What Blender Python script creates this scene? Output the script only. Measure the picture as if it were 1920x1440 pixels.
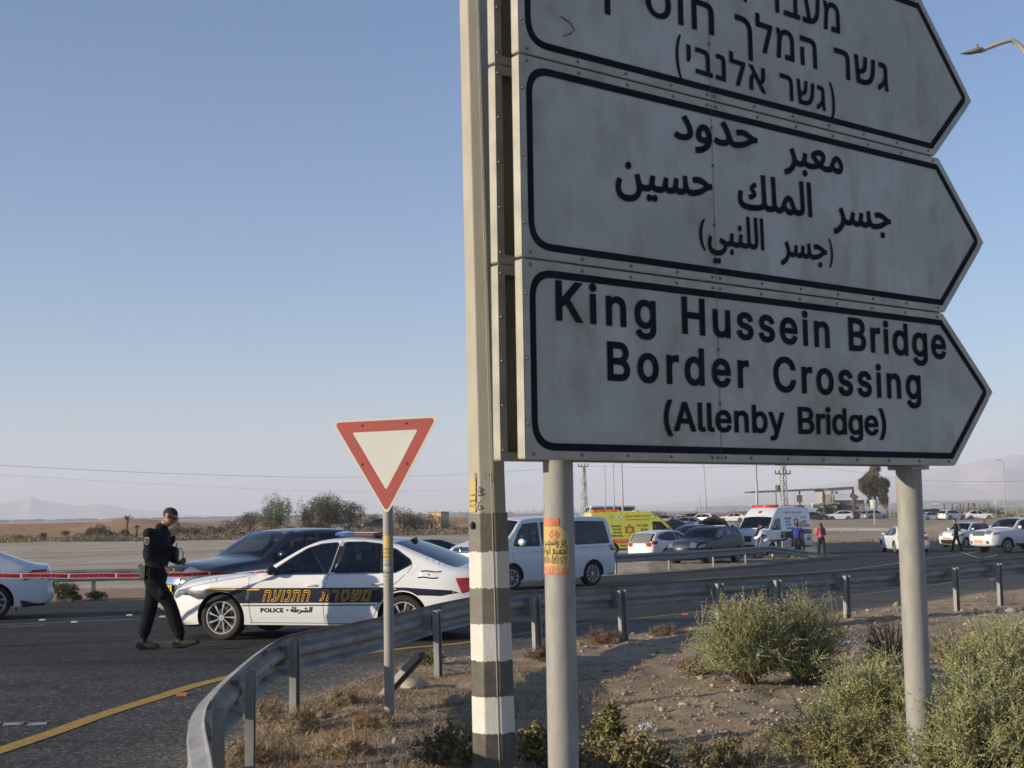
import bpy, bmesh, math, random, os
import numpy as np
from mathutils import Vector, Matrix
from mathutils.geometry import delaunay_2d_cdt
random.seed(7); np.random.seed(7)
S = bpy.context.scene
COL = S.collection
for _o in list(bpy.data.objects):
    bpy.data.objects.remove(_o)

# ------------------------------------------------------------------ camera
FPX = 2500.0                       # focal length in pixels of a 1920 px wide frame
CAM_Z = 1.72
PITCH = math.atan(240 / FPX)
ROLL = 0.0155
Fv = np.array([0, math.cos(PITCH), math.sin(PITCH)])
U0 = np.array([0, -math.sin(PITCH), math.cos(PITCH)])
Xv = np.array([1.0, 0, 0])
Rv = math.cos(ROLL) * Xv - math.sin(ROLL) * U0
Uv = math.sin(ROLL) * Xv + math.cos(ROLL) * U0
cd = bpy.data.cameras.new('camera')
cam = bpy.data.objects.new('camera', cd)
COL.objects.link(cam)
cam.matrix_world = Matrix(((Rv[0], Uv[0], -Fv[0], 0), (Rv[1], Uv[1], -Fv[1], 0), (Rv[2], Uv[2], -Fv[2], CAM_Z), (0, 0, 0, 1)))
cd.sensor_width = 36.0
cd.lens = FPX / 1920 * 36.0
cd.clip_start = 0.1
cd.clip_end = 40000
cd.dof.use_dof = True
cd.dof.focus_distance = 19.0
cd.dof.aperture_fstop = 7.0
S.camera = cam

# ------------------------------------------------------------------ sky, sun, exposure
SUN_EL = 13.4
SUN_DIR = Vector((-0.93, -0.36, 0)).normalized() * math.cos(math.radians(SUN_EL)) + Vector((0, 0, math.sin(math.radians(SUN_EL))))
world = bpy.data.worlds.new('World')
S.world = world
world.use_nodes = True
wt = world.node_tree
bg = wt.nodes['Background']
sky = wt.nodes.new('ShaderNodeTexSky')
sky.sky_type = 'NISHITA'
sky.sun_disc = False
sky.sun_elevation = math.radians(SUN_EL)
sky.sun_rotation = math.atan2(SUN_DIR.x, SUN_DIR.y)
sky.air_density = 1.0
sky.dust_density = 0.1
sky.ozone_density = 5.3
wt.links.new(sky.outputs[0], bg.inputs['Color'])
bg.inputs['Strength'].default_value = 0.105
sl = bpy.data.lights.new('sun', 'SUN')
sl.energy = 5.0
sl.angle = math.radians(0.5)
sl.color = (1.0, 0.86, 0.66)
so = bpy.data.objects.new('sun', sl)
COL.objects.link(so)
so.rotation_euler = SUN_DIR.to_track_quat('Z', 'Y').to_euler()
S.view_settings.view_transform = 'Standard'
S.view_settings.look = 'None'
S.view_settings.exposure = 0.56
S.view_settings.gamma = 1.0
S.view_settings.use_curve_mapping = False
S.cycles.max_bounces = 6
S.cycles.transparent_max_bounces = 12
S.cycles.volume_bounces = 2

# ------------------------------------------------------------------ measuring helpers
def ray(px, py):
    return Fv * FPX + Rv * (px - 960) + Uv * (720 - py)
_D = [0, 14, 20, 26, 37, 50, 63, 80, 120, 200, 300, 600, 1500, 9000]
_Z = [0, 0, -.09, -.18, -.36, -.59, -.72, -.88, -.85, -.7, -.65, -1.0, -2.0, -2.5]
def gz(y):
    return np.interp(y, _D, _Z)
def gp(px, py, dz=0.0):
    """point where the line of sight through a pixel meets the ground"""
    r = ray(px, py)
    t = np.linspace(2, 900, 20000)
    t = 2 * np.exp(np.linspace(0, math.log(600), 6000))
    z = CAM_Z + r[2] / r[1] * t
    d = z - (gz(t) + dz)
    i = int(np.argmax(d < 0))
    if d[i] >= 0:
        i = len(t) - 1
    y = t[i]
    if i > 0 and d[i - 1] > d[i]:
        y = t[i - 1] + (t[i] - t[i - 1]) * d[i - 1] / (d[i - 1] - d[i])
    return np.array([r[0] / r[1] * y, y, float(gz(y)) + dz])
def at(px, py, y):
    r = ray(px, py)
    return np.array([r[0] / r[1] * y, y, CAM_Z + r[2] / r[1] * y])

# ------------------------------------------------------------------ materials
MATS = {}
def mat(name, col, rough=.5, metal=0.0, var=0.0, scale=8.0, bump=0.0, bscale=40.0, coat=0.0, emit=None, estr=0.0, col2=None, detail=4, spec=.5, coords='Object', trans=0, pos=(.35, .65), stretch=None):
    if name in MATS:
        return MATS[name]
    m = bpy.data.materials.new(name)
    m.use_nodes = True
    nt = m.node_tree
    b = nt.nodes['Principled BSDF']
    b.inputs['Base Color'].default_value = (*col, 1)
    b.inputs['Roughness'].default_value = rough
    b.inputs['Metallic'].default_value = metal
    b.inputs['Coat Weight'].default_value = coat
    b.inputs['Coat Roughness'].default_value = .05
    b.inputs['Specular IOR Level'].default_value = spec
    if emit:
        b.inputs['Emission Color'].default_value = (*emit, 1)
        b.inputs['Emission Strength'].default_value = estr
    tc = nt.nodes.new('ShaderNodeTexCoord')
    src = tc.outputs[coords]
    if stretch:
        mp = nt.nodes.new('ShaderNodeMapping')
        mp.inputs['Scale'].default_value = stretch
        nt.links.new(src, mp.inputs[0])
        src = mp.outputs[0]
    if var or col2:
        n = nt.nodes.new('ShaderNodeTexNoise')
        n.inputs['Scale'].default_value = scale
        n.inputs['Detail'].default_value = detail
        n.inputs['Roughness'].default_value = .6
        nt.links.new(src, n.inputs['Vector'])
        cr = nt.nodes.new('ShaderNodeValToRGB')
        c2 = col2 if col2 else tuple(max(0, c * (1 - var)) for c in col)
        c1 = col if col2 else tuple(min(1, c * (1 + var)) for c in col)
        cr.color_ramp.elements[0].position = pos[0]
        cr.color_ramp.elements[1].position = pos[1]
        cr.color_ramp.elements[0].color = (*c2, 1)
        cr.color_ramp.elements[1].color = (*c1, 1)
        nt.links.new(n.outputs[0], cr.inputs[0])
        nt.links.new(cr.outputs[0], b.inputs['Base Color'])
    if bump:
        n2 = nt.nodes.new('ShaderNodeTexNoise')
        n2.inputs['Scale'].default_value = bscale
        n2.inputs['Detail'].default_value = 5
        nt.links.new(src, n2.inputs['Vector'])
        bp = nt.nodes.new('ShaderNodeBump')
        bp.inputs['Strength'].default_value = bump
        bp.inputs['Distance'].default_value = .02
        nt.links.new(n2.outputs[0], bp.inputs['Height'])
        nt.links.new(bp.outputs[0], b.inputs['Normal'])
    MATS[name] = m
    return m

def glass_mat(name, tint, rough=.02):
    if name in MATS:
        return MATS[name]
    m = bpy.data.materials.new(name)
    m.use_nodes = True
    nt = m.node_tree
    nt.nodes.remove(nt.nodes['Principled BSDF'])
    out = nt.nodes['Material Output']
    tr = nt.nodes.new('ShaderNodeBsdfTransparent')
    tr.inputs[0].default_value = (*tint, 1)
    gl = nt.nodes.new('ShaderNodeBsdfGlossy')
    gl.inputs['Roughness'].default_value = rough
    gl.inputs[0].default_value = (.9, .95, 1, 1)
    fr = nt.nodes.new('ShaderNodeFresnel')
    fr.inputs[0].default_value = 1.5
    mx = nt.nodes.new('ShaderNodeMixShader')
    nt.links.new(fr.outputs[0], mx.inputs[0])
    nt.links.new(tr.outputs[0], mx.inputs[1])
    nt.links.new(gl.outputs[0], mx.inputs[2])
    nt.links.new(mx.outputs[0], out.inputs[0])
    MATS[name] = m
    return m

def paint(name, col, metal=0.0, rough=.35, dirt=.12):
    return mat(name, col, rough=rough, metal=metal, coat=.6, col2=tuple(c * (1 - dirt) + .02 for c in col), scale=2.2, detail=6, bump=.008, bscale=3)

# ------------------------------------------------------------------ mesh helpers
def tag(o, label=None, cat=None, group=None, kind=None):
    if label: o['label'] = label
    if cat: o['category'] = cat
    if group: o['group'] = group
    if kind: o['kind'] = kind
    return o

def empty(name, loc=(0, 0, 0), rz=0.0, label=None, cat=None, group=None):
    o = bpy.data.objects.new(name, None)
    o.empty_display_size = .1
    COL.objects.link(o)
    o.location = [float(v) for v in loc]
    o.rotation_euler = (0, 0, rz)
    return tag(o, label, cat, group)

class MB:
    def __init__(s):
        s.v = []; s.f = []; s.m = []
    def add(s, V, F, mi=0):
        n = len(s.v)
        s.v.extend([tuple(float(a) for a in p) for p in V])
        s.f.extend([tuple(int(i) + n for i in f) for f in F])
        s.m.extend([mi] * len(F))
        return s
    def box(s, c, size, rz=0, mi=0, rot=None, bevel=0):
        x, y, z = [a / 2 for a in size]
        V = [(sx * x, sy * y, sz * z) for sx in (-1, 1) for sy in (-1, 1) for sz in (-1, 1)]
        R = rot if rot is not None else Matrix.Rotation(rz, 3, 'Z')
        V = [tuple(R @ Vector(v) + Vector(c)) for v in V]
        return s.add(V, [(0, 1, 3, 2), (4, 6, 7, 5), (0, 4, 5, 1), (2, 3, 7, 6), (0, 2, 6, 4), (1, 5, 7, 3)], mi)
    def tube(s, P, r, n=8, mi=0, cap=True, flat=None):
        """round (or flattened) tube along the points P; r a number or one per point"""
        P = [Vector([float(a) for a in p]) for p in P]
        R = r if hasattr(r, '__len__') else [r] * len(P)
        V = []; F = []
        up = None
        for i, p in enumerate(P):
            d = (P[min(i + 1, len(P) - 1)] - P[max(i - 1, 0)]).normalized()
            if up is None:
                up = Vector((0, 0, 1)) if abs(d.z) < .9 else Vector((1, 0, 0))
            a = d.cross(up).normalized(); b = a.cross(d).normalized()
            up = b
            ra, rb = (R[i], R[i]) if not hasattr(R[i], '__len__') else R[i]
            for k in range(n):
                t = 2 * math.pi * k / n
                V.append(p + a * (math.cos(t) * ra) + b * (math.sin(t) * rb))
        for i in range(len(P) - 1):
            for k in range(n):
                k2 = (k + 1) % n
                F.append((i * n + k, i * n + k2, (i + 1) * n + k2, (i + 1) * n + k))
        if cap:
            F.append(tuple(range(n))); F.append(tuple(reversed(range((len(P) - 1) * n, len(P) * n))))
        return s.add(V, F, mi)
    def prism(s, poly, y0, y1, ax='y', mi=0):
        """extrude a 2-D polygon (a,b) between two values along an axis"""
        n = len(poly)
        def q(a, b, t):
            return {'y': (a, t, b), 'x': (t, a, b), 'z': (a, b, t)}[ax]
        V = [q(a, b, y0) for a, b in poly] + [q(a, b, y1) for a, b in poly]
        F = [tuple(range(n)), tuple(reversed(range(n, 2 * n)))]
        F += [(i, i + n, (i + 1) % n + n, (i + 1) % n) for i in range(n)]
        return s.add(V, F, mi)
    def sweep(s, prof, path, closed_prof=False, mi=0, caps=False):
        """profile points (side, up) along a path of (x,y,z); side is to the right of travel"""
        V = []; n = len(prof)
        for i, p in enumerate(path):
            p = Vector([float(a) for a in p])
            a = Vector([float(q) for q in path[max(i - 1, 0)]]); b = Vector([float(q) for q in path[min(i + 1, len(path) - 1)]])
            d = (b - a); d.z = 0; d.normalize()
            r = Vector((d.y, -d.x, 0))
            for (sx, uz) in prof:
                V.append(p + r * sx + Vector((0, 0, uz)))
        F = []
        for i in range(len(path) - 1):
            for k in range(n if closed_prof else n - 1):
                k2 = (k + 1) % n
                F.append((i * n + k, i * n + k2, (i + 1) * n + k2, (i + 1) * n + k))
        if caps and closed_prof:
            F.append(tuple(range(n))); F.append(tuple(range((len(path) - 1) * n, len(path) * n)))
        return s.add(V, F, mi)
    def sphere(s, c, r, nu=12, nv=8, mi=0, sc=(1, 1, 1)):
        V = []; F = []
        for j in range(nv + 1):
            ph = math.pi * j / nv
            for i in range(nu):
                th = 2 * math.pi * i / nu
                V.append((c[0] + r * sc[0] * math.sin(ph) * math.cos(th), c[1] + r * sc[1] * math.sin(ph) * math.sin(th), c[2] + r * sc[2] * math.cos(ph)))
        for j in range(nv):
            for i in range(nu):
                F.append((j * nu + i, (j + 1) * nu + i, (j + 1) * nu + (i + 1) % nu, j * nu + (i + 1) % nu))
        return s.add(V, F, mi)
    def build(s, name, mats, parent=None, smooth=False, angle=None, fixn=True):
        me = bpy.data.meshes.new(name)
        me.from_pydata(s.v, [], s.f)
        if not isinstance(mats, (list, tuple)):
            mats = [mats]
        for m in mats:
            me.materials.append(m)
        if len(mats) > 1:
            me.polygons.foreach_set('material_index', s.m)
        bm = bmesh.new(); bm.from_mesh(me)
        bmesh.ops.remove_doubles(bm, verts=bm.verts, dist=1e-5)
        if fixn:
            bmesh.ops.recalc_face_normals(bm, faces=bm.faces)
        bm.to_mesh(me); bm.free()
        if smooth:
            me.polygons.foreach_set('use_smooth', [True] * len(me.polygons))
            if angle:
                me.set_sharp_from_angle(angle=math.radians(angle))
        o = bpy.data.objects.new(name, me)
        COL.objects.link(o)
        if parent: o.parent = parent
        return o

def fast_mesh(name, V, F, mats, parent=None, mi=None, smooth=False):
    """numpy arrays: V (n,3), F (m,k) all faces with k corners"""
    me = bpy.data.meshes.new(name)
    V = np.asarray(V, np.float32); F = np.asarray(F, np.int32)
    k = F.shape[1]
    me.vertices.add(len(V)); me.vertices.foreach_set('co', V.ravel())
    me.loops.add(F.size); me.loops.foreach_set('vertex_index', F.ravel())
    me.polygons.add(len(F)); me.polygons.foreach_set('loop_start', np.arange(0, F.size, k, dtype=np.int32))
    if not isinstance(mats, (list, tuple)): mats = [mats]
    for m in mats: me.materials.append(m)
    if mi is not None: me.polygons.foreach_set('material_index', np.asarray(mi, np.int32))
    if smooth: me.polygons.foreach_set('use_smooth', np.ones(len(F), bool))
    me.update(calc_edges=True)
    o = bpy.data.objects.new(name, me)
    COL.objects.link(o)
    if parent: o.parent = parent
    return o

def copy_tree(o, parent=None):
    c = o.copy(); COL.objects.link(c)
    if parent: c.parent = parent
    for ch in list(o.children):
        copy_tree(ch, c)
    return c

def inside(P, poly):
    """vectorised point in polygon"""
    P = np.asarray(P, float); poly = np.asarray(poly, float)
    x, y = P[:, 0], P[:, 1]
    r = np.zeros(len(P), bool)
    n = len(poly)
    for i in range(n):
        x1, y1 = poly[i]; x2, y2 = poly[(i + 1) % n]
        c = ((y1 > y) != (y2 > y))
        with np.errstate(divide='ignore', invalid='ignore'):
            r ^= c & (x < (x2 - x1) * (y - y1) / (y2 - y1 + 1e-15) + x1)
    return r

def winding(P, polys):
    P = np.asarray(P, float); w = np.zeros(len(P), int)
    x, y = P[:, 0], P[:, 1]
    for poly in polys:
        q = np.asarray(poly); n = len(q)
        for i in range(n):
            x1, y1 = q[i]; x2, y2 = q[(i + 1) % n]
            if y1 == y2: continue
            xi = (x2 - x1) * (y - y1) / (y2 - y1) + x1
            w += np.where((y1 <= y) & (y2 > y) & (x < xi), 1, 0) - np.where((y2 <= y) & (y1 > y) & (x < xi), 1, 0)
    return w

def seg_dist(P, poly, closed=True):
    P = np.asarray(P, float); poly = np.asarray(poly, float)
    d = np.full(len(P), 1e9)
    n = len(poly)
    for i in range(n if closed else n - 1):
        a = poly[i]; b = poly[(i + 1) % n]
        ab = b - a; L = ab @ ab + 1e-12
        t = np.clip(((P - a) @ ab) / L, 0, 1)
        q = a + t[:, None] * ab
        d = np.minimum(d, np.hypot(*(P - q).T))
    return d

def cdt(loops, pts=(), eps=1e-5):
    V = []; E = []
    for lp in loops:
        n0 = len(V); V += [Vector((float(a), float(b))) for a, b in lp]
        E += [(n0 + i, n0 + (i + 1) % len(lp)) for i in range(len(lp))]
    V += [Vector((float(a), float(b))) for a, b in pts]
    r = delaunay_2d_cdt(V, E, [], 0, eps)
    return np.array([tuple(v) for v in r[0]]), [tuple(f) for f in r[2]]

# ------------------------------------------------------------------ lettering
FONT = None
try:
    _fp = os.path.join(bpy.utils.resource_path('LOCAL'), 'datafiles', 'fonts', 'Inter.woff2')
    if os.path.exists(_fp):
        FONT = bpy.data.fonts.load(_fp)
except Exception:
    FONT = None
def area2(q):
    return float(np.sum(q[:, 0] * np.roll(q[:, 1], -1) - np.roll(q[:, 0], -1) * q[:, 1]))
def polys_sign(polys):
    a = [area2(p) for p in polys]; return 1 if a[int(np.argmax(np.abs(a)))] > 0 else -1
def thicken(p, sg, d):
    e = np.roll(p, -1, 0) - p; L = np.linalg.norm(e, axis=1); p = p[L > 1e-6]; e = np.roll(p, -1, 0) - p; e /= np.linalg.norm(e, axis=1)[:, None]
    n1 = np.column_stack((e[:, 1], -e[:, 0])) * sg; n0 = np.roll(n1, 1, 0); m = n0 + n1
    return p + m * (d / np.clip(np.sum(m * n1, 1), .35, None))[:, None]
def text_polys(t, offset=0.0, shear=0.0, spacing=1.0, font=None, res=4):
    c = bpy.data.curves.new('lettering', 'FONT')
    c.body = t; c.size = 1.0; c.shear = shear; c.space_character = spacing
    c.resolution_u = res
    c.fill_mode = 'NONE'
    if font: c.font = font
    o = bpy.data.objects.new('lettering', c)
    COL.objects.link(o)
    bpy.context.view_layer.update()
    dg = bpy.context.evaluated_depsgraph_get()
    me = o.evaluated_get(dg).to_mesh()
    nv = len(me.vertices)
    co = np.array([(v.co.x, v.co.y) for v in me.vertices])
    adj = {}
    for e in me.edges:
        a, b = e.vertices
        adj.setdefault(a, []).append(b); adj.setdefault(b, []).append(a)
    # keep the direction of the edges as stored
    nxt = {}
    for e in me.edges:
        nxt.setdefault(e.vertices[0], []).append(e.vertices[1])
    seen = set(); polys = []
    for s0 in range(nv):
        if s0 in seen or s0 not in adj: continue
        loop = [s0]; seen.add(s0); cur = s0; prev = -1
        while True:
            cand = [k for k in adj[cur] if k != prev and k not in seen]
            if not cand: break
            if prev == -1:
                c2 = [k for k in cand if k == cur + 1]
                k = c2[0] if c2 else cand[0]
            else: k = cand[0]
            loop.append(k); seen.add(k); prev = cur; cur = k
        if len(loop) > 2: polys.append(co[loop])
    o.evaluated_get(dg).to_mesh_clear()
    bpy.data.objects.remove(o); bpy.data.curves.remove(c)
    return [thicken(p, sg, min(offset, .036)) for p, sg in [(q, polys_sign(polys)) for q in polys]] if offset else polys
def height_of(t, offset, font=None):
    A = np.vstack(text_polys(t, offset=offset, font=font)); return A[:, 1].max() - max(0, A[:, 1].min())
def norm_polys(polys):
    A = np.vstack(polys); x0 = A[:, 0].min(); x1 = A[:, 0].max()
    return [np.column_stack(((p[:, 0] - x0) / (x1 - x0), p[:, 1])) for p in polys], x1 - x0
def glyph_mesh(name, polys, fn, m, parent=None, grid=0):
    """fill outlines (nonzero winding) and map (u,v) to 3-D with fn(array)->array"""
    V, F = cdt(polys)
    F = np.array([f for f in F if len(f) == 3])
    cen = V[F].mean(axis=1)
    w = winding(cen, polys)
    F = F[w != 0]
    if not len(F): return None
    W = fn(V)
    used = np.unique(F); rm = -np.ones(len(V), int); rm[used] = np.arange(len(used))
    return fast_mesh(name, W[used], rm[F], m, parent)
AR = {'معبر': '\uFEE3\uFECC\uFE92\uFEAE', 'حدود': '\uFEA3\uFEAA\uFEED\uFEA9', 'حسين': '\uFEA3\uFEB4\uFEF4\uFEE6', 'الملك': '\uFE8D\uFEDF\uFEE4\uFEE0\uFEDA', 'جسر': '\uFE9F\uFEB4\uFEAE', 'اللنبي': '\uFE8D\uFEDF\uFEE0\uFEE8\uFE92\uFEF2', 'الشرطة': '\uFE8D\uFEDF\uFEB8\uFEAE\uFEC3\uFE94', 'لجميع': '\uFEDF\uFEA0\uFEE4\uFEF4\uFECA', 'وسحب': '\uFEED\uFEB3\uFEA4\uFE90', 'جر': '\uFE9F\uFEAE', 'ونشات': '\uFEED\uFEE7\uFEB8\uFE8E\uFE95', 'انواع': '\uFE8D\uFEE7\uFEED\uFE8D\uFEC9'}
def ar(*words):
    return ' '.join(AR[w][::-1] for w in reversed(words))
def he(t):
    return t[::-1].translate(str.maketrans('()', ')('))
# smooth the ground profile so that sheets laid on it stay flush
_yy = np.concatenate([np.linspace(0, 120, 1201), np.linspace(120.5, 400, 560), np.geomspace(401, 20000, 300)])
_zz = np.interp(_yy, _D, _Z)
_k = np.hanning(61); _k /= _k.sum()
_zp = np.concatenate([np.full(30, _zz[0]), _zz[:1201], _zz[1201:1231]])
_zz[:1201] = np.convolve(_zp, _k, 'valid')[:1201]
def gz(y):
    return np.interp(y, _yy, _zz)

_rs = np.random.RandomState(11)
_LAT = _rs.rand(256, 256)
def vn(x, y):
    x = np.asarray(x, float); y = np.asarray(y, float)
    xi = np.floor(x).astype(int); yi = np.floor(y).astype(int)
    fx = x - xi; fy = y - yi
    fx = fx * fx * (3 - 2 * fx); fy = fy * fy * (3 - 2 * fy)
    a = _LAT[xi % 256, yi % 256]; b = _LAT[(xi + 1) % 256, yi % 256]
    c = _LAT[xi % 256, (yi + 1) % 256]; d = _LAT[(xi + 1) % 256, (yi + 1) % 256]
    return (a * (1 - fx) + b * fx) * (1 - fy) + (c * (1 - fx) + d * fx) * fy
def fbm(x, y, o=4, g=.5):
    r = 0; a = 1; s = 0
    for i in range(o):
        r = r + a * (vn(x * 2 ** i + 17 * i, y * 2 ** i - 31 * i) - .5); s += a; a *= g
    return r / s * 2
def sstep(a, b, x):
    t = np.clip((x - a) / (b - a), 0, 1); return t * t * (3 - 2 * t)

# ------------------------------------------------------------------ road outline (surveyed from the photograph, stored as ground positions)
near_px = [(422, 1410), (472, 1377), (523, 1332), (582, 1308), (692, 1270), (775, 1246), (882, 1231), (967, 1221), (1085, 1201), (1169, 1192), (1299, 1177), (1430, 1163), (1570, 1151), (1656, 1139), (1745, 1128), (1825, 1114), (1905, 1107)]
NEAR = [gp(*p)[:2] for p in near_px]
NEAR = [np.array((-1.2, 2.0)), np.array((-1.75, 7.4))] + NEAR + [np.array((16, 33.0)), np.array((40, 50.0))]
far_px = [(78, 1128), (338, 1121), (600, 1109), (900, 1094), (1125, 1080), (1305, 1067), (1517, 1047.5)]
FAR = [gp(*p)[:2] for p in far_px]
FAR = [np.array((-60, 31.0)), np.array((-26, 32.0))] + FAR + [gp(1540, 1036)[:2], gp(1530, 1012)[:2], gp(1700, 1006)[:2], gp(1920, 1003)[:2], np.array((90, 96.0))]
def curve(P, n=8):
    P = [np.asarray(p, float) for p in P]
    out = []
    for i in range(len(P) - 1):
        p0 = P[max(i - 1, 0)]; p1 = P[i]; p2 = P[i + 1]; p3 = P[min(i + 2, len(P) - 1)]
        for k in range(n):
            t = k / n
            out.append(.5 * ((2 * p1) + (-p0 + p2) * t + (2 * p0 - 5 * p1 + 4 * p2 - p3) * t * t + (-p0 + 3 * p1 - 3 * p2 + p3) * t ** 3))
    out.append(P[-1])
    return out
NEARC = np.array(curve(NEAR, 5)); FARC = np.array(curve(FAR, 4))
ROADP = np.vstack([[(-60, 2.0)], NEARC, [(90, 60)], FARC[::-1]])

def terrain_h(X, Y):
    P = np.column_stack((X.ravel(), Y.ravel()))
    z = gz(P[:, 1]).copy()
    r = np.hypot(P[:, 0], P[:, 1])
    near = (P[:, 1] < 100) & (P[:, 1] > -5) & (np.abs(P[:, 0]) < 95)
    q = P[near]
    inr = inside(q, ROADP)
    dn = seg_dist(q, NEARC, False); df = seg_dist(q, FARC, False)
    d = np.minimum(dn, df)
    vz = np.where(inr, -.012 - .05 * sstep(.0, .3, d), .012 + .06 * sstep(0, .8, d) * np.where(dn < df, 1, .5))
    # the verge lies a little higher towards the right
    vz += np.where(~inr & (dn < df) & (q[:, 1] < 40), .07 * sstep(.2, 2.0, dn) * sstep(-1, 3, q[:, 0]), 0)
    rough = fbm(q[:, 0] * 1.1, q[:, 1] * 1.1, 3) * .05 + fbm(q[:, 0] * 5, q[:, 1] * 5, 3) * .030 + fbm(q[:, 0] * 17, q[:, 1] * 17, 2) * .014
    vz += np.where(inr, 0, rough * sstep(0, .5, d) * np.where(dn < df, 1, .8))
    z[near] += vz
    far = ~near
    x, y = P[:, 0], P[:, 1]
    z += np.where(far, fbm(x * .05, y * .05, 3) * .25 * sstep(80, 140, y) * (1 - .6 * sstep(400, 900, r)), 0)
    z += np.where((y < 110) & (y > 34) & far, fbm(x * .3, y * .3, 3) * .03, 0)
    # spoil banks behind the empty lot, left
    az = x / np.maximum(y, 1)
    b = np.exp(-((y - 208 - 10 * fbm(x * .02, x * 0, 2)) / 8.0) ** 2) * sstep(-.10, -.20, az)
    z += b * (1.75 + 1.6 * fbm(x * .07, y * .05, 5, .62)) * (y > 100)
    b2 = np.exp(-((y - 182) / 4.0) ** 2) * np.exp(-((az + .235) / .035) ** 2) * 1.3
    z += np.exp(-((y - 215) / 9.0) ** 2) * sstep(-.22, -.1, az) * sstep(.02, -.03, az) * (1.1 + 1.2 * fbm(x * .1, y * .06, 4)) * (y > 100)
    z += b2 * (1 + fbm(x * .12, y * .12, 3)) * (y > 100)
    # low heaps behind the parked cars, right of the middle
    b3 = np.exp(-((y - 262) / 9.0) ** 2) * sstep(.085, .11, az) * sstep(.235, .19, az)
    z += b3 * (1.55 + 1.3 * fbm(x * .07, y * .07 + 5, 4)) * (y > 100)
    # heap on the right by the parked cars (grey mound)
    m = np.exp(-((y - 112) / 4.5) ** 2 - ((x - 37.5) / 4.5) ** 2)
    z += m * .95
    # bank between the right hand road and the car park
    z += (y > 96) * sstep(97, 106, y) * sstep(.20, .23, az) * (y < 400) * .25
    return z.reshape(X.shape)

def lines(a, b, s, g, lim, cap):
    out = [a]; st = s
    while out[-1] < b: out.append(out[-1] + s)
    while out[-1] < lim:
        st = min(st * g, cap(out[-1])); out.append(out[-1] + st)
    return out
ys = lines(6.5, 27, .06, 1.045, 9500, lambda v: 2.2 if v < 290 else 1e9)
ys = [-60, -20, -5, 1, 4, 5.5, 6.1] + ys
xp = lines(9.5, 9.6, .07, 1.045, 9500, lambda v: 3.0 if v < 110 else 1e9)
xn = lines(3.5, 3.6, .07, 1.045, 9500, lambda v: 3.0 if v < 110 else 1e9)
xs = sorted([-v for v in xn] + list(np.arange(-3.43, 9.5, .07)) + xp)
XX, YY = np.meshgrid(np.array(xs), np.array(ys))
ZZ = terrain_h(XX, YY)
ny, nx = XX.shape
idx = np.arange(ny * nx).reshape(ny, nx)
Fq = np.stack([idx[:-1, :-1], idx[:-1, 1:], idx[1:, 1:], idx[1:, :-1]], -1).reshape(-1, 4)
ground_m = bpy.data.materials.new('sandy_ground')
ground_m.use_nodes = True
def ramp(nt, src, stops):
    cr = nt.nodes.new('ShaderNodeValToRGB')
    while len(cr.color_ramp.elements) < len(stops): cr.color_ramp.elements.new(.5)
    for e, (p, c) in zip(cr.color_ramp.elements, stops):
        e.position = p; e.color = (*c, 1) if len(c) == 3 else c
    nt.links.new(src, cr.inputs[0])
    return cr.outputs[0]
def noise(nt, vec, scale, detail=5, rough=.6, ):
    n = nt.nodes.new('ShaderNodeTexNoise')
    n.inputs['Scale'].default_value = scale; n.inputs['Detail'].default_value = detail; n.inputs['Roughness'].default_value = rough
    nt.links.new(vec, n.inputs['Vector'])
    return n.outputs[0]
def mixc(nt, a, b, fac, mode='MIX'):
    m = nt.nodes.new('ShaderNodeMix'); m.data_type = 'RGBA'; m.blend_type = mode
    for s_, v in ((m.inputs[0], fac), (m.inputs[6], a), (m.inputs[7], b)):
        if hasattr(v, 'is_linked') or hasattr(v, 'links'): nt.links.new(v, s_)
        elif isinstance(v, tuple): s_.default_value = (*v, 1)
        else: s_.default_value = v
    return m.outputs[2]
nt = ground_m.node_tree; pb = nt.nodes['Principled BSDF']
pb.inputs['Roughness'].default_value = .95; pb.inputs['Specular IOR Level'].default_value = .15
tc = nt.nodes.new('ShaderNodeTexCoord'); oc = tc.outputs['Object']
at_ = nt.nodes.new('ShaderNodeAttribute'); at_.attribute_name = 'tint'
fine = ramp(nt, noise(nt, oc, 34, 6, .75), [(.30, (.50, .46, .42)), (.50, (.96, .96, .96)), (.72, (1.35, 1.32, 1.25))])
mid = ramp(nt, noise(nt, oc, 1.7, 5), [(.32, (.72, .69, .66)), (.66, (1.18, 1.15, 1.10))])
big = ramp(nt, noise(nt, oc, .16, 5), [(.3, (.80, .77, .74)), (.7, (1.15, 1.14, 1.12))])
c = mixc(nt, at_.outputs['Color'], fine, .8, 'MULTIPLY')
c = mixc(nt, c, mid, .8, 'MULTIPLY'); c = mixc(nt, c, big, .8, 'MULTIPLY')
nt.links.new(c, pb.inputs['Base Color'])
bp = nt.nodes.new('ShaderNodeBump'); bp.inputs['Strength'].default_value = .7; bp.inputs['Distance'].default_value = .03
nt.links.new(noise(nt, oc, 26, 8, .7), bp.inputs['Height']); nt.links.new(bp.outputs[0], pb.inputs['Normal'])
V = np.column_stack((XX.ravel(), YY.ravel(), ZZ.ravel()))
ground = fast_mesh('ground', V, Fq, ground_m, smooth=True)
ground['kind'] = 'structure'
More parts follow.
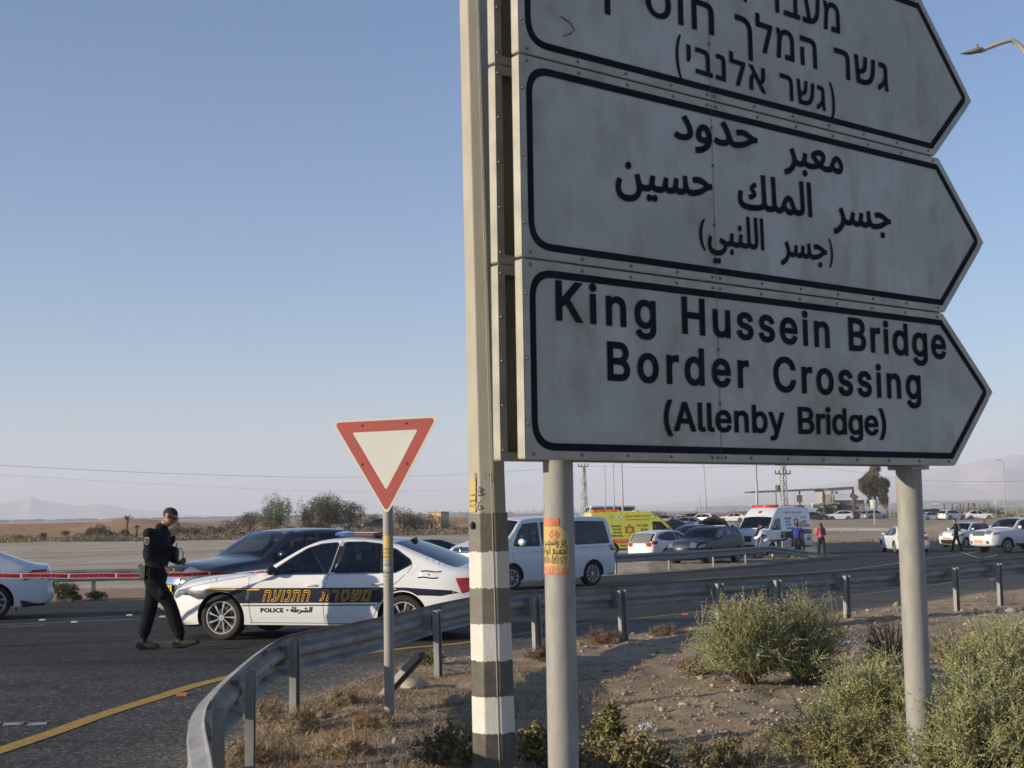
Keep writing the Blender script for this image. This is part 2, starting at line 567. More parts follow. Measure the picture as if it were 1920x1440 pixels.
# real colour of the soil by place: pale silt lot, orange spoil, straw coloured scrub belts, brown verge
x, y, z = V.T; az = x / np.maximum(y, 1)
T = np.tile(np.array([.36, .305, .235]), (len(V), 1))
def put(mask, col):
    global T
    T = T * (1 - mask[:, None]) + np.array(col) * mask[:, None]
verge = (y < 34) & (y > -70)
nb = inside(V[:, :2], np.vstack([[(-1.2, -70)], NEARC, [(200, 50), (200, -70)]]))
put(nb.astype(float), (.42, .335, .235))
put(nb * sstep(-.05, .4, fbm(x * .8, y * .8, 3)), (.39, .31, .22))
lot = (y > 34) & (y < 150) & (az < .1)
put(lot * 1.0, (.58, .49, .375))
put(lot * sstep(.1, .5, fbm(x * .09, y * .25, 3)), (.47, .385, .285))
put(((y > 31) & (y < 40) & (az < .1)) * .9, (.46, .32, .205))
put((y > 150) * sstep(150, 158, y) * (az < .1) * 1.0, (.42, .31, .18))
put((az < .1) * np.exp(-((y - 205) / 20) ** 2) * sstep(-.5, .6, z) * 1.0, (.50, .29, .165))
put((az < .1) * (y > 225) * 1.0, (.34, .29, .20))
put((az > .1) * (y > 100) * (y < 232) * 1.0, (.46, .38, .28))
put((az >= .08) * (y >= 235) * (y < 300) * sstep(-.4, .5, z), (.44, .27, .165))
put((az >= .08) * (y >= 235) * (y < 300) * sstep(.1, .5, fbm(x * .05, y * .09, 3)), (.38, .29, .14))
put((az >= .2) * (y >= 225) * (y < 420) * .8, (.50, .40, .24))
put((y >= 420) * 1.0, (.46, .37, .29))
put((y >= 420) * sstep(0, .5, fbm(x * .004, y * .008, 3)) * .8, (.30, .27, .20))
ca = ground.data.attributes.new('tint', 'FLOAT_COLOR', 'POINT')
ca.data.foreach_set('color', np.column_stack((T, np.ones(len(T)))).astype(np.float32).ravel())

# ------------------------------------------------------------------ asphalt
asp = bpy.data.materials.new('asphalt'); asp.use_nodes = True
nt = asp.node_tree; pb = nt.nodes['Principled BSDF']
pb.inputs['Roughness'].default_value = .8; pb.inputs['Specular IOR Level'].default_value = .18
tc = nt.nodes.new('ShaderNodeTexCoord'); oc = tc.outputs['Object']
at_ = nt.nodes.new('ShaderNodeAttribute'); at_.attribute_name = 'tint'
vo = nt.nodes.new('ShaderNodeTexVoronoi'); vo.inputs['Scale'].default_value = 38; nt.links.new(oc, vo.inputs['Vector'])
sp = ramp(nt, vo.outputs['Color'], [(.0, (.2, .2, .2)), (.45, (.75, .75, .75)), (.70, (1.25, 1.25, 1.25)), (1.0, (3.6, 3.4, 3.1))])
md = ramp(nt, noise(nt, oc, .9, 6), [(.3, (.78, .78, .78)), (.7, (1.2, 1.2, 1.2))])
mp = nt.nodes.new('ShaderNodeMapping'); mp.inputs['Scale'].default_value = (.12, 1.3, 1); mp.inputs['Rotation'].default_value = (0, 0, -.15); nt.links.new(oc, mp.inputs[0])
st = ramp(nt, noise(nt, mp.outputs[0], 1.0, 5), [(.33, (.62, .62, .62)), (.5, (1.0, 1.0, 1.0)), (.66, (1.25, 1.24, 1.22))])
c = mixc(nt, at_.outputs['Color'], sp, .8, 'MULTIPLY'); c = mixc(nt, c, md, .8, 'MULTIPLY'); c = mixc(nt, c, st, .8, 'MULTIPLY')
wn = nt.nodes.new('ShaderNodeTexNoise'); wn.inputs['Scale'].default_value = 1.3; wn.inputs['Detail'].default_value = 6; nt.links.new(oc, wn.inputs['Vector'])
wa = nt.nodes.new('ShaderNodeVectorMath'); nt.links.new(oc, wa.inputs[0]); nt.links.new(wn.outputs['Color'], wa.inputs[1])
ck = nt.nodes.new('ShaderNodeTexVoronoi'); ck.feature = 'DISTANCE_TO_EDGE'; ck.inputs['Scale'].default_value = .42; nt.links.new(wa.outputs[0], ck.inputs['Vector'])
c = mixc(nt, c, ramp(nt, ck.outputs['Distance'], [(0, (.35, .35, .35)), (.006, (.5, .5, .5)), (.012, (1, 1, 1))]), .7, 'MULTIPLY')
c = mixc(nt, c, ramp(nt, noise(nt, oc, .55, 7, .65), [(.30, (.55, .55, .55)), (.40, (1, 1, 1)), (.60, (1, 1, 1)), (.72, (1.5, 1.42, 1.3))]), .8, 'MULTIPLY')
nt.links.new(c, pb.inputs['Base Color'])
bp = nt.nodes.new('ShaderNodeBump'); bp.inputs['Strength'].default_value = .8; bp.inputs['Distance'].default_value = .012
nt.links.new(noise(nt, oc, 70, 4, .7), bp.inputs['Height']); nt.links.new(bp.outputs[0], pb.inputs['Normal'])
gx, gy = np.meshgrid(np.arange(-60, 92, 1.0), np.arange(3, 98, 1.0))
g = np.column_stack((gx.ravel(), gy.ravel()))
g2x, g2y = np.meshgrid(np.arange(-6, 14, .25), np.arange(5, 30, .25))
g = np.vstack([g, np.column_stack((g2x.ravel(), g2y.ravel())) + .013])
g = g[inside(g, ROADP) & (seg_dist(g, ROADP) > .08)]
Vr, Fr = cdt([ROADP], g)
Fr = np.array([f for f in Fr if len(f) == 3]); Fr = Fr[inside(Vr[Fr].mean(1), ROADP)]
V3 = np.column_stack((Vr, gz(Vr[:, 1])))
road = fast_mesh('road', V3, Fr, asp, smooth=True); road['kind'] = 'structure'
yel_px = [(-180, 1470), (0, 1408), (100, 1374), (200, 1338), (300, 1307), (388, 1280), (560, 1243), (760, 1216), (882, 1204), (1085, 1171), (1158, 1164), (1296, 1149), (1430, 1135), (1567, 1120), (1653, 1110), (1760, 1096), (1920, 1074), (2100, 1056)]
YEL = np.array(curve([gp(*p)[:2] for p in yel_px], 6))
x, y = V3[:, 0], V3[:, 1]
T = np.tile(np.array([.054, .051, .047]), (len(V3), 1))
sh = inside(V3[:, :2], np.vstack([YEL, NEARC[::-1]]))
put(sh * 1.0, (.105, .097, .086))
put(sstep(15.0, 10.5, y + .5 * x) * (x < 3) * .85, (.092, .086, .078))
put(np.exp(-seg_dist(V3[:, :2], NEARC, False) / .25) * 1.0, (.26, .22, .17))
put(np.exp(-seg_dist(V3[:, :2], FARC, False) / .25) * .9, (.30, .25, .19))
put(sstep(40, 60, y) * .4, (.05, .05, .052))
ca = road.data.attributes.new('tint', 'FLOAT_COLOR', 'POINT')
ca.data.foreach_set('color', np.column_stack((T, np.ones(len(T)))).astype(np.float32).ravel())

def marking(name, P, w, m, dz=.005):
    """painted line along ground points"""
    P = np.asarray(P); d = np.gradient(P, axis=0); d /= np.linalg.norm(d, axis=1)[:, None] + 1e-9
    nn = np.column_stack((-d[:, 1], d[:, 0]))
    V = []; F = []
    for k in range(5):
        q = P + nn * (k / 4 - .5) * w
        V.append(np.column_stack((q, gz(q[:, 1]) + dz)))
    n = len(P); V = np.vstack(V)
    for k in range(4):
        for i in range(n - 1):
            F.append((k * n + i, k * n + i + 1, (k + 1) * n + i + 1, (k + 1) * n + i))
    o = fast_mesh(name, V, F, m); o['kind'] = 'structure'
    return o
def worn(name, col, under, cover, scale=9):
    m = bpy.data.materials.new(name); m.use_nodes = True
    nt = m.node_tree; pb = nt.nodes['Principled BSDF']; pb.inputs['Roughness'].default_value = .75
    tc = nt.nodes.new('ShaderNodeTexCoord')
    a = ramp(nt, noise(nt, tc.outputs['Object'], scale, 8, .8), [(cover, under), (cover + .1, col)])
    vo = nt.nodes.new('ShaderNodeTexVoronoi'); vo.inputs['Scale'].default_value = 60; nt.links.new(tc.outputs['Object'], vo.inputs['Vector'])
    b = ramp(nt, vo.outputs['Color'], [(.1, (.6, .6, .6)), (.8, (1.15, 1.15, 1.15))])
    nt.links.new(mixc(nt, a, b, .8, 'MULTIPLY'), pb.inputs['Base Color'])
    return m
yel_m = worn('worn_yellow_paint', (.52, .30, .035), (.16, .11, .05), .36)
wht_m = worn('worn_white_paint', (.42, .42, .41), (.12, .12, .12), .42, 7)
def fine_line(px, n=10):
    return curve([gp(*p)[:2] for p in px], n)
def resample(P, s=.25):
    P = np.array(P); L = np.concatenate([[0], np.cumsum(np.linalg.norm(np.diff(P, axis=0), axis=1))])
    t = np.arange(0, L[-1], s)
    return np.column_stack((np.interp(t, L, P[:, 0]), np.interp(t, L, P[:, 1])))
_yr = resample(YEL); _k = int(np.argmin(np.hypot(*(_yr - gp(900, 1202)[:2]).T)))
marking('yellow_edge_line', _yr[:_k + 1], .17, yel_m)
marking('yellow_edge_line', _yr[_k:], .13, worn('dusty_yellow_paint', (.30, .20, .05), (.12, .10, .06), .40))
marking('white_lane_line', resample(fine_line([(-200, 1180), (0, 1171.6), (143, 1166), (338, 1158), (520, 1150)])), .10, wht_m)
marking('white_lane_line', resample(fine_line([(-200, 1187), (0, 1176.5), (65, 1173), (90, 1171)])), .10, wht_m)
marking('white_edge_line', resample(fine_line([(1150, 1098), (1350, 1083), (1526, 1073), (1640, 1062), (1734, 1048), (1800, 1040), (1852, 1030)])), .13, wht_m)
marking('yellow_edge_line', resample(fine_line([(1400, 1062), (1480, 1055), (1540, 1048), (1576, 1041)])), .13, worn('faded_yellow_paint', (.30, .24, .10), (.12, .11, .08), .4))
marking('white_edge_line', resample(fine_line([(1760, 1030), (1800, 1035), (1838, 1046), (1870, 1040)])), .12, wht_m)
# stop line bars at the lower left
for k in range(3):
    a = gp(-40 + 46 * k, 1359)[:2]; b = gp(0 + 44 * k, 1357)[:2]
    marking('white_stop_bar', np.linspace(a, b, 6), .17, wht_m)
# tarmac lane crossing the empty lot, far left of the sign pole
P = [gp(*p)[:2] for p in [(760, 1003), (830, 996), (900, 990), (985, 986)]]
Pc = np.array(curve(P, 12))
o = marking('asphalt_lane', Pc, 9.0, mat('far_asphalt', (.085, .082, .08), rough=.9, var=.2, scale=.5), dz=.12)

# ------------------------------------------------------------------ mountains
def ridge(name, prof, dist, depth, col):
    """prof: (px, height px over the horizon) -> a mountain range of real relief"""
    pxs = np.array([p[0] for p in prof]); hs = np.array([p[1] for p in prof]) / FPX * dist
    n = 260; m = 26
    u = np.linspace(pxs[0], pxs[-1], n)
    H = np.interp(u, pxs, hs)
    X = (u - 960) / FPX * dist
    V = []
    for j in range(m):
        t = j / (m - 1)
        yy = dist - depth * (1 - t)
        prof_t = t ** 1.25
        gul = fbm(X * .0045 + 3, np.full(n, yy * .0011), 5)
        h = H * prof_t * (1 + .42 * gul * math.sin(math.pi * min(t * 1.1, 1)) + .10 * gul) - 6 * (1 - t)
        V.append(np.column_stack((X * (yy / dist), np.full(n, yy), h)))
    V.append(np.column_stack((X * 1.15, np.full(n, dist + depth * .8), np.full(n, -6.0))))
    V = np.vstack(V); m += 1
    I = np.arange(n * m).reshape(m, n)
    F = np.stack([I[:-1, :-1], I[:-1, 1:], I[1:, 1:], I[1:, :-1]], -1).reshape(-1, 4)
    o = fast_mesh(name, V, F, col, smooth=True)
    o['kind'] = 'structure'
    return o
rock = mat('pale_rock', (.60, .46, .36), rough=.95, col2=(.34, .27, .22), scale=.004, detail=8)
ridge('mountains', [(-500, 12), (-200, 22), (-60, 30), (0, 33), (40, 36), (58, 44), (75, 37), (110, 31), (150, 24), (172, 27), (200, 25), (240, 17), (290, 13), (330, 6), (400, 2), (480, 0)], 7200, 1500, rock)
ridge('mountains', [(1000, 0), (1150, 6), (1300, 16), (1450, 30), (1560, 46), (1640, 52), (1700, 66), (1760, 70), (1820, 84), (1900, 95), (1950, 92), (2050, 110), (2300, 120), (2700, 100)], 7900, 3200, rock)
# distant dark belt of groves at the foot of the right-hand slopes
def grove_belt(az0, az1, y0, hmax, seed, n):
    rs = np.random.RandomState(seed); mb = MB()
    V = []; F = []
    for i in range(n):
        a = rs.uniform(az0, az1); yy = y0 * rs.uniform(.85, 1.25); h = hmax * rs.uniform(.4, 1); w = h * rs.uniform(1.2, 3)
        base = -2.5; c = (a * yy, yy)
        k0 = len(V)
        for t in range(6):
            th = t / 6 * 2 * math.pi
            V.append((c[0] + w * math.cos(th), c[1] + w * math.sin(th), base))
        for t in range(6):
            th = t / 6 * 2 * math.pi
            r = rs.uniform(.5, .9)
            V.append((c[0] + w * r * math.cos(th), c[1] + w * r * math.sin(th), base + h * rs.uniform(.6, 1)))
        V.append((c[0], c[1], base + h))
        for t in range(6):
            F.append((k0 + t, k0 + (t + 1) % 6, k0 + 6 + (t + 1) % 6)); F.append((k0 + t, k0 + 6 + (t + 1) % 6, k0 + 6 + t)); F.append((k0 + 6 + t, k0 + 6 + (t + 1) % 6, k0 + 12))
    return V, F
gm = mat('far_foliage', (.07, .085, .05), rough=.95, var=.3, scale=.05)
V, F = grove_belt(.14, .42, 4300, 13, 3, 900)
V2, F2 = grove_belt(.29, .42, 4600, 20, 5, 600); F2 = [tuple(a + len(V) for a in f) for f in F2]
V3_, F3_ = grove_belt(-.40, .0, 2600, 5, 9, 500); F3_ = [tuple(a + len(V) + len(V2) for a in f) for f in F3_]
o = fast_mesh('distant_groves', V + V2 + V3_, F + F2 + F3_, gm)
tag(o, 'thin dark belt of distant groves along the horizon under the slopes', 'groves', kind='stuff')

# ------------------------------------------------------------------ haze
hb = MB().box((0, 4000, 211), (19000, 17500, 430)); hm = bpy.data.materials.new('haze_air'); hm.use_nodes = True
nt = hm.node_tree
for n_ in list(nt.nodes): nt.nodes.remove(n_)
out = nt.nodes.new('ShaderNodeOutputMaterial'); pv = nt.nodes.new('ShaderNodeVolumePrincipled')
pv.inputs['Color'].default_value = (.88, .91, 1.0, 1); pv.inputs['Density'].default_value = 2.3e-4; pv.inputs['Anisotropy'].default_value = 0.0
nt.links.new(pv.outputs[0], out.inputs['Volume'])
hz = hb.build('haze', hm); hz['kind'] = 'stuff'
# ------------------------------------------------------------------ big direction sign
galv = mat('galvanised_steel', (.36, .37, .37), rough=.55, metal=.35, var=.22, scale=9, detail=6, bump=.05, bscale=30)
galv_post = mat('galvanised_post', (.30, .29, .265), rough=.7, metal=.05, var=.13, scale=14, detail=8, bump=.04, bscale=60, stretch=(1, 1, .35))
frame_m = mat('sign_frame_metal', (.38, .355, .29), rough=.5, metal=.25, var=.16, scale=6, detail=6)
navy = mat('sign_black_film', (.010, .012, .018), rough=.8, spec=.12, var=.3, scale=5)
rivet_m = mat('rivet', (.20, .20, .19), rough=.5, metal=.5)
back_m = mat('sign_back', (.19, .18, .12), rough=.7, metal=.2, var=.18, scale=3)

SA = math.radians(37.75)
SD = np.array([math.cos(SA), math.sin(SA), 0]); SN = np.array([math.sin(SA), -math.cos(SA), 0])   # along the panels / out of their face
SO = np.array([0, 5.95, 0])
def suv(px, py, off=0.0):
    r = ray(px, py); C = np.array([0, 0, CAM_Z])
    o = SO + SN * off
    t = ((o - C) @ SN) / (r @ SN); P = C + r * t
    return np.array([(P - SO) @ SD, P[2]])
def s3(uv, off=0.0):
    uv = np.atleast_2d(uv)
    return SO + np.outer(uv[:, 0], SD) + np.outer(uv[:, 1], [0, 0, 1]) + SN * off
def rounded(pts, radii, n=6):
    out = []; N = len(pts)
    for i, (p, r) in enumerate(zip(pts, radii)):
        p = np.array(p, float); a = np.array(pts[i - 1], float); b = np.array(pts[(i + 1) % N], float)
        if r <= 0: out.append(p); continue
        da = (a - p) / np.linalg.norm(a - p); db = (b - p) / np.linalg.norm(b - p)
        ang = math.acos(np.clip(da @ db, -1, 1)); L = r / math.tan(ang / 2)
        p0 = p + da * L; p1 = p + db * L
        for k in range(n + 1):
            t = k / n
            out.append((1 - t) ** 2 * p0 + 2 * t * (1 - t) * p + t * t * p1)
    return np.array(out)
def inset(poly, d):
    poly = np.asarray(poly); n = len(poly); out = []
    A = sum(poly[i][0] * poly[(i + 1) % n][1] - poly[(i + 1) % n][0] * poly[i][1] for i in range(n))
    sgn = 1 if A > 0 else -1
    L = []
    for i in range(n):
        a = poly[i]; b = poly[(i + 1) % n]; e = (b - a) / np.linalg.norm(b - a); nn = np.array([-e[1], e[0]]) * sgn
        L.append((a + nn * d, e))
    for i in range(n):
        (p, e), (q, g) = L[i - 1], L[i]
        den = e[0] * g[1] - e[1] * g[0]
        t = ((q[0] - p[0]) * g[1] - (q[1] - p[1]) * g[0]) / den if abs(den) > 1e-9 else 0
        out.append(p + e * t if abs(den) > 1e-9 else q)
    return np.array(out)
face_m = bpy.data.materials.new('weathered_white_film'); face_m.use_nodes = True
nt = face_m.node_tree; pb = nt.nodes['Principled BSDF']; pb.inputs['Roughness'].default_value = .5
tc = nt.nodes.new('ShaderNodeTexCoord'); oc = tc.outputs['Object']
mp = nt.nodes.new('ShaderNodeMapping'); mp.inputs['Scale'].default_value = (1, 1, .55); nt.links.new(oc, mp.inputs[0])
a = ramp(nt, noise(nt, mp.outputs[0], 4.2, 7, .62), [(.36, (.36, .35, .31)), (.50, (.44, .45, .42)), (.70, (.41, .415, .39))])
b = ramp(nt, noise(nt, oc, 1.6, 3), [(.42, (.86, .84, .79)), (.62, (1.05, 1.05, 1.06))])
c = mixc(nt, a, b, 1.0, 'MULTIPLY')
wv = nt.nodes.new('ShaderNodeTexVoronoi'); wv.feature = 'DISTANCE_TO_EDGE'; wv.inputs['Scale'].default_value = 3.1
dm = nt.nodes.new('ShaderNodeVectorMath'); dm.operation = 'ADD'
nz = nt.nodes.new('ShaderNodeTexNoise'); nz.inputs['Scale'].default_value = 5; nt.links.new(oc, nz.inputs['Vector'])
nt.links.new(oc, dm.inputs[0]); nt.links.new(nz.outputs['Color'], dm.inputs[1]); nt.links.new(dm.outputs[0], wv.inputs['Vector'])
cr = ramp(nt, wv.outputs['Distance'], [(.0, (.80, .78, .76)), (.008, (1, 1, 1))])
c = mixc(nt, c, cr, .5, 'MULTIPLY')
mp2 = nt.nodes.new('ShaderNodeMapping'); mp2.inputs['Scale'].default_value = (7, 7, .35); nt.links.new(oc, mp2.inputs[0])
c = mixc(nt, c, ramp(nt, noise(nt, mp2.outputs[0], 2.5, 6, .7), [(.28, (.78, .75, .70)), (.42, (1, 1, 1))]), .4, 'MULTIPLY')
c = mixc(nt, c, ramp(nt, noise(nt, oc, 60, 3, .7), [(.28, (.55, .5, .45)), (.36, (1, 1, 1))]), .5, 'MULTIPLY')
nt.links.new(c, pb.inputs['Base Color'])

v0 = 1.72 + .235; v1 = 1.72 + 1.155; v2 = 1.72 + 2.115; v3 = 1.72 + 3.10
LEFT = .068
def pane(vb, vt, rc_b, rc_t, tip):
    """outline in plane coordinates from pixel corners"""
    ub = suv(*rc_b)[0]; ut = suv(*rc_t)[0]; tp = suv(*tip)
    return [(LEFT, vb), (ub, vb), (tp[0], tp[1]), (ut, vt), (LEFT, vt)]
panels = [
    ('English', pane(v0, v1 - .004, (1790, 866), (1767, 585), (1862, 735)), 'bottom arrow board of the big direction sign, lettered King Hussein Bridge Border Crossing in English'),
    ('Arabic', pane(v1 + .004, v2 - .004, (1770, 578), (1760, 310), (1845, 455)), 'middle arrow board of the big sign, black Arabic lettering, between Hebrew and English boards'),
    ('Hebrew', pane(v2 + .004, v3, (1752, 300), (1727, 33), (1822, 190)), 'topmost arrow board of the big direction sign, with black Hebrew lettering')]
def board(outline, off, root, parent_name, face, facing=1):
    """sheet + perimeter channel; facing=+1 shows its face to the camera side"""
    ol = rounded(outline, [.012, .03, .09, .03, .012], 5)
    T = .052 * facing
    il = inset(ol, .022)
    # channel rim
    mb = MB(); n = len(ol)
    A = s3(ol, off); B = s3(ol, off - T); Cc = s3(il, off - T); D = s3(il, off - .008 * facing)
    V = np.vstack([A, B, Cc, D]); F = []
    for i in range(n):
        j = (i + 1) % n
        F += [(i, j, n + j, n + i), (n + i, n + j, 2 * n + j, 2 * n + i)]
    F = [f for f in F]
    mb.add(V, F)
    o = mb.build('frame', frame_m, root)
    Vs, Fs = cdt([ol])
    Fs = [f for f in Fs if len(f) == 3]
    Fs = [f for f in Fs if inside([np.mean(Vs[list(f)], axis=0)], ol)[0]]
    p = MB().add(s3(Vs, off - .0015 * facing), Fs); q = s3(Vs, off - .006 * facing)
    p.add(q, Fs)
    sh = p.build('sheet', face, root, fixn=False)
    return ol
def rivets(pts, off, root, facing=1):
    proto = MB(); proto.sphere((0, 0, 0), .0085, 8, 4)
    r0 = None
    for p in pts:
        q = s3(p, off)[0]
        if r0 is None:
            r0 = proto.build('rivet', rivet_m, root, smooth=True); r0.location = q; r0.parent = root
        else:
            r = r0.copy(); COL.objects.link(r); r.location = q
def along(p, q, s, m=.04):
    p = np.array(p); q = np.array(q); L = np.linalg.norm(q - p); n = max(1, int(round((L - 2 * m) / s)))
    return [p + (q - p) * ((m + (L - 2 * m) * k / n) / L) for k in range(n + 1)]
SIGN = {}
for nm, ol, lab in panels:
    root = empty('direction_sign', (0, 0, 0), 0, lab, 'road sign', 'stacked arrow boards of the direction sign')
    SIGN[nm] = root
    olr = board(ol, 0, root, nm, face_m)
    # printed border ring
    bo = inset(np.array(ol), .040); bi = inset(np.array(ol), .076)
    bo = rounded(bo, [.14, .01, .05, .01, .14], 8); bi = rounded(bi, [.105, .004, .01, .004, .105], 8)
    V_, F_ = cdt([bo, bi]); F_ = np.array([f for f in F_ if len(f) == 3]); cen = V_[F_].mean(1)
    F_ = F_[inside(cen, bo) & ~inside(cen, bi)]
    fast_mesh('border', s3(V_, .0012), F_, navy, root)
    # the strip outside the ring is bare extrusion
    rimo = inset(np.array(ol), .004); V_, F_ = cdt([rimo, bo]); F_ = np.array([f for f in F_ if len(f) == 3]); cen = V_[F_].mean(1)
    F_ = F_[inside(cen, rimo) & ~inside(cen, bo)]
    fast_mesh('edge_strip', s3(V_, .0006), F_, frame_m, root)
    (la, lb, tp, ut, lt) = [np.array(p) for p in ol]
    P = [p for p in along(la + (.01, .024), lb + (-.02, .024), .30)] + along(lt + (.01, -.024), ut + (-.02, -.024), .30)
    P += along(la + (.02, .12), lt + (.02, -.12), .3)
    mu = suv(1345, 600)[0]
    P += [(mu + s_, v) for s_ in (-.028, .028) for v in (la[1] + .024, lt[1] - .024)]
    P += [(mu + .0, v) for v in (lt[1] - .14, lt[1] - .34, la[1] + .3)]
    rivets(P, .002, root)
    sm = MB().add(s3([(mu - .0015, la[1] + .01), (mu + .0015, la[1] + .01), (mu + .0015, lt[1] - .01), (mu - .0015, lt[1] - .01)], .0022), [(0, 1, 2, 3)])
    sm.build('seam', mat('seam_dark', (.10, .10, .10), rough=.8), root)

def put_word(root, polys, pl, pr, em, off=.0030, name='lettering', m=None):
    """place outlines so that their ends meet two baseline pixels on the sign plane"""
    q, w = norm_polys(polys)
    a = suv(*pl); b = suv(*pr)
    def fn(V):
        u = a[0] + (b[0] - a[0]) * V[:, 0]; v = a[1] + (b[1] - a[1]) * V[:, 0] + V[:, 1] * em
        return s3(np.column_stack((u, v)), off)
    return glyph_mesh(name, q, fn, m or navy, root)
LB = .020 if FONT else .022
CAP = height_of('H', LB, FONT)
HEB = .165 / height_of('\u05d4', .015)
HEB2 = .137 / height_of('\u05d4', .015)
ARA = .19 / height_of('\uFE8D', .023)
def latin(t, sp=1.12): return text_polys(t, offset=LB, spacing=sp, font=FONT)
R_ = SIGN['English']
put_word(R_, latin('King', 1.2), (1042, 598), (1230, 617), .183 / CAP)
put_word(R_, latin('Hussein', 1.16), (1279, 623), (1556, 651), .183 / CAP)
put_word(R_, latin('Bridge', 1.12), (1592, 655), (1774, 672), .183 / CAP)
put_word(R_, latin('Border', 1.2), (1139, 711), (1405, 726), .183 / CAP)
put_word(R_, latin('Crossing', 1.16), (1451, 732), (1727, 748), .183 / CAP)
put_word(R_, latin('(Allenby', 1.04), (1245, 806), (1472, 811), .142 / CAP)
put_word(R_, latin('Bridge)', 1.0), (1497, 812), (1662, 815), .142 / CAP)
AO = .023
def arab(t): return text_polys(t, offset=AO)
R_ = SIGN['Arabic']
put_word(R_, arab(ar('حدود')), (1263, 258), (1421, 281), ARA * 1.0)
put_word(R_, arab(ar('معبر')), (1469, 305), (1581, 327), ARA * 1.0)
put_word(R_, arab(ar('حسين')), (1154, 351), (1336, 369), ARA * 1.0)
put_word(R_, arab(ar('الملك')), (1384, 388), (1523, 406), ARA)
put_word(R_, arab(ar('جسر')), (1562, 417), (1671, 432), ARA * 1.0)
put_word(R_, arab(ar('اللنبي')), (1327, 457), (1433, 468), ARA * .88)
put_word(R_, arab(ar('جسر')), (1463, 478), (1551, 488), ARA * .86)
put_word(R_, text_polys('(', offset=.02), (1311, 453), (1323, 455), .17)
put_word(R_, text_polys(')', offset=.02), (1554, 487), (1562, 489), .17)
HO = .015
def hebr(t): return text_polys(he(t), offset=HO, spacing=1.12)
R_ = SIGN['Hebrew']
def putH(t, l, r, em): put_word(R_, hebr(t), l, r, em)
putH('מעבר', (1432, 14), (1575, 63), HEB)
putH('גבולות', (1230, -54), (1400, 4), HEB)
putH('חוסיין', (1124, -3), (1339, 66), HEB)
putH('המלך', (1379, 82), (1532, 129), HEB)
putH('גשר', (1565, 141), (1666, 172), HEB)
putH('אלנבי', (1288, 131), (1437, 176), HEB2)
putH('גשר', (1463, 182), (1548, 208), HEB2)
put_word(R_, text_polys('(', offset=.025), (1267, 122), (1278, 126), .235)
put_word(R_, text_polys(')', offset=.025), (1556, 208), (1566, 212), .235)
# pencil-like crack on the Hebrew board
cp = [suv(*p) for p in [(1051, 31), (1068, 42), (1077, 55), (1070, 63), (1056, 68)]]
MB().tube([s3(p, .002)[0] for p in cp], .0022, 5).build('scratch', mat('scratch', (.06, .055, .05), rough=.9), R_)

# rear boards, seen edge-on behind the front ones
BO = -.235
for k, (nm, ol, lab) in enumerate(panels):
    root = empty('rear_sign_board', (0, 0, 0), 0, ['lowest rear board, backing the English arrow board with its sunlit edge beside the striped pole', 'middle rear board, backing the Arabic arrow board with its sunlit edge beside the striped pole', 'topmost rear board, backing the Hebrew arrow board beside the striped pole'][k], 'road sign', 'rear boards of the direction sign')
    ol2 = [(LEFT, ol[0][1]), (ol[1][0] - .05, ol[1][1]), (ol[2][0] - .1, ol[2][1]), (ol[3][0] - .05, ol[3][1]), (LEFT, ol[4][1])]
    board(ol2, BO, root, nm, back_m, facing=-1)
    # inner lip with rivets, then stiffening channels
    lo = np.array(ol2)
    lip = MB()
    for (a, b, c_, d_) in [((LEFT + .003, lo[0][1] + .003), (LEFT + .04, lo[0][1] + .003), (LEFT + .04, lo[4][1] - .003), (LEFT + .003, lo[4][1] - .003)),
                           ((LEFT + .04, lo[4][1] - .045), (lo[3][0] - .1, lo[4][1] - .045), (lo[3][0] - .1, lo[4][1] - .003), (LEFT + .04, lo[4][1] - .003)),
                           ((LEFT + .04, lo[0][1] + .003), (lo[1][0] - .1, lo[0][1] + .003), (lo[1][0] - .1, lo[0][1] + .04), (LEFT + .04, lo[0][1] + .04))]:
        lip.add(s3([a, b, c_, d_], BO + .0545), [(0, 1, 2, 3)])
        lip.add(s3([a, b, c_, d_], BO + .0525), [(3, 2, 1, 0)])
    lip.build('lip', frame_m, root, fixn=False)
    rivets([(LEFT + .016, v) for v in np.linspace(lo[0][1] + .05, lo[4][1] - .04, 5)], BO + .055, root)

# round posts carrying the boards
for (px, rad, lab, sticker) in [(1046.5, .071, 'left round steel post under the direction sign, with a torn yellow and red sticker', 1), (1704, .074, 'right round steel post under the direction sign, in front of the leafy shrubs', 0)]:
    uv = suv(px, 900, -.13)
    P = s3([uv[0], 0], -.13)[0]
    root = empty('sign_post', (P[0], P[1], 0), 0, lab, 'sign post', 'posts of the direction sign')
    top = v3 - .1
    MB().tube([(0, 0, -.6), (0, 0, top)], rad, 40).build('post', galv_post, root, smooth=True, angle=50)
    if not sticker:
        MB().box((0, 0, v0 - .012), (rad * 2.3, rad * 2.3, .022), rz=SA).build('bracket', galv, root)
    mbc = MB()
    for vv in (v0 + .25, v1 + .25, v2 + .25):
        mbc.tube([(0, 0, vv - .03), (0, 0, vv + .03)], rad + .006, 24)
        mbc.box((SN[0] * .08, SN[1] * .08, vv), (.18, .05, .05), rz=SA)
    mbc.build('clamp', galv, root)
    if sticker:
        POST1 = (root, P, rad)

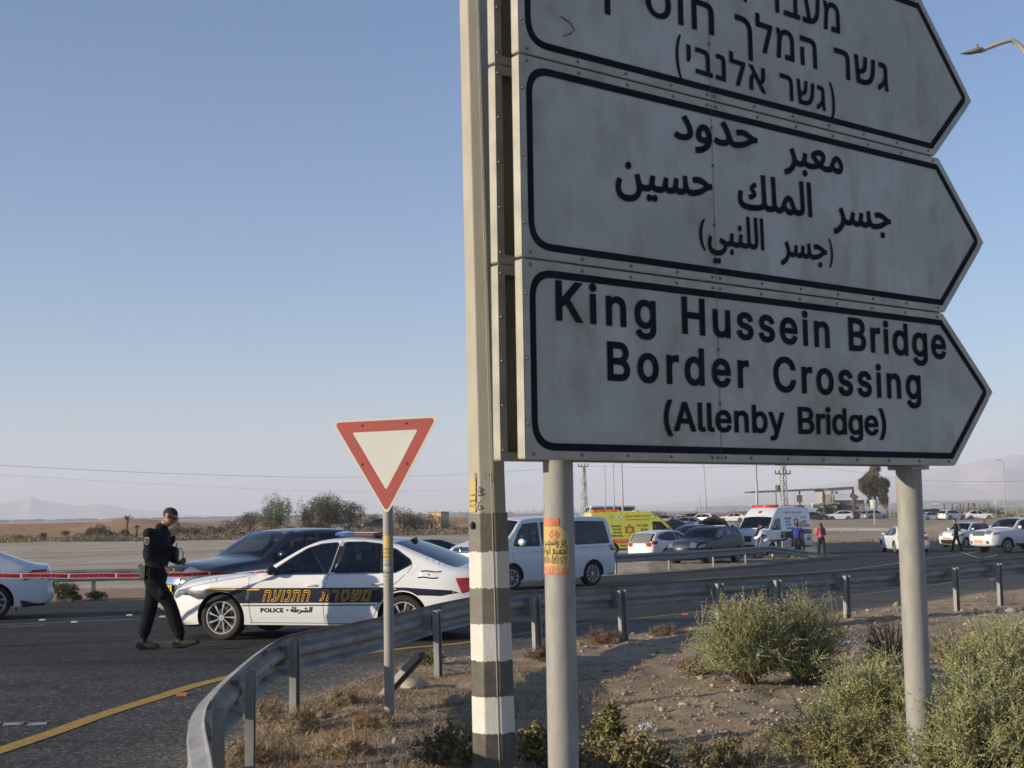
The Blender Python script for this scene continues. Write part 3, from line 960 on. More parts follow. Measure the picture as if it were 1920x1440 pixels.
def cyl_sticker(root, rad, a0, a1, z0, z1, m, off=.0012, cut=None, name='sticker', n=18, nz=10):
    """curved patch on a pole; angle measured from the -Y (camera) side, + towards +X"""
    V = []; F = []
    for j in range(nz + 1):
        for i in range(n + 1):
            u = i / n; v = j / nz
            vv = v if cut is None else v * cut(u)
            a = a0 + (a1 - a0) * u
            V.append(((rad + off) * math.sin(a), -(rad + off) * math.cos(a), z0 + (z1 - z0) * vv))
    for j in range(nz):
        for i in range(n):
            q = j * (n + 1) + i
            F.append((q, q + 1, q + n + 2, q + n + 1))
    return fast_mesh(name, V, F, m, root, smooth=True)
def cyl_text(root, rad, polys, a0, a1, z, em, m, off=.0022, name='print'):
    q, w = norm_polys(polys)
    def fn(V):
        a = a0 + (a1 - a0) * V[:, 0]
        return np.column_stack(((rad + off) * np.sin(a), -(rad + off) * np.cos(a), z + V[:, 1] * em))
    return glyph_mesh(name, q, fn, m, root)
paper_y = mat('yellow_paper', (.58, .42, .12), rough=.8, col2=(.50, .36, .16), scale=12, detail=6)
paper_r = mat('red_paper', (.52, .13, .07), rough=.8, col2=(.55, .25, .14), scale=20, detail=6)
ink = mat('black_ink', (.06, .05, .04), rough=.8)
ink_r = mat('red_ink', (.5, .10, .06), rough=.8)
ink_faint = mat('faded_ink', (.22, .19, .10), rough=.8)
root, P, rad = POST1
def zat(px, py, P, d=0):
    return at(px, py, P[1])[2]
zt = zat(1040, 971, P); zb = zat(1040, 1076, P)
cut = lambda u: 1 if u < .42 else 1 - .30 * ((u - .42) / .58) ** 1.1
st = cyl_sticker(root, rad, math.radians(-88), math.radians(34), zb, zt, paper_y, cut=cut)
k_ = (zt - zb)
st2 = cyl_sticker(root, rad, math.radians(-88), math.radians(34), zb, zb + k_ * .145, paper_r, off=.0020, name='sticker_band')
st3 = cyl_sticker(root, rad, math.radians(-88), math.radians(-2), zb + k_ * .85, zt, paper_r, off=.0020, name='sticker_band')
cyl_text(root, rad, text_polys('01577', offset=.01), math.radians(-60), math.radians(30), zb + k_ * .03, .040, mat('pale_red_ink', (.62, .33, .20), rough=.8), off=.003)
cyl_text(root, rad, text_polys('0549-801577', offset=.012), math.radians(-80), math.radians(28), zb + k_ * .19, .044, ink_faint)
cyl_text(root, rad, text_polys(ar('لجميع', 'انواع'), offset=.008), math.radians(-78), math.radians(28), zb + k_ * .36, .060, ink)
cyl_text(root, rad, text_polys(ar('جر', 'وسحب'), offset=.008), math.radians(-72), math.radians(24), zb + k_ * .52, .060, ink)
cyl_text(root, rad, text_polys('24', offset=.01), math.radians(-34), math.radians(-10), zb + k_ * .66, .038, ink_r)
rg = []
for k in range(25):
    a = 2 * math.pi * k / 24
    rg.append((math.radians(-22) + .30 * math.cos(a), zb + k_ * .70 + .020 * math.sin(a)))
MB().tube([((rad + .002) * math.sin(a), -(rad + .002) * math.cos(a), z) for a, z in rg], .0014, 5, cap=False).build('print_ring', ink_r, root)

# ------------------------------------------------------------------ octagonal striped pole
pt = gp(927, 1450); DP = 7.55
bx = at(927.5, 1440, DP); tx = at(887.5, 0, DP)
bz, tz = bx[2], tx[2]
lean = (tx[0] - bx[0]) / (tz - bz)
x_at0 = bx[0] - lean * (bz + .3)
root = empty('lighting_pole', (x_at0, DP, -.3), 0, 'tall octagonal pole, grey above, black and white bands below, left of the sign boards', 'lighting pole')
h_tot = 9.0
def oct_r(z):     # radius at height z over the ground plane, from the widths measured at the top and foot of the frame
    return np.interp(z, [bz, tz], [.1185, .0885]) if z < tz else max(.05, 0.0885 - (z - tz) * .0135)
PH = math.radians(-22.5 + 2)
def oct_seg(z0, z1, jag=0, off=0.0, rs=None):
    """one stretch of the pole; the paint edge wobbles by jag"""
    V = []; F = []; n = 96
    def ring(z, wob):
        for i in range(n):
            f = i / n * 8; k = int(f); t = f - k
            a0 = PH + k * math.pi / 4; a1 = a0 + math.pi / 4
            zz = z + (wob * (float(fbm(np.array([i * .31 + z * 7]), np.array([z * 3.1]), 3)[0]) + .4 * math.sin(i * 1.7)) if wob else 0)
            r = oct_r(zz) + off
            # rolled corners
            r *= 1.0
            x_ = (math.cos(a0) * (1 - t) + math.cos(a1) * t) * r / math.cos(math.pi / 8) * .985
            y_ = (math.sin(a0) * (1 - t) + math.sin(a1) * t) * r / math.cos(math.pi / 8) * .985
            V.append((x_ + lean * (zz + .3), y_, zz + .3))
    ring(z0, jag); ring(z1, jag)
    for i in range(n):
        j = (i + 1) % n
        F.append((i, j, n + j, n + i))
    return V, F
conc = mat('grey_pole_steel', (.37, .34, .28), rough=.7, metal=.1, var=.08, scale=10, detail=8, bump=.06, bscale=50, stretch=(1, 1, .3))
wp = mat('white_pole_paint', (.66, .64, .58), rough=.65, var=.06, scale=8, bump=.15, bscale=90, col2=(.60, .57, .50))
bpnt = mat('black_pole_paint', (.062, .056, .045), rough=.45, var=.35, scale=14, detail=7, bump=.15, bscale=90, col2=(.11, .10, .085))
gpnt = mat('grey_black_pole_paint', (.135, .125, .10), rough=.55, var=.2, scale=10, detail=7, bump=.12, bscale=80, col2=(.17, .155, .13))
V, F = oct_seg(-.3, h_tot)
fast_mesh('shaft', V, F, conc, root)
edges_px = [(962, 1033, gpnt), (1033, 1101, wp), (1101, 1167, gpnt), (1167, 1236, wp), (1236, 1302, bpnt), (1302, 1370, wp), (1370, 1436, bpnt), (1436, 1505, wp)]
for (a, b, m_) in edges_px:
    za = zat(925, a, (0, DP)); zb_ = zat(925, b, (0, DP))
    V, F = oct_seg(zb_, za, jag=.006, off=.0022 if m_ is wp else .0031)
    fast_mesh('painted_band', V, F, m_, root)
# weld seam and odds and ends on the pole
sx = [( (oct_r(z) * 1.02) * math.sin(math.radians(14)) + lean * (z + .3), -(oct_r(z) * 1.045) * math.cos(math.radians(14)), z + .3) for z in np.linspace(-.2, 7, 40)]
MB().tube(sx, .0022, 4).build('weld_seam', conc, root)
MB().sphere((lean * (zat(884, 985, (0, DP)) + .3) - .085, -.085, zat(884, 985, (0, DP)) + .3), .014, 8, 6, sc=(1, 1, 1.6)).build('bolt_hole', mat('hole_dark', (.03, .03, .03), rough=.8), root)
def pole_patch(px0, px1, py0, py1, m, name, off=.004):
    z1 = zat(900, py0, (0, DP)); z0 = zat(900, py1, (0, DP)); zc = (z0 + z1) / 2
    cx = x_at0 + lean * (zc + .3); r = oct_r(zc)
    xs0 = at(px0, 900, DP)[0] - cx; xs1 = at(px1, 900, DP)[0] - cx
    return xs0, xs1, z0, z1, r
# flat facet carrying sticker: between the two visible corners on the left
def facet_quad(px0, px1, py0, py1, m, name, off=.004):
    V = []
    for (px, py) in ((px0, py1), (px1, py1), (px1, py0), (px0, py0)):
        P_ = at(px, py, DP); cx = x_at0 + lean * (P_[2] + .3); r = oct_r(P_[2])
        # find y on the octagon for this x
        best = None
        for k in range(8):
            a0 = PH + k * math.pi / 4; a1 = a0 + math.pi / 4
            x0 = math.cos(a0) * r * 1.066; y0 = math.sin(a0) * r * 1.066; x1 = math.cos(a1) * r * 1.066; y1 = math.sin(a1) * r * 1.066
            dx = P_[0] - cx
            if (x0 - dx) * (x1 - dx) <= 0 and abs(x1 - x0) > 1e-6:
                yy = y0 + (y1 - y0) * (dx - x0) / (x1 - x0)
                if best is None or yy < best: best = yy
        if best is None: best = -.03
        V.append((P_[0] - cx + lean * (P_[2] + .3), best - off, P_[2] + .3))
    return np.array(V)
def facet_map(px0, px1, py0, py1, off):
    Q = facet_quad(px0, px1, py0, py1, None, '', off)
    return lambda V: (Q[0] * (1 - V[:, :1]) * (1 - V[:, 1:]) + Q[1] * V[:, :1] * (1 - V[:, 1:]) + Q[2] * V[:, :1] * V[:, 1:] + Q[3] * (1 - V[:, :1]) * V[:, 1:])
Q = facet_quad(880.5, 892.5, 896, 960, None, '')
MB().add(Q, [(0, 1, 2, 3)]).build('sticker', paper_y, root)
def facet_text(t, box, em, m, offset=0, off=.006, ff=None):
    q, w = norm_polys(text_polys(t, offset=offset))
    mm = facet_map(*box, off)
    h = max(p[:, 1].max() for p in q); l = min(p[:, 1].min() for p in q)
    q = [np.column_stack((p[:, 0], (p[:, 1] - l) / (h - l))) for p in q]
    glyph_mesh('print', q, mm, m, root)
facet_text(ar('لجميع'), (881.5, 892, 934, 944), 1, ink)
facet_text(ar('وسحب'), (881.5, 892, 926, 932), 1, ink)
facet_text('801577', (881.5, 892, 946, 951), 1, ink_faint)
pen = mat('marker_grey', (.25, .24, .21), rough=.8)
facet_text('149', (891, 925, 887, 903), 1, pen)
facet_text('3', (893, 900, 913, 930), 1, pen)
facet_text('6', (893, 900, 939, 956), 1, pen)

# ------------------------------------------------------------------ yield sign
YD = 10.4
b0 = gp(731, 1380)
YD = b0[1]
root = empty('yield_sign', (b0[0], YD, b0[2]), 0, 'red and white give way triangle on a slim grey post by the bent guardrail', 'road sign')
gx0 = b0[0]
topz = at(722, 800, YD)[2]
p_l = at(633, 794, YD); p_r = at(812, 788, YD); p_b = at(726, 956, YD)
tri = np.array([(p_l[0] - gx0, p_l[2] - b0[2]), (p_b[0] - gx0, p_b[2] - b0[2]), (p_r[0] - gx0, p_r[2] - b0[2])])
tri = tri.mean(0) + (tri - tri.mean(0)) * (1.15, 1.10)
yaw = math.radians(-14)     # the plate is turned a little to the left
cxm = tri[:, 0].mean()
def yq(P, off):
    P = np.atleast_2d(P)
    dx = (P[:, 0] - cxm) / math.cos(yaw)
    return np.column_stack((cxm + dx * math.cos(yaw) - 0 * off, -.055 + dx * math.sin(yaw) - off, P[:, 1]))
red = mat('faded_red_film', (.42, .065, .055), rough=.45, col2=(.36, .075, .06), scale=3)
whf = mat('cream_white_film', (.66, .655, .60), rough=.45, col2=(.60, .595, .54), scale=4)
rim = mat('pale_rim', (.60, .60, .50), rough=.5)
o3 = rounded(tri, [.035, .035, .035], 8)
i1 = rounded(inset(tri, .014), [.030] * 3, 8)
i2 = rounded(inset(tri, .100), [.012] * 3, 6)
def plate(outer, inner, m, off, name):
    lp = [outer] + ([inner] if inner is not None else [])
    V_, F_ = cdt(lp); F_ = np.array([f for f in F_ if len(f) == 3]); cen = V_[F_].mean(1)
    k = inside(cen, outer)
    if inner is not None: k &= ~inside(cen, inner)
    return fast_mesh(name, yq(V_, off), F_[k], m, root)
plate(o3, i1, rim, 0, 'rim'); plate(i1, i2, red, .0, 'red_border'); plate(i2, None, whf, .0, 'white_field')
V_, F_ = cdt([o3]); F_ = np.array([f for f in F_ if len(f) == 3]); F_ = F_[inside(V_[F_].mean(1), o3)]
fast_mesh('back_plate', yq(V_, -.016), F_, galv, root)
n = len(o3); VV = np.vstack([yq(o3, 0), yq(o3, -.016)])
fast_mesh('edge', VV, [(i, (i + 1) % n, n + (i + 1) % n, n + i) for i in range(n)], rim, root)
MB().tube([(0, 0, -.4), (at(727, 960, YD)[0] - gx0, 0, tri[1][1] + .3)], .040, 28).build('post', galv_post, root, smooth=True, angle=50)
for (px, py) in ((679, 798), (763, 795), (679, 871), (764, 870)):
    q = at(px, py, YD); c_ = yq([(q[0] - gx0, q[2] - b0[2])], .002)[0]
    MB().sphere(c_, .0085, 8, 5).build('bolt', mat('dark_bolt', (.09, .08, .07), rough=.5, metal=.6), root)
def zl(py, px=731): return at(px, py, YD)[2] - b0[2]
offx = (at(727, 960, YD)[0] - gx0)
def ypatch(py0, py1, m, name):
    c = cyl_sticker(root, .040, math.radians(-80), math.radians(38), zl(py1), zl(py0), m, name=name)
    c.location.x = offx * .5
ypatch(1004, 1049, paper_y, 'sticker'); ypatch(1052, 1068, mat('grey_paper', (.42, .41, .38), rough=.8, var=.1), 'sticker'); ypatch(1069, 1084, MATS['grey_paper'], 'sticker')
for (t, py, em, m_) in ((ar('جر', 'وسحب'), 1030, .028, ink), (ar('لجميع'), 1037, .030, ink_faint), ('0549-801577', 1046, .022, ink_faint), (ar('ونشات'), 1060, .038, ink), (ar('لجميع', 'انواع'), 1074, .03, ink), ('0549-801577', 1082, .02, ink_faint)):
    c = cyl_text(root, .040, text_polys(t, offset=.012), math.radians(-72), math.radians(34), zl(py), em, m_, off=.002)
    c.location.x = offx * .5

# ------------------------------------------------------------------ guardrails
GD, GH = .082, .31
WPROF = [(0, 0), (-.012, .012), (-.074, .040), (-.080, .075), (-.074, .092), (-.012, .128), (-.004, .155), (-.012, .182), (-.074, .218), (-.080, .235), (-.074, .270), (-.012, .298), (0, .31)]
def wbeam(path, side=1, name='beam', parent=None, th=.004, m=None):
    """W section; the crests stand out on the traffic side (left of travel if side=1)"""
    p1 = [(a * side, b) for a, b in WPROF]; p2 = [((a + th) * side, b) for a, b in WPROF]
    prof = p1 + p2[::-1]
    mb = MB().sweep(prof, path, closed_prof=True, caps=True)
    return mb.build(name, m or galv_rail, parent)
galv_rail = mat('weathered_guardrail_zinc', (.27, .265, .255), rough=.65, spec=.3, metal=.08, var=.25, scale=3.5, detail=8, bump=.05, bscale=20, stretch=(1, 1, 3))
galv_dark = mat('weathered_post_zinc', (.29, .285, .27), rough=.65, spec=.3, metal=.08, var=.2, scale=6, detail=8, bump=.05, bscale=30, stretch=(1, 1, .3))
def c_post(h, w=.12, d=.055, t=.005, flip=1):
    """C channel, web facing +y, flanges towards -y with lips"""
    w2 = w / 2
    pr = [(-w2 + .018, -d), (-w2, -d), (-w2, 0), (w2, 0), (w2, -d), (w2 - .018, -d), (w2 - .018, -d + t), (w2 - t, -d + t), (w2 - t, -t), (-w2 + t, -t), (-w2 + t, -d + t), (-w2 + .018, -d + t)]
    return MB().prism(pr, 0, h, ax='z')
RP = [(-.93, 4.3, .75), (-1.24, 5.5, .75), (-1.52, 6.60, .75), (-1.66, 7.45, .75), (-1.77, 8.7, .75), (-1.86, 10.2, .75), (-1.84, 11.05, .75), (-1.50, 12.1, .75), (-1.10, 13.4, .75), (-.80, 14.5, .76), (-.35, 15.6, .77), (.16, 16.3, .77), (1.29, 17.3, .77), (2.5, 18.35, .77), (3.65, 19.15, .77), (4.8, 20.05, .77), (5.86, 21.0, .77), (6.9, 21.9, .77), (8.1, 23.2, .77), (9.05, 24.1, .77), (10.6, 25.7, .76), (12.4, 27.6, .75), (14.5, 29.8, .75), (17, 32.5, .75)]
RC = np.array(curve(RP, 6))
NG = empty('guardrail', (0, 0, 0), 0, 'near steel guardrail, bent at lower left and curving right along the dirt verge', 'guardrail')
# beams in lengths of about three posts
cuts = [0, 18, 30, 54, 72, 90, 108, 126, len(RC) - 1]
for a, b in zip(cuts[:-1], cuts[1:]):
    path = RC[max(a - 1, 0):b + 1].copy()
    path[:, 2] -= GH
    o = wbeam([tuple(p) for p in path], side=1, parent=NG)
    if a: o.location = (0, 0, -.0)
    if (a // 18) % 2: o.location = (.004, -.003, .002)
post_px = [(395, 1330, 7.1, .0), (455, 1258, 8.75, 0), (543, 1199, 10.95, 0), (818, 1144, 13.9, 0)]
posts = []
for (px, py, D_, _) in post_px:
    q = at(px, py, D_); posts.append((q[0], q[1], q[2]))
for (px, py) in [(975, 1117), (1147, 1107), (1300, 1092.6), (1439, 1086), (1560, 1078.6), (1659, 1069), (1751, 1064), (1832, 1055.4), (1902, 1051)]:
    r = ray(px, py)
    # post tops stand at .70: find where the ray meets the rail line offset
    t = (0.705 - CAM_Z) / r[2]; q = np.array([r[0] * t, r[1] * t, .705]); posts.append(tuple(q))
posts += [(11.2, 26.1, .70), (13.2, 28.2, .70), (-1.15, 5.6, .70)]
pm = c_post(1.0).build('post', galv_dark, NG, fixn=True)
sp_ = MB().prism([(-.035, -.02), (.035, -.02), (.03, .07), (-.03, .07)], .02, .17, ax='z').build('spacer', galv_dark, NG)
bolt = MB().sphere((0, 0, 0), .016, 8, 5).build('bolt', rivet_m, NG)
first = True
def facing_of(x, y):
    d = np.hypot(RC[:, 0] - x, RC[:, 1] - y); i = int(np.argmin(d)); i0 = max(i - 1, 0); i1 = min(i + 1, len(RC) - 1)
    t = RC[i1] - RC[i0]; return math.atan2(t[1], t[0]), RC[i], d[i]
for i, (px_, py_, ztop) in enumerate(posts):
    a, near_, dd = facing_of(px_, py_)
    # traffic side is to the left of travel; keep the post just behind the beam
    nv_ = np.array([math.sin(a), -math.cos(a)])
    P_ = near_[:2] + nv_ * .115
    if i < 4: P_ = np.array([px_, py_]) * .8 + P_ * .2
    o = pm if first else pm.copy()
    o2 = sp_ if first else sp_.copy()
    o3_ = bolt if first else bolt.copy()
    if not first:
        for q in (o, o2, o3_): COL.objects.link(q)
    first = False
    o.location = (P_[0], P_[1], -.30); o.rotation_euler = (random.uniform(-.02, .02), random.uniform(-.03, .03), a + math.pi)
    o.rotation_euler.z = a
    o.scale = (1, 1, (ztop + .30) / 1.0)
    o2.location = (P_[0] - nv_[0] * .065, P_[1] - nv_[1] * .065, near_[2] - .255); o2.rotation_euler = (0, 0, a)
    o3_.location = (P_[0] + nv_[0] * .012, P_[1] + nv_[1] * .012, ztop - .12)
# splice plates and bolts where beams lap
for i in cuts[1:-1]:
    seg = RC[i - 1:i + 1].copy(); mp_ = seg[0] + (seg[1] - seg[0]) * .5; u_ = (seg[1] - seg[0]) / np.linalg.norm(seg[1] - seg[0]) * .17; seg = np.array([mp_ - u_, mp_ + u_]); seg[:, 2] -= GH - .002
    n_ = np.array([u_[1], -u_[0], 0]) / .17 * .007
    wbeam([tuple(p + n_) for p in seg], side=1, name='splice_plate', parent=NG, m=galv_dark)
for i in (18, 30, 54, 72, 90, 108):
    p = RC[i]; a = math.atan2(*(RC[i + 1] - RC[i - 1])[[1, 0]]); nv_ = np.array([math.sin(a), -math.cos(a)])
    for (dx, dz) in ((-.06, -.06), (.06, -.06), (-.06, -.25), (.06, -.25), (0, -.155)):
        b2 = bolt.copy(); COL.objects.link(b2)
        b2.location = (p[0] + math.cos(a) * dx + nv_[0] * (.004 if dz == -.155 else -.03), p[1] + math.sin(a) * dx + nv_[1] * (.004 if dz == -.155 else -.03), p[2] + dz)
# knocked-over post lying on the verge
a = gp(712, 1306, .05); b = at(788, 1222, 12.1)
fp = c_post(1.0, w=.10).build('fallen_post', galv_dark, None)
vv = Vector([b[i] - a[i] for i in range(3)]); fp.location = a; fp.scale = (1, 1, vv.length)
fp.rotation_euler = vv.to_track_quat('Z', 'Y').to_euler()
tag(fp, 'loose steel channel post knocked over on the dirt beside the give way sign', 'post')

# far guardrail, left and middle, across the road
def far_rail(px, h, label, spacing=2.0, endh=None, posts_double=False, flip=1, wh=None, start=0, m=None, pm_=None):
    P = np.array(curve([gp(*p)[:2] for p in px], 8))
    P = resample(P, .5)
    n = len(P); hh = np.full(n, h)
    if endh is not None:
        k = min(n, 12); hh[-k:] = np.linspace(h, endh, k)
    Z = gz(P[:, 1])
    root = empty('guardrail', (0, 0, 0), 0, label, 'guardrail')
    step = 8
    for s_ in range(0, n - 1, step):
        seg = [(P[i][0], P[i][1], Z[i] + hh[i] - GH) for i in range(s_, min(n, s_ + step + 1))]
        if len(seg) > 1: wbeam(seg, side=-flip, parent=root, m=m or galv_rail)
    pr = None
    for i in range(start, n, int(spacing / .5)):
        d = P[min(i + 1, n - 1)] - P[max(i - 1, 0)]; a = math.atan2(d[1], d[0]); nv_ = np.array([-math.sin(a), math.cos(a)]) * flip
        for dd in ((0, .28) if posts_double and i % 3 == 0 else (0,)):
            if pr is None:
                pr = c_post(1.0, w=.11).build('post', galv_dark, root); o = pr
            else:
                o = pr.copy(); COL.objects.link(o)
            o.location = (P[i][0] + nv_[0] * .10 + math.cos(a) * dd, P[i][1] + nv_[1] * .10 + math.sin(a) * dd, Z[i] - .35); o.rotation_euler = (0, 0, a + (math.pi if flip > 0 else 0)); o.scale = (1, 1, hh[i] + .27)
    return root
far_rail([(-120, 1126), (20, 1124), (97, 1121.5), (262, 1117), (420, 1113), (560, 1106), (700, 1100), (850, 1093), (1000, 1085), (1140, 1078), (1193, 1074.5), (1246, 1071), (1296, 1067), (1345, 1063), (1395, 1058), (1445, 1053), (1490, 1048.5), (1517, 1046)], .72, 'guardrail across the road, running behind the police car and ending by the woman in pink', spacing=4.0, endh=.36)
far_rail([(1527, 1003.5), (1600, 1004), (1700, 1005), (1800, 1005), (1960, 1003), (2080, 1001)], .70, 'distant pale guardrail beyond the far right lane, behind the white sedan', spacing=3.0)
# ------------------------------------------------------------------ vehicles
tyre_m = mat('tyre_rubber', (.022, .021, .020), rough=.85, var=.25, scale=6, bump=.1, bscale=60)
alloy = mat('alloy_wheel', (.55, .55, .56), rough=.3, metal=.75)
alloy_d = mat('dark_alloy', (.06, .06, .065), rough=.35, metal=.6)
black_pl = mat('black_plastic', (.022, .022, .024), rough=.55, var=.2, scale=20)
under_m = mat('dark_underbody', (.012, .012, .012), rough=.9)
inter_m = mat('car_interior', (.13, .12, .11), rough=.85, var=.2, scale=5)
inter_b = mat('beige_interior', (.30, .27, .22), rough=.8)
rubber = mat('black_trim', (.012, .012, .014), rough=.3)
chrome = mat('chrome', (.7, .7, .72), rough=.12, metal=1.0)
glass_m = glass_mat('tinted_glass', (.38, .41, .42))
glass_dark = glass_mat('dark_tinted_glass', (.045, .05, .06))
glass_wind = glass_mat('windscreen_glass', (.55, .60, .60))
white_p = paint('white_car_paint', (.74, .745, .75), dirt=.04)
lamp_g = mat('headlamp_lens', (.20, .23, .27), rough=.12, metal=.3, spec=.9, var=.25, scale=16)
lamp_r = mat('red_tail_lens', (.34, .012, .014), rough=.15, coat=.8, var=.25, scale=12)
lamp_rd = mat('dark_red_lens', (.10, .008, .012), rough=.12, coat=.8)
plate_y = mat('yellow_plate', (.75, .46, .03), rough=.5)
plate_p = mat('orange_pink_plate', (.75, .28, .20), rough=.5)
seam_m = mat('panel_gap', (.015, .015, .017), rough=.9)
orange_l = mat('orange_lens', (.7, .2, .02), rough=.2)

def wheel(parent, x, y, r, w, side, rimr, spokes=5, rm=None, steel=False, steer=0.0):
    """side=+1: the outer face looks to +y. Tyre and rim hang from an Empty-like hub mesh named wheel"""
    rm = rm or alloy
    root = MB().tube([(0, -side * w * .5, 0), (0, -side * w * .15, 0)], rimr * .55, 16).build('wheel', under_m, parent)
    root.location = (x, y, r)
    root.rotation_euler = (0, 0, steer)
    # tyre, lathed round the y axis
    prof = [(rimr - .004, -.5), (rimr + .01, -.5), (r * .90, -.50), (r * .975, -.43), (r, -.30), (r, .30), (r * .975, .43), (r * .90, .50), (rimr + .012, .47), (rimr - .004, .40)]
    n = 40; V = []; F = []
    for (rr, t) in prof:
        for k in range(n):
            a = 2 * math.pi * k / n
            V.append((rr * math.cos(a), side * t * w, rr * math.sin(a)))
    for j in range(len(prof) - 1):
        for k in range(n):
            F.append((j * n + k, j * n + (k + 1) % n, (j + 1) * n + (k + 1) % n, (j + 1) * n + k))
    MB().add(V, F).build('tyre', tyre_m, root, smooth=True, angle=50)
    mb = MB()
    # rim lip, barrel and dark disc
    prof = [(rimr, .42), (rimr + .004, .47), (rimr - .012, .47), (rimr - .022, .38), (rimr - .03, .1)]
    V = []; F = []
    for (rr, t) in prof:
        for k in range(n):
            a = 2 * math.pi * k / n
            V.append((rr * math.cos(a), side * t * w, rr * math.sin(a)))
    for j in range(len(prof) - 1):
        for k in range(n):
            F.append((j * n + k, j * n + (k + 1) % n, (j + 1) * n + (k + 1) % n, (j + 1) * n + k))
    mb.add(V, F)
    yo = side * w * .40; yi = side * w * .30
    def P(rr, a, y): return (rr * math.cos(a), y, rr * math.sin(a))
    if steel:
        for k in range(10):
            a = 2 * math.pi * k / 10
            q = [(rimr * .30, a - .30), (rimr * .9, a - .20), (rimr * .97, a - .12), (rimr * .97, a + .12), (rimr * .9, a + .20), (rimr * .30, a + .30)]
            mb.add([P(rr, aa, yo) for rr, aa in q] + [P(rr, aa, yi) for rr, aa in q], [(0, 1, 2, 3, 4, 5)] + [(i, (i + 1) % 6, 6 + (i + 1) % 6, 6 + i) for i in range(6)])
        mb.tube([(0, yo, 0), (0, yo + side * .006, 0)], rimr * .33, 20)
    else:
        for k in range(spokes):
            a = 2 * math.pi * k / spokes + .2
            wi = 1.1 / spokes; wo = .62 / spokes * 1.7
            tw = .10
            q = [(rimr * .16, a - wi * 1.2), (rimr * .55, a - wi * .55 + tw), (rimr * .965, a - wo * .62 + tw * 1.5), (rimr * .965, a + wo * .62 + tw * 1.5), (rimr * .55, a + wi * .55 + tw), (rimr * .16, a + wi * 1.2)]
            mb.add([P(rr, aa, yo + side * (.004 if i in (1, 4) else 0)) for i, (rr, aa) in enumerate(q)] + [P(rr, aa, yi) for rr, aa in q], [(0, 1, 4, 5), (1, 2, 3, 4)] + [(i, (i + 1) % 6, 6 + (i + 1) % 6, 6 + i) for i in range(6)])
        mb.tube([(0, yi, 0), (0, yo + side * .008, 0)], rimr * .19, 16)
    mb.build('rim', rm, root, smooth=True, angle=35)
    MB().tube([(0, side * w * .02, 0), (0, side * w * .10, 0)], rimr - .028, 24).build('brake_disc', mat('brake_steel', (.05, .05, .05), rough=.6, metal=.5), root)
    return root

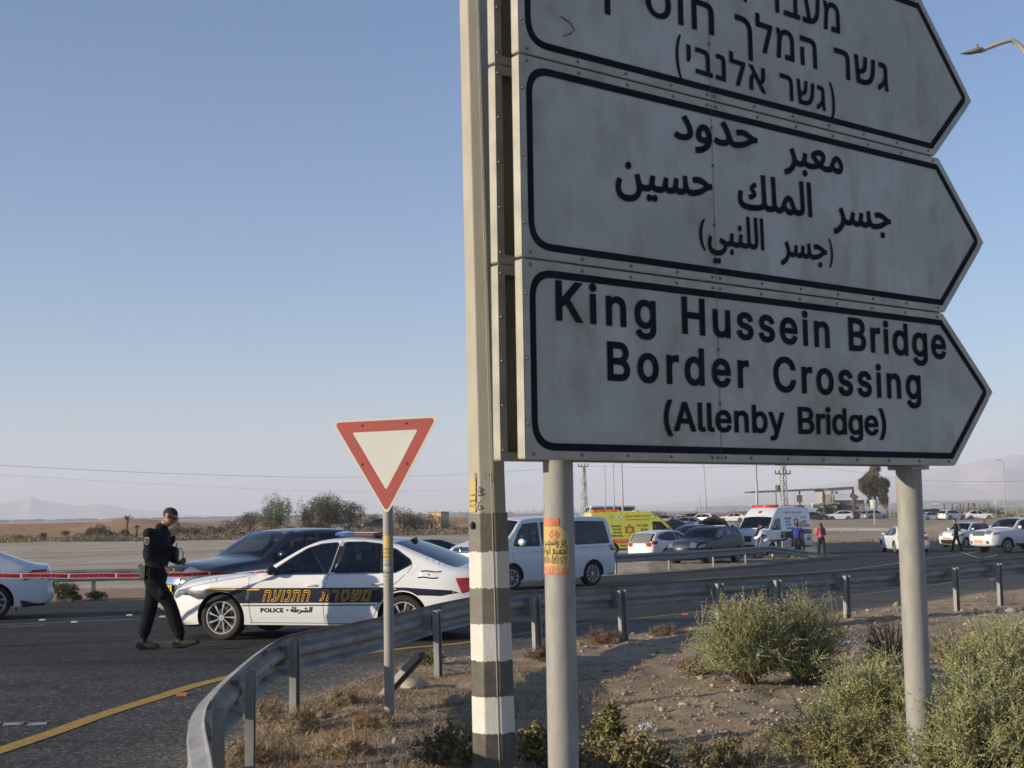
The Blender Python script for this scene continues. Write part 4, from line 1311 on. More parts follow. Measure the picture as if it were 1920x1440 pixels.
class Car:
    """Shell lofted from a side silhouette. x runs back from the nose, forward is +X in world space of the root."""
    def __init__(s, name, label, spec, loc, heading, body, group=None, cat='car', grid=.08, glass=None, wind=None, detail=2):
        s.spec = spec; s.L = spec['L']; s.W = spec['W']; s.detail = detail
        s.root = empty(name, loc, heading, label, cat, group)
        s.body = body; s.grid = grid; s.glass = glass or glass_m; s.wind = wind or glass_wind
        s.con = spec['contour']
        s.build()
    def plan(s, x):
        """half width at station x"""
        sp = s.spec; x = np.asarray(x, float)
        nf, nr = sp.get('nf', .80), sp.get('nr', .80)
        lf, lr = sp.get('lf', .75), sp.get('lr', .7)
        f = 1 - (1 - nf) * np.clip(1 - x / lf, 0, 1) ** 2.6
        r = 1 - (1 - nr) * np.clip(1 - (s.L - x) / lr, 0, 1) ** 2.6
        return s.W / 2 * f * r
    def top(s, x):
        c = np.array([p for p in s.cl]); return np.interp(x, c[:, 0], c[:, 1])
    def Y(s, x, z, rnd=True):
        sp = s.spec; x = np.asarray(x, float); z = np.asarray(z, float)
        zb = np.interp(x, sp['belt'][0], sp['belt'][1])
        y = s.plan(x)
        low = .5 * (sp['sill'] + zb)
        bul = sp.get('bulge', .035)
        y = y - bul * np.clip(np.abs(z - low) / (zb - sp['sill']) * 2, 0, 1.2) ** 2.2
        y = y - np.clip(z - zb, 0, None) * sp.get('tumble', .36) - np.where(z > zb, .012, 0) * 1.0
        # shoulder crease
        y = y + sp.get('crease', .008) * np.exp(-((z - (zb - .10)) / .035) ** 2)
        if rnd:
            R = sp.get('round', .07)
            d = seg_dist(np.column_stack((x.ravel(), z.ravel())), s.silh, False).reshape(x.shape)
            k = np.clip(1 - d / R, 0, 1)
            y = y - R * sp.get('rk', .8) * (1 - np.sqrt(np.clip(1 - k * k, 0, 1)))
        return y
    def loc(s, x, y, z):
        return np.column_stack((s.L / 2 - np.asarray(x), np.asarray(y), np.asarray(z)))
    def side_faces(s, V, F, name, mats, sides=(1, -1), off=0.0, mi=None, smooth=True, parent=None):
        out = []
        for sd in sides:
            y = s.Y(V[:, 0], V[:, 1]) + off
            W = s.loc(V[:, 0], sd * y, V[:, 1])
            used = np.unique(F); rm = -np.ones(len(V), int); rm[used] = np.arange(len(used))
            Fi = rm[F]
            if sd < 0: Fi = Fi[:, ::-1]
            o = fast_mesh(name, W[used], Fi, mats, parent or s.root, mi=mi, smooth=smooth)
            out.append(o)
        return out
    def decal(s, poly, m, name, sides=(1,), off=.003, parent=None, grid=.06):
        """flat shape laid on the side, given as an (x,z) outline or list of outlines"""
        loops = poly if isinstance(poly, list) and hasattr(poly[0][0], '__len__') else [poly]
        A = np.vstack([np.array(l) for l in loops]); x0, z0 = A.min(0); x1, z1 = A.max(0)
        gx, gz_ = np.meshgrid(np.arange(x0, x1, grid), np.arange(z0, z1, grid))
        g = np.column_stack((gx.ravel(), gz_.ravel())) + .0013
        V, F = cdt(loops, g); F = np.array([f for f in F if len(f) == 3])
        c = V[F].mean(1); ins = np.zeros(len(F), int)
        for l in loops: ins += inside(c, l)
        F = F[ins % 2 == 1]
        if not len(F): return []
        return s.side_faces(V, F, name, m, sides, off, parent=parent)
    def letters(s, t, x0, x1, z, h, m, off=.005, shear=0, toff=.01, sides=(1,), spacing=1.0, polys=None, name='lettering', tilt=0, font=None, bounds=None):
        p = polys or text_polys(t, offset=toff, shear=shear, spacing=spacing, font=font, res=2)
        A_ = np.vstack(p); bx0, bx1, zb, zt = bounds or (A_[:, 0].min(), A_[:, 0].max(), A_[:, 1].min(), A_[:, 1].max())
        q = [np.column_stack(((a[:, 0] - bx0) / (bx1 - bx0), a[:, 1])) for a in p]
        for sd in sides:
            def fn(V):
                u = V[:, 0] if sd > 0 else 1 - V[:, 0]
                x = x0 + (x1 - x0) * u; zz = z + h * (V[:, 1] - zb) / (zt - zb) + tilt * V[:, 0]
                return s.loc(x, sd * (s.Y(x, zz) + off), zz)
            glyph_mesh(name, q, fn, m, s.root)
    def ribbon(s, pts, w, m, name='door_seam', sides=(1, -1), off=.002):
        pts = np.array(curve(pts, 4)) if len(pts) > 2 else np.array([np.array(pts[0]) + (np.array(pts[1]) - np.array(pts[0])) * t for t in np.linspace(0, 1, 8)])
        d = np.gradient(pts, axis=0); d /= np.linalg.norm(d, axis=1)[:, None]; nn = np.column_stack((-d[:, 1], d[:, 0])) * w / 2
        V = np.vstack([pts - nn, pts + nn]); n = len(pts)
        F = np.array([(i, i + 1, n + i + 1) for i in range(n - 1)] + [(i, n + i + 1, n + i) for i in range(n - 1)])
        return s.side_faces(V, F, name, m, sides, off, smooth=False)
    # --- strip surface over the nose, bonnet, glass, roof, tail
    def strip_pt(s, q, t, off=0.0):
        """q: position along the contour (index units), t across -1..1"""
        q = np.asarray(q, float); t = np.asarray(t, float)
        idx_ = np.arange(len(s.silh))
        x = np.interp(q, s.sq, s.silh[:, 0]); z = np.interp(q, s.sq, s.silh[:, 1])
        nx_ = np.interp(q, s.sq, s.sn[:, 0]); nz_ = np.interp(q, s.sq, s.sn[:, 1])
        cr = np.interp(q, np.arange(len(s.con)), [p[2] for p in s.con])
        ye = np.interp(q, s.sq, s.sy)
        # points near the edge roll over into the flank
        b = cr * (1 - np.abs(t) ** s.spec.get('crown_p', 2.4)) + off
        X = x + nx_ * b; Z = z + nz_ * b
        # the nose and tail bow outwards in plan
        Y_ = ye * np.sign(t) * np.abs(t) ** 1.0
        return s.loc(X, Y_, Z)
    def build(s):
        sp = s.spec
        con = s.con
        # smooth the silhouette; con points are (x, z, crown)
        C = curve([np.array(p[:2]) for p in con], 5)
        s.silh = np.array(C); s.sq = np.linspace(0, len(con) - 1, len(C))
        d = np.gradient(s.silh, axis=0); d /= np.linalg.norm(d, axis=1)[:, None] + 1e-9
        s.sn = np.column_stack((-d[:, 1], d[:, 0]))
        s.sy = s.Y(s.silh[:, 0], s.silh[:, 1])
        arch = []
        for ax in (sp['xf'], sp['xr']):
            r = sp['r'] + sp.get('arch', .045)
            zc = sp['r']
            a0 = math.asin(min(1, max(-1, (sp['sill'] - zc) / r)))
            arch.append([(ax + r * math.cos(a), zc + r * math.sin(a)) for a in np.linspace(math.pi - a0, a0, 22)])
        sill = [(con[0][0], con[0][1])] + arch[0] + arch[1] + [(con[-1][0], con[-1][1])]
        outline = np.vstack([s.silh, np.array(sill[::-1])[1:-1]])
        s.outline = outline
        gl = [np.array(w_) for w_ in sp['windows']]
        frames = [inset(np.array(w_), -.028) for w_ in sp['windows']]
        g = sp.get('grid', s.grid)
        gx, gz_ = np.meshgrid(np.arange(0, s.L, g), np.arange(.1, sp['H'] + .2, g * .8))
        pts = np.column_stack((gx.ravel(), gz_.ravel())) + .0017
        R = sp.get('round', .07)
        pts = pts[inside(pts, outline) & (seg_dist(pts, outline) > R * .3)]
        # rings just inside the silhouette so that its rounding resolves
        rings = []
        for dd in (.25, .6, 1.0):
            rings.append(s.silh - s.sn * R * dd)
        pts = np.vstack([pts] + [r_[inside(r_, outline)] for r_ in rings])
        frames = [rounded(f_, [.05] * len(f_), 3) for f_ in frames]
        gl = [rounded(f_, [.035] * len(f_), 3) for f_ in gl]
        V, F = cdt([outline] + frames + gl, pts)
        F = np.array([f for f in F if len(f) == 3]); c = V[F].mean(1)
        ins = inside(c, outline)
        kind = np.zeros(len(F), int)
        for f_ in frames: kind[inside(c, f_)] = 1
        for k, f_ in enumerate(gl): kind[inside(c, f_)] = 2 + k
        shell = ins & (kind < 2)
        # body = both sides plus painted stretches of the strip in one mesh
        n_across = 14 if s.detail > 1 else 8
        tt = np.sin(np.linspace(-math.pi / 2, math.pi / 2, n_across + 1) * .93) / math.sin(math.pi / 2 * .93)
        zones = {}
        for (q0, q1, nm, m) in sp['zones']:
            zones.setdefault(nm, []).append((q0, q1, m))
        MBd = MB(); mats = [s.body, rubber, black_pl]
        for sd in (1, -1):
            W = s.loc(V[:, 0], sd * s.Y(V[:, 0], V[:, 1]), V[:, 1])
            Fi = F[shell]; ki = kind[shell]
            if sd < 0: Fi = Fi[:, ::-1]
            n0 = len(MBd.v); MBd.v.extend(map(tuple, W)); MBd.f.extend([tuple(int(a) + n0 for a in f) for f in Fi]); MBd.m.extend(list(ki.astype(int)))
        def strip(q0, q1):
            n = max(2, int((q1 - q0) * 5) + 1); qs = np.linspace(q0, q1, n)
            Q, Tt = np.meshgrid(qs, tt, indexing='ij')
            P = s.strip_pt(Q.ravel(), Tt.ravel())
            m_ = len(tt); I = np.arange(n * m_).reshape(n, m_)
            Fq_ = np.stack([I[:-1, :-1], I[:-1, 1:], I[1:, 1:], I[1:, :-1]], -1).reshape(-1, 4)
            return P, Fq_
        for (q0, q1, m) in zones.get('body', []):
            P, Fq_ = strip(q0, q1); mi = 0 if m is None else 2
            MBd.add(P, [tuple(f) for f in Fq_], mi)
        me = bpy.data.meshes.new('body'); me.from_pydata(MBd.v, [], MBd.f)
        for m in mats: me.materials.append(m)
        me.polygons.foreach_set('material_index', MBd.m)
        bm = bmesh.new(); bm.from_mesh(me); bmesh.ops.remove_doubles(bm, verts=bm.verts, dist=.0012)
        loose = [v for v in bm.verts if not v.link_faces]; bmesh.ops.delete(bm, geom=loose, context='VERTS')
        bmesh.ops.recalc_face_normals(bm, faces=bm.faces); bm.to_mesh(me); bm.free()
        me.polygons.foreach_set('use_smooth', [True] * len(me.polygons)); me.set_sharp_from_angle(angle=math.radians(48))
        o = bpy.data.objects.new('body', me); COL.objects.link(o); o.parent = s.root; s.bodyo = o
        for nm, L_ in zones.items():
            if nm == 'body': continue
            for (q0, q1, m) in L_:
                P, Fq_ = strip(q0, q1)
                mm = m if m is not None else s.body
                if nm == 'windshield': mm = s.wind
                fast_mesh(nm, P, Fq_, mm, s.root, smooth=True)
        # side glass
        for k in range(len(gl)):
            Fk = F[ins & (kind == 2 + k)]
            if len(Fk): s.side_faces(V, Fk, 'side_window', s.spec.get('glassmats', [s.glass] * 9)[k], off=-.006)
        # wells, floor, cabin
        W2 = s.W / 2
        mb = MB()
        x0, x1 = con[0][0] + .12, con[-1][0] - .12
        r = sp['r'] + sp.get('arch', .045)
        mb.box((s.L / 2 - (x0 + x1) / 2, 0, sp['sill'] + .05), (x1 - x0, s.W * .62, .08))
        for ax in (sp['xf'], sp['xr']):
            for sd in (1, -1):
                V_ = []; n = 14
                for yy in (sd * (W2 - .02 - .035), sd * (W2 - .34)):
                    for k in range(n + 1):
                        a = math.pi * 1.12 * k / n - .06 * math.pi
                        V_.append((s.L / 2 - ax + r * 1.0 * math.cos(a), yy, sp['r'] + r * math.sin(a)))
                F_ = [(k, k + 1, n + 2 + k, n + 1 + k) for k in range(n)]
                F_.append(tuple(range(n + 1, 2 * n + 2)))
                mb.add(V_, F_)
        # solid lower tub hides daylight through the body
        xa, xb = sp['xf'] + r + .02, sp['xr'] - r - .02
        mb.box((s.L / 2 - (xa + xb) / 2, 0, sp['sill'] + .02), (xb - xa, s.W - .22, .04))
        mb.build('underbody', under_m, s.root)
        zb = np.interp(s.L * .5, sp['belt'][0], sp['belt'][1])
        cx0, cx1 = sp['cabin']
        ib = MB(); ib.box((s.L / 2 - (cx0 + cx1) / 2, 0, sp['sill'] + (zb - sp['sill']) * .35), (cx1 - cx0, s.W * .80, (zb - sp['sill']) * .6))
        ib.box((s.L / 2 - cx0 - .10, 0, zb - .03), (.35, s.W * .74, .14))     # dashboard
        for sx in sp.get('seats', []):
            for yy in (-.37, .37):
                ib.box((s.L / 2 - sx, yy, zb - .16), (.16, .48, .62), rot=Matrix.Rotation(-.22, 3, 'Y'))
                ib.box((s.L / 2 - sx - .09, yy, zb + .20), (.10, .26, .18), rot=Matrix.Rotation(-.22, 3, 'Y'))
        ib.build('interior', inter_m, s.root)
        if s.detail > 1:
            sw = [(s.L / 2 - cx0 - .40 + .06 * math.sin(a), .37 + .19 * math.cos(a), zb + .04 + .18 * math.sin(a)) for a in np.linspace(0, 2 * math.pi, 20)]
            MB().tube(sw, .014, 6, cap=False).build('steering_wheel', black_pl, s.root)
        tw = sp.get('tw', .22)
        for ax, fr in ((sp['xf'], 1), (sp['xr'], 0)):
            for sd in (1, -1):
                wheel(s.root, s.L / 2 - ax, sd * (W2 - .03 - tw / 2), sp['r'], tw, sd, sp['rim'], sp.get('spokes', 5), sp.get('rimmat'), sp.get('steel', False), steer=sp.get('steer', 0) * fr)
    def patch(s, q0, q1, t0, t1, m, name, off=.004, nq=8, nt_=8, parent=None):
        Q, Tt = np.meshgrid(np.linspace(q0, q1, nq + 1), np.linspace(t0, t1, nt_ + 1), indexing='ij')
        P = s.strip_pt(Q.ravel(), Tt.ravel(), off); k = nt_ + 1
        I = np.arange((nq + 1) * k).reshape(nq + 1, k)
        F = np.stack([I[:-1, :-1], I[:-1, 1:], I[1:, 1:], I[1:, :-1]], -1).reshape(-1, 4)
        return fast_mesh(name, P, F, m, parent or s.root, smooth=True)
    def lamp(s, poly, q, t_in, m, name, off=.008):
        """lamp wrapping round a corner: a shape on the flank plus a patch on the nose or tail, one mesh each side"""
        for sd in (1, -1):
            A_ = np.array(poly); gx, gz_ = np.meshgrid(np.arange(A_[:, 0].min(), A_[:, 0].max(), .035), np.arange(A_[:, 1].min(), A_[:, 1].max(), .035)); g_ = np.column_stack((gx.ravel(), gz_.ravel())) + .0011
            V, F = cdt([A_], g_[inside(g_, A_)]); F = np.array([f for f in F if len(f) == 3]); F = F[inside(V[F].mean(1), A_)]
            y = s.Y(V[:, 0], V[:, 1]) + off
            mb = MB().add(s.loc(V[:, 0], sd * y, V[:, 1]), [tuple(f) for f in F])
            Q, Tt = np.meshgrid(np.linspace(q[0], q[1], 5), np.linspace(t_in, 1.0, 7), indexing='ij')
            P = s.strip_pt(Q.ravel(), sd * Tt.ravel(), off); I = np.arange(35).reshape(5, 7)
            mb.add(P, [tuple(f) for f in np.stack([I[:-1, :-1], I[:-1, 1:], I[1:, 1:], I[1:, :-1]], -1).reshape(-1, 4)])
            mb.build(name, m, s.root, smooth=True, angle=40)
    def mirror(s, x, z, m=None, size=1.0):
        for sd in (1, -1):
            y = float(s.Y(np.array([x]), np.array([z]))[0])
            mb = MB().sphere((s.L / 2 - x + .02, sd * (y + .12), z + .06), .105 * size, 12, 8, sc=(.62, 1.0, .68))
            mb.tube([(s.L / 2 - x, sd * (y - .02), z + .0), (s.L / 2 - x, sd * (y + .08), z + .03)], .028, 8)
            mb.build('mirror', m or s.body, s.root, smooth=True)
    def handle(s, x, z, m=None):
        for sd in (1, -1):
            y = float(s.Y(np.array([x]), np.array([z]))[0])
            MB().tube([(s.L / 2 - x + .10, sd * (y + .002), z), (s.L / 2 - x + .07, sd * (y + .022), z + .002), (s.L / 2 - x - .07, sd * (y + .022), z + .002), (s.L / 2 - x - .10, sd * (y + .002), z)], [.008, .014, .014, .008], 8).build('door_handle', m or s.body, s.root, smooth=True)
    def plate(s, q, m, text=None, w=.52, h=.115, t=0, txm=None, off=.02):
        P = s.strip_pt(np.array([q]), np.array([float(t)]), off)[0]
        P1 = s.strip_pt(np.array([q + .08]), np.array([float(t)]), off)[0]
        fx = 1 if q < len(s.con) / 2 else -1
        o = MB().box(tuple(P), (.012, w, h)).build('license_plate', m, s.root)
        if text:
            qn, ww = norm_polys(text_polys(text, offset=.02, res=2))
            zt = max(a[:, 1].max() for a in qn); zb = min(a[:, 1].min() for a in qn)
            fn = lambda V: np.column_stack((np.full(len(V), P[0] + fx * .008), P[1] + fx * (V[:, 0] - .5) * w * .86, P[2] - h * .32 + V[:, 1] / zt * h * .64))
            glyph_mesh('lettering', qn, fn, txm or ink, s.root)

# silhouettes: (x from the nose, z, crown)
SEDAN = dict(L=4.87, W=1.86, H=1.47, xf=.93, xr=3.77, r=.333, rim=.238, sill=.235, arch=.05, tw=.225, spokes=9,
    contour=[(.16, .20, .06), (.06, .26, .14), (.015, .42, .17), (.02, .58, .17), (.055, .69, .16), (.17, .772, .11), (.55, .868, .06), (1.0, .93, .05), (1.38, .968, .05), (1.52, .985, .07), (1.95, 1.235, .07), (2.22, 1.375, .045), (2.45, 1.43, .03), (2.85, 1.455, .03), (3.25, 1.44, .03), (3.55, 1.395, .035), (4.0, 1.235, .04), (4.42, 1.075, .04), (4.62, 1.04, .03), (4.80, 1.015, .03), (4.845, .98, .05), (4.86, .80, .09), (4.85, .62, .11), (4.87, .45, .11), (4.82, .30, .08), (4.70, .24, .04)],
    zones=[(0, 5, 'body', None), (5, 9, 'hood', None), (9, 11.3, 'windshield', None), (11.3, 15, 'body', None), (15, 17.6, 'rear_window', glass_dark), (17.6, 20, 'trunk_lid', None), (20, 25, 'body', None)],
    belt=([0, 1.4, 3.6, 4.87], [.80, .955, .985, .97]), cabin=(1.55, 3.7), seats=[2.65, 3.45], nf=.74, nr=.82, lf=.85, lr=.7, tumble=.40, round=.075,
    windows=[[(1.70, .975), (2.0, 1.17), (2.25, 1.315), (2.45, 1.372), (2.70, 1.392), (2.60, .985)],
             [(2.74, .985), (2.83, 1.395), (3.10, 1.395), (3.38, 1.365), (3.42, .995)],
             [(3.46, .997), (3.43, 1.355), (3.62, 1.285), (3.83, 1.15), (3.86, 1.11), (3.66, 1.005)]])
def variant(base, **k):
    d = dict(base); d.update(k); return d

# ---- police car
pf = np.array([-4.31, 19.95]); prr = np.array([-1.56, 19.20])
head = math.atan2(*(pf - prr)[::-1]); Fd = (pf - prr) / np.linalg.norm(pf - prr); Ld = np.array([-Fd[1], Fd[0]])
# car centre: the near wheels sit half a track to its left
mid = (pf + prr) / 2; half = .93 - .03 - .11
cen = mid - Ld * half
# wheelbase centre lies ahead/behind of the length centre
cen = cen - Fd * (SEDAN['L'] / 2 - (SEDAN['xf'] + SEDAN['xr']) / 2) * 1.0
PS = variant(SEDAN, steer=.0, glassmats=[glass_mat('police_side_glass', (.85, .86, .85)), glass_mat('police_side_glass', 0), glass_dark])
PC = Car('police_car', 'white police sedan with navy and yellow stripe and a blue and red roof bar', PS, (cen[0], cen[1], gz(cen[1]) + .0), head, white_p, cat='police car', grid=.05, detail=3)
navy_b = mat('navy_livery', (.008, .010, .028), rough=.35, spec=.3)
yel_b = mat('yellow_livery', (.80, .42, .02), rough=.4, coat=.3)
wht_b = mat('white_livery', (.78, .78, .78), rough=.4)
ra = SEDAN['r'] + .062
def arcpts(cx, r, a0, a1, n=12):
    return [(cx + r * math.cos(a), SEDAN['r'] + r * math.sin(a)) for a in np.linspace(a0, a1, n)]
# stripe between the wheels, then fore and aft pieces sweeping round the arches
af = math.asin((.52 - .333) / ra)
ar_ = math.asin((.545 - .333) / ra)
stripe = [(.93 + .41, .76), (3.2, .775), (3.30, .775), (3.30, .545)] + [(1.33, .525)]
PC.decal([(1.34, .765), (3.36, .775), (3.36, .565), (1.345, .545)], navy_b, 'livery_stripe')
PC.decal([(.16, .715), (.42, .775), (.80, .772), (1.34, .765), (1.345, .545), (1.30, .545)] + arcpts(.93, .385, math.asin(.212 / .385), math.pi - math.asin(.27 / .385), 14) + [(.56, .60), (.40, .655), (.18, .655)], navy_b, 'livery_stripe')
PC.decal([(3.36, .775), (3.8, .775), (4.5, .735), (4.60, .70), (4.35, .655)] + arcpts(3.77, .40, math.radians(56), math.pi - math.asin(.23 / .40), 12) + [(3.36, .565)], navy_b, 'livery_stripe')
PC.decal([(.72, .762), (1.55, .752), (1.55, .734), (.95, .742), (.72, .755)], yel_b, 'livery_line', off=.0055)
PC.decal([(3.60, .762), (4.53, .718), (4.53, .700), (3.60, .745)], yel_b, 'livery_line', off=.0055)
PC.decal([(1.29, .520), (3.36, .535), (3.36, .520), (1.28, .505)], navy_b, 'livery_line')
for (x0, x1) in ((1.45, 1.56), (3.30, 3.41)):
    for k in range(6):
        xx = x0 + (x1 - x0) * k / 6 + .01
        PC.decal([(xx, .742), (xx + .010, .742), (xx + .016, .758), (xx + .006, .758)], yel_b, 'livery_tick', off=.0058)
def outlined(t, x0, x1, z, h):
    base = text_polys(he(t), shear=.35, spacing=1.2, res=2); sg = polys_sign(base)
    A_ = np.vstack(base); bd = (A_[:, 0].min(), A_[:, 0].max(), A_[:, 1].min(), A_[:, 1].max())
    PC.letters('', x0, x1, z, h, yel_b, off=.0055, polys=[thicken(q, sg, .034) for q in base], bounds=bd)
    PC.letters('', x0, x1, z, h, navy_b, off=.0072, polys=[thicken(q, sg, -.006) for q in base], bounds=bd, name='lettering_fill')
outlined('התנועה', 1.62, 2.36, .582, .148)
outlined('משטרת', 2.52, 3.30, .588, .150)
PC.letters('POLICE', 1.58, 1.94, .415, .066, navy_b, toff=.035, spacing=1.1)
PC.letters('\u2022', 1.985, 2.02, .437, .028, navy_b, toff=.02)
PC.letters(ar('الشرطة'), 2.05, 2.40, .395, .105, navy_b, toff=.03, shear=.2)
# flag on the rear quarter
fx0, fx1, fz0, fz1 = 4.00, 4.30, .905, 1.00
def wavy(z, w):
    xs_ = np.linspace(fx0, fx1, 14); zz = z + .008 * np.sin((xs_ - fx0) / (fx1 - fx0) * 6.3)
    return [(x_ + .04 * (z - fz0) / .1, a) for x_, a in zip(xs_, zz - w / 2)] + [(x_ + .04 * (z - fz0) / .1, a) for x_, a in zip(xs_[::-1], (zz + w / 2)[::-1])]
PC.decal(wavy(fz0 + .05, .085), mat('flag_white', (.70, .70, .66), rough=.5), 'flag', off=.002)
PC.decal(wavy(fz0 + .006, .018), navy_b, 'flag_band', off=.0042); PC.decal(wavy(fz1 - .004, .018), navy_b, 'flag_band', off=.0042)
def star_loops(cx, cz, r, w):
    L_ = []
    for up in (1, -1):
        for rr in (r, r - 2 * w):
            L_.append([(cx + rr * math.sin(k * 2.0944), cz + up * rr * math.cos(k * 2.0944)) for k in range(3)])
    return L_
def star(car, cx, cz, r, w, m, sides=(1,), off=.005):
    L_ = star_loops(cx, cz, r, w)
    o = None
    mb = MB()
    for a in (0, 2):
        V, F = cdt([L_[a], L_[a + 1]]); F = np.array([f for f in F if len(f) == 3]); c = V[F].mean(1)
        F = F[inside(c, L_[a]) & ~inside(c, L_[a + 1])]
        y = car.Y(V[:, 0], V[:, 1]) + off + a * .0006
        for sd in sides: mb.add(car.loc(V[:, 0], sd * y, V[:, 1]), [tuple(f) for f in F])
    return mb.build('star', m, car.root)
star(PC, 4.165, .955, .018, .0026, navy_b)
PC.ribbon([(1.395, .96), (1.385, .75), (1.40, .45), (1.43, .27)], .007, seam_m)
PC.ribbon([(2.655, .985), (2.58, .78), (2.56, .5), (2.585, .27)], .007, seam_m)
PC.ribbon([(3.88, 1.12), (3.86, 1.02), (3.70, .86), (3.50, .70), (3.36, .42), (3.28, .27)], .007, seam_m)
PC.ribbon([(1.40, .265), (3.28, .265)], .008, seam_m)
PC.ribbon([(1.55, .33), (2.2, .345), (3.2, .35)], .004, mat('crease_shade', (.45, .46, .48), rough=.5))  # grey ribbon paints the shade of a body crease, not a seam
PC.ribbon([(.25, .745), (.8, .855), (1.38, .945)], .006, seam_m)
PC.ribbon([(1.60, .955), (2.6, .968), (3.45, .978)], .010, chrome)
PC.decal([(2.655, .988), (2.745, .988), (2.845, 1.40), (2.735, 1.40)], rubber, 'door_pillar', sides=(1, -1), off=.003)
PC.handle(2.38, .805); PC.handle(3.40, .825)
PC.mirror(1.80, .965, black_pl)
PC.lamp([(.075, .655), (.17, .735), (.36, .755), (.34, .695), (.20, .635), (.10, .60)], (3.5, 4.85), .55, lamp_g, 'headlight')
PC.lamp([(4.55, .90), (4.84, .93), (4.855, .71), (4.64, .69)], (20.3, 21.5), .45, lamp_r, 'taillight')
PC.patch(2.9, 4.6, -.50, .50, black_pl, 'grille', .01)
PC.patch(1.3, 2.3, -.75, .75, black_pl, 'lower_grille', .006)
PC.plate(2.5, plate_y)
# roof bar, strap and fin
rb = MB()
zr = 1.455
lb = empty('light_bar', (PC.L / 2 - 2.62, 0, zr + .085)); lb.parent = PC.root
blue = mat('blue_lens', (.015, .05, .20), rough=.12, coat=1, emit=(.15, .35, 1), estr=.08)
redd = mat('dark_red_bar', (.16, .02, .035), rough=.15, coat=1)
dkb = mat('dark_blue_bar', (.015, .03, .11), rough=.15, coat=1)
def lensbox(y0, y1, m, nm, hh=.036):
    V = []; F = []
    sec = [(-.14, -.018), (-.15, .0), (-.13, .028), (.0, hh), (.13, .028), (.15, .0), (.14, -.018)]
    for y in np.linspace(y0, y1, 3):
        for (a, b) in sec: V.append((a, y, b))
    n = len(sec)
    for j in range(2):
        for k in range(n): F.append((j * n + k, j * n + (k + 1) % n, (j + 1) * n + (k + 1) % n, (j + 1) * n + k))
    F.append(tuple(range(n))); F.append(tuple(range(2 * n, 3 * n)))
    MB().add(V, F).build(nm, m, lb, smooth=True, angle=35)
# the bar lies across the car; from the side one sees its end, so it is turned as on the photographed car
lb.rotation_euler = (0, 0, math.radians(52 + 180))
lb.location = (PC.L / 2 - 2.85, .12, zr + .062)
lensbox(.28, .56, blue, 'blue_lamp', .040); lensbox(.02, .27, dkb, 'centre_lamp'); lensbox(-.56, .01, redd, 'red_lamp')
MB().box((0, 0, -.030), (.20, 1.08, .022)).build('bar_base', black_pl, lb)
for yy in (-.40, .40):
    MB().box((0, yy, -.062), (.16, .05, .05)).build('bar_foot', black_pl, lb)
# strap that clamps the bar over the door frame
PC.ribbon([(2.76, 1.36), (2.78, 1.43)], .05, mat('strap_grey', (.35, .35, .33), rough=.5), 'bar_strap', sides=(1,), off=.006)
MB().add([(PC.L / 2 - 3.62, 0, 1.42), (PC.L / 2 - 3.56, .012, 1.425), (PC.L / 2 - 3.56, -.012, 1.425), (PC.L / 2 - 3.66, .004, 1.468), (PC.L / 2 - 3.70, 0, 1.39), (PC.L / 2 - 3.675, 0, 1.465)], [(1, 3, 2), (1, 4, 3), (2, 3, 4), (3, 4, 5)]).build('antenna_fin', black_pl, PC.root)
MB().tube([(PC.L / 2 - 1.95, .22, 1.12), (PC.L / 2 - 2.1, .2, 1.22), (PC.L / 2 - 2.12, .3, 1.25)], .03, 6).build('rear_mirror', black_pl, PC.root)
PC.mudding = MB().box((PC.L / 2 - 2.35, .2, 1.02), (.03, .5, .75), rot=Matrix.Rotation(.55, 3, 'Y')).build('pillar_lining', inter_b, PC.root)

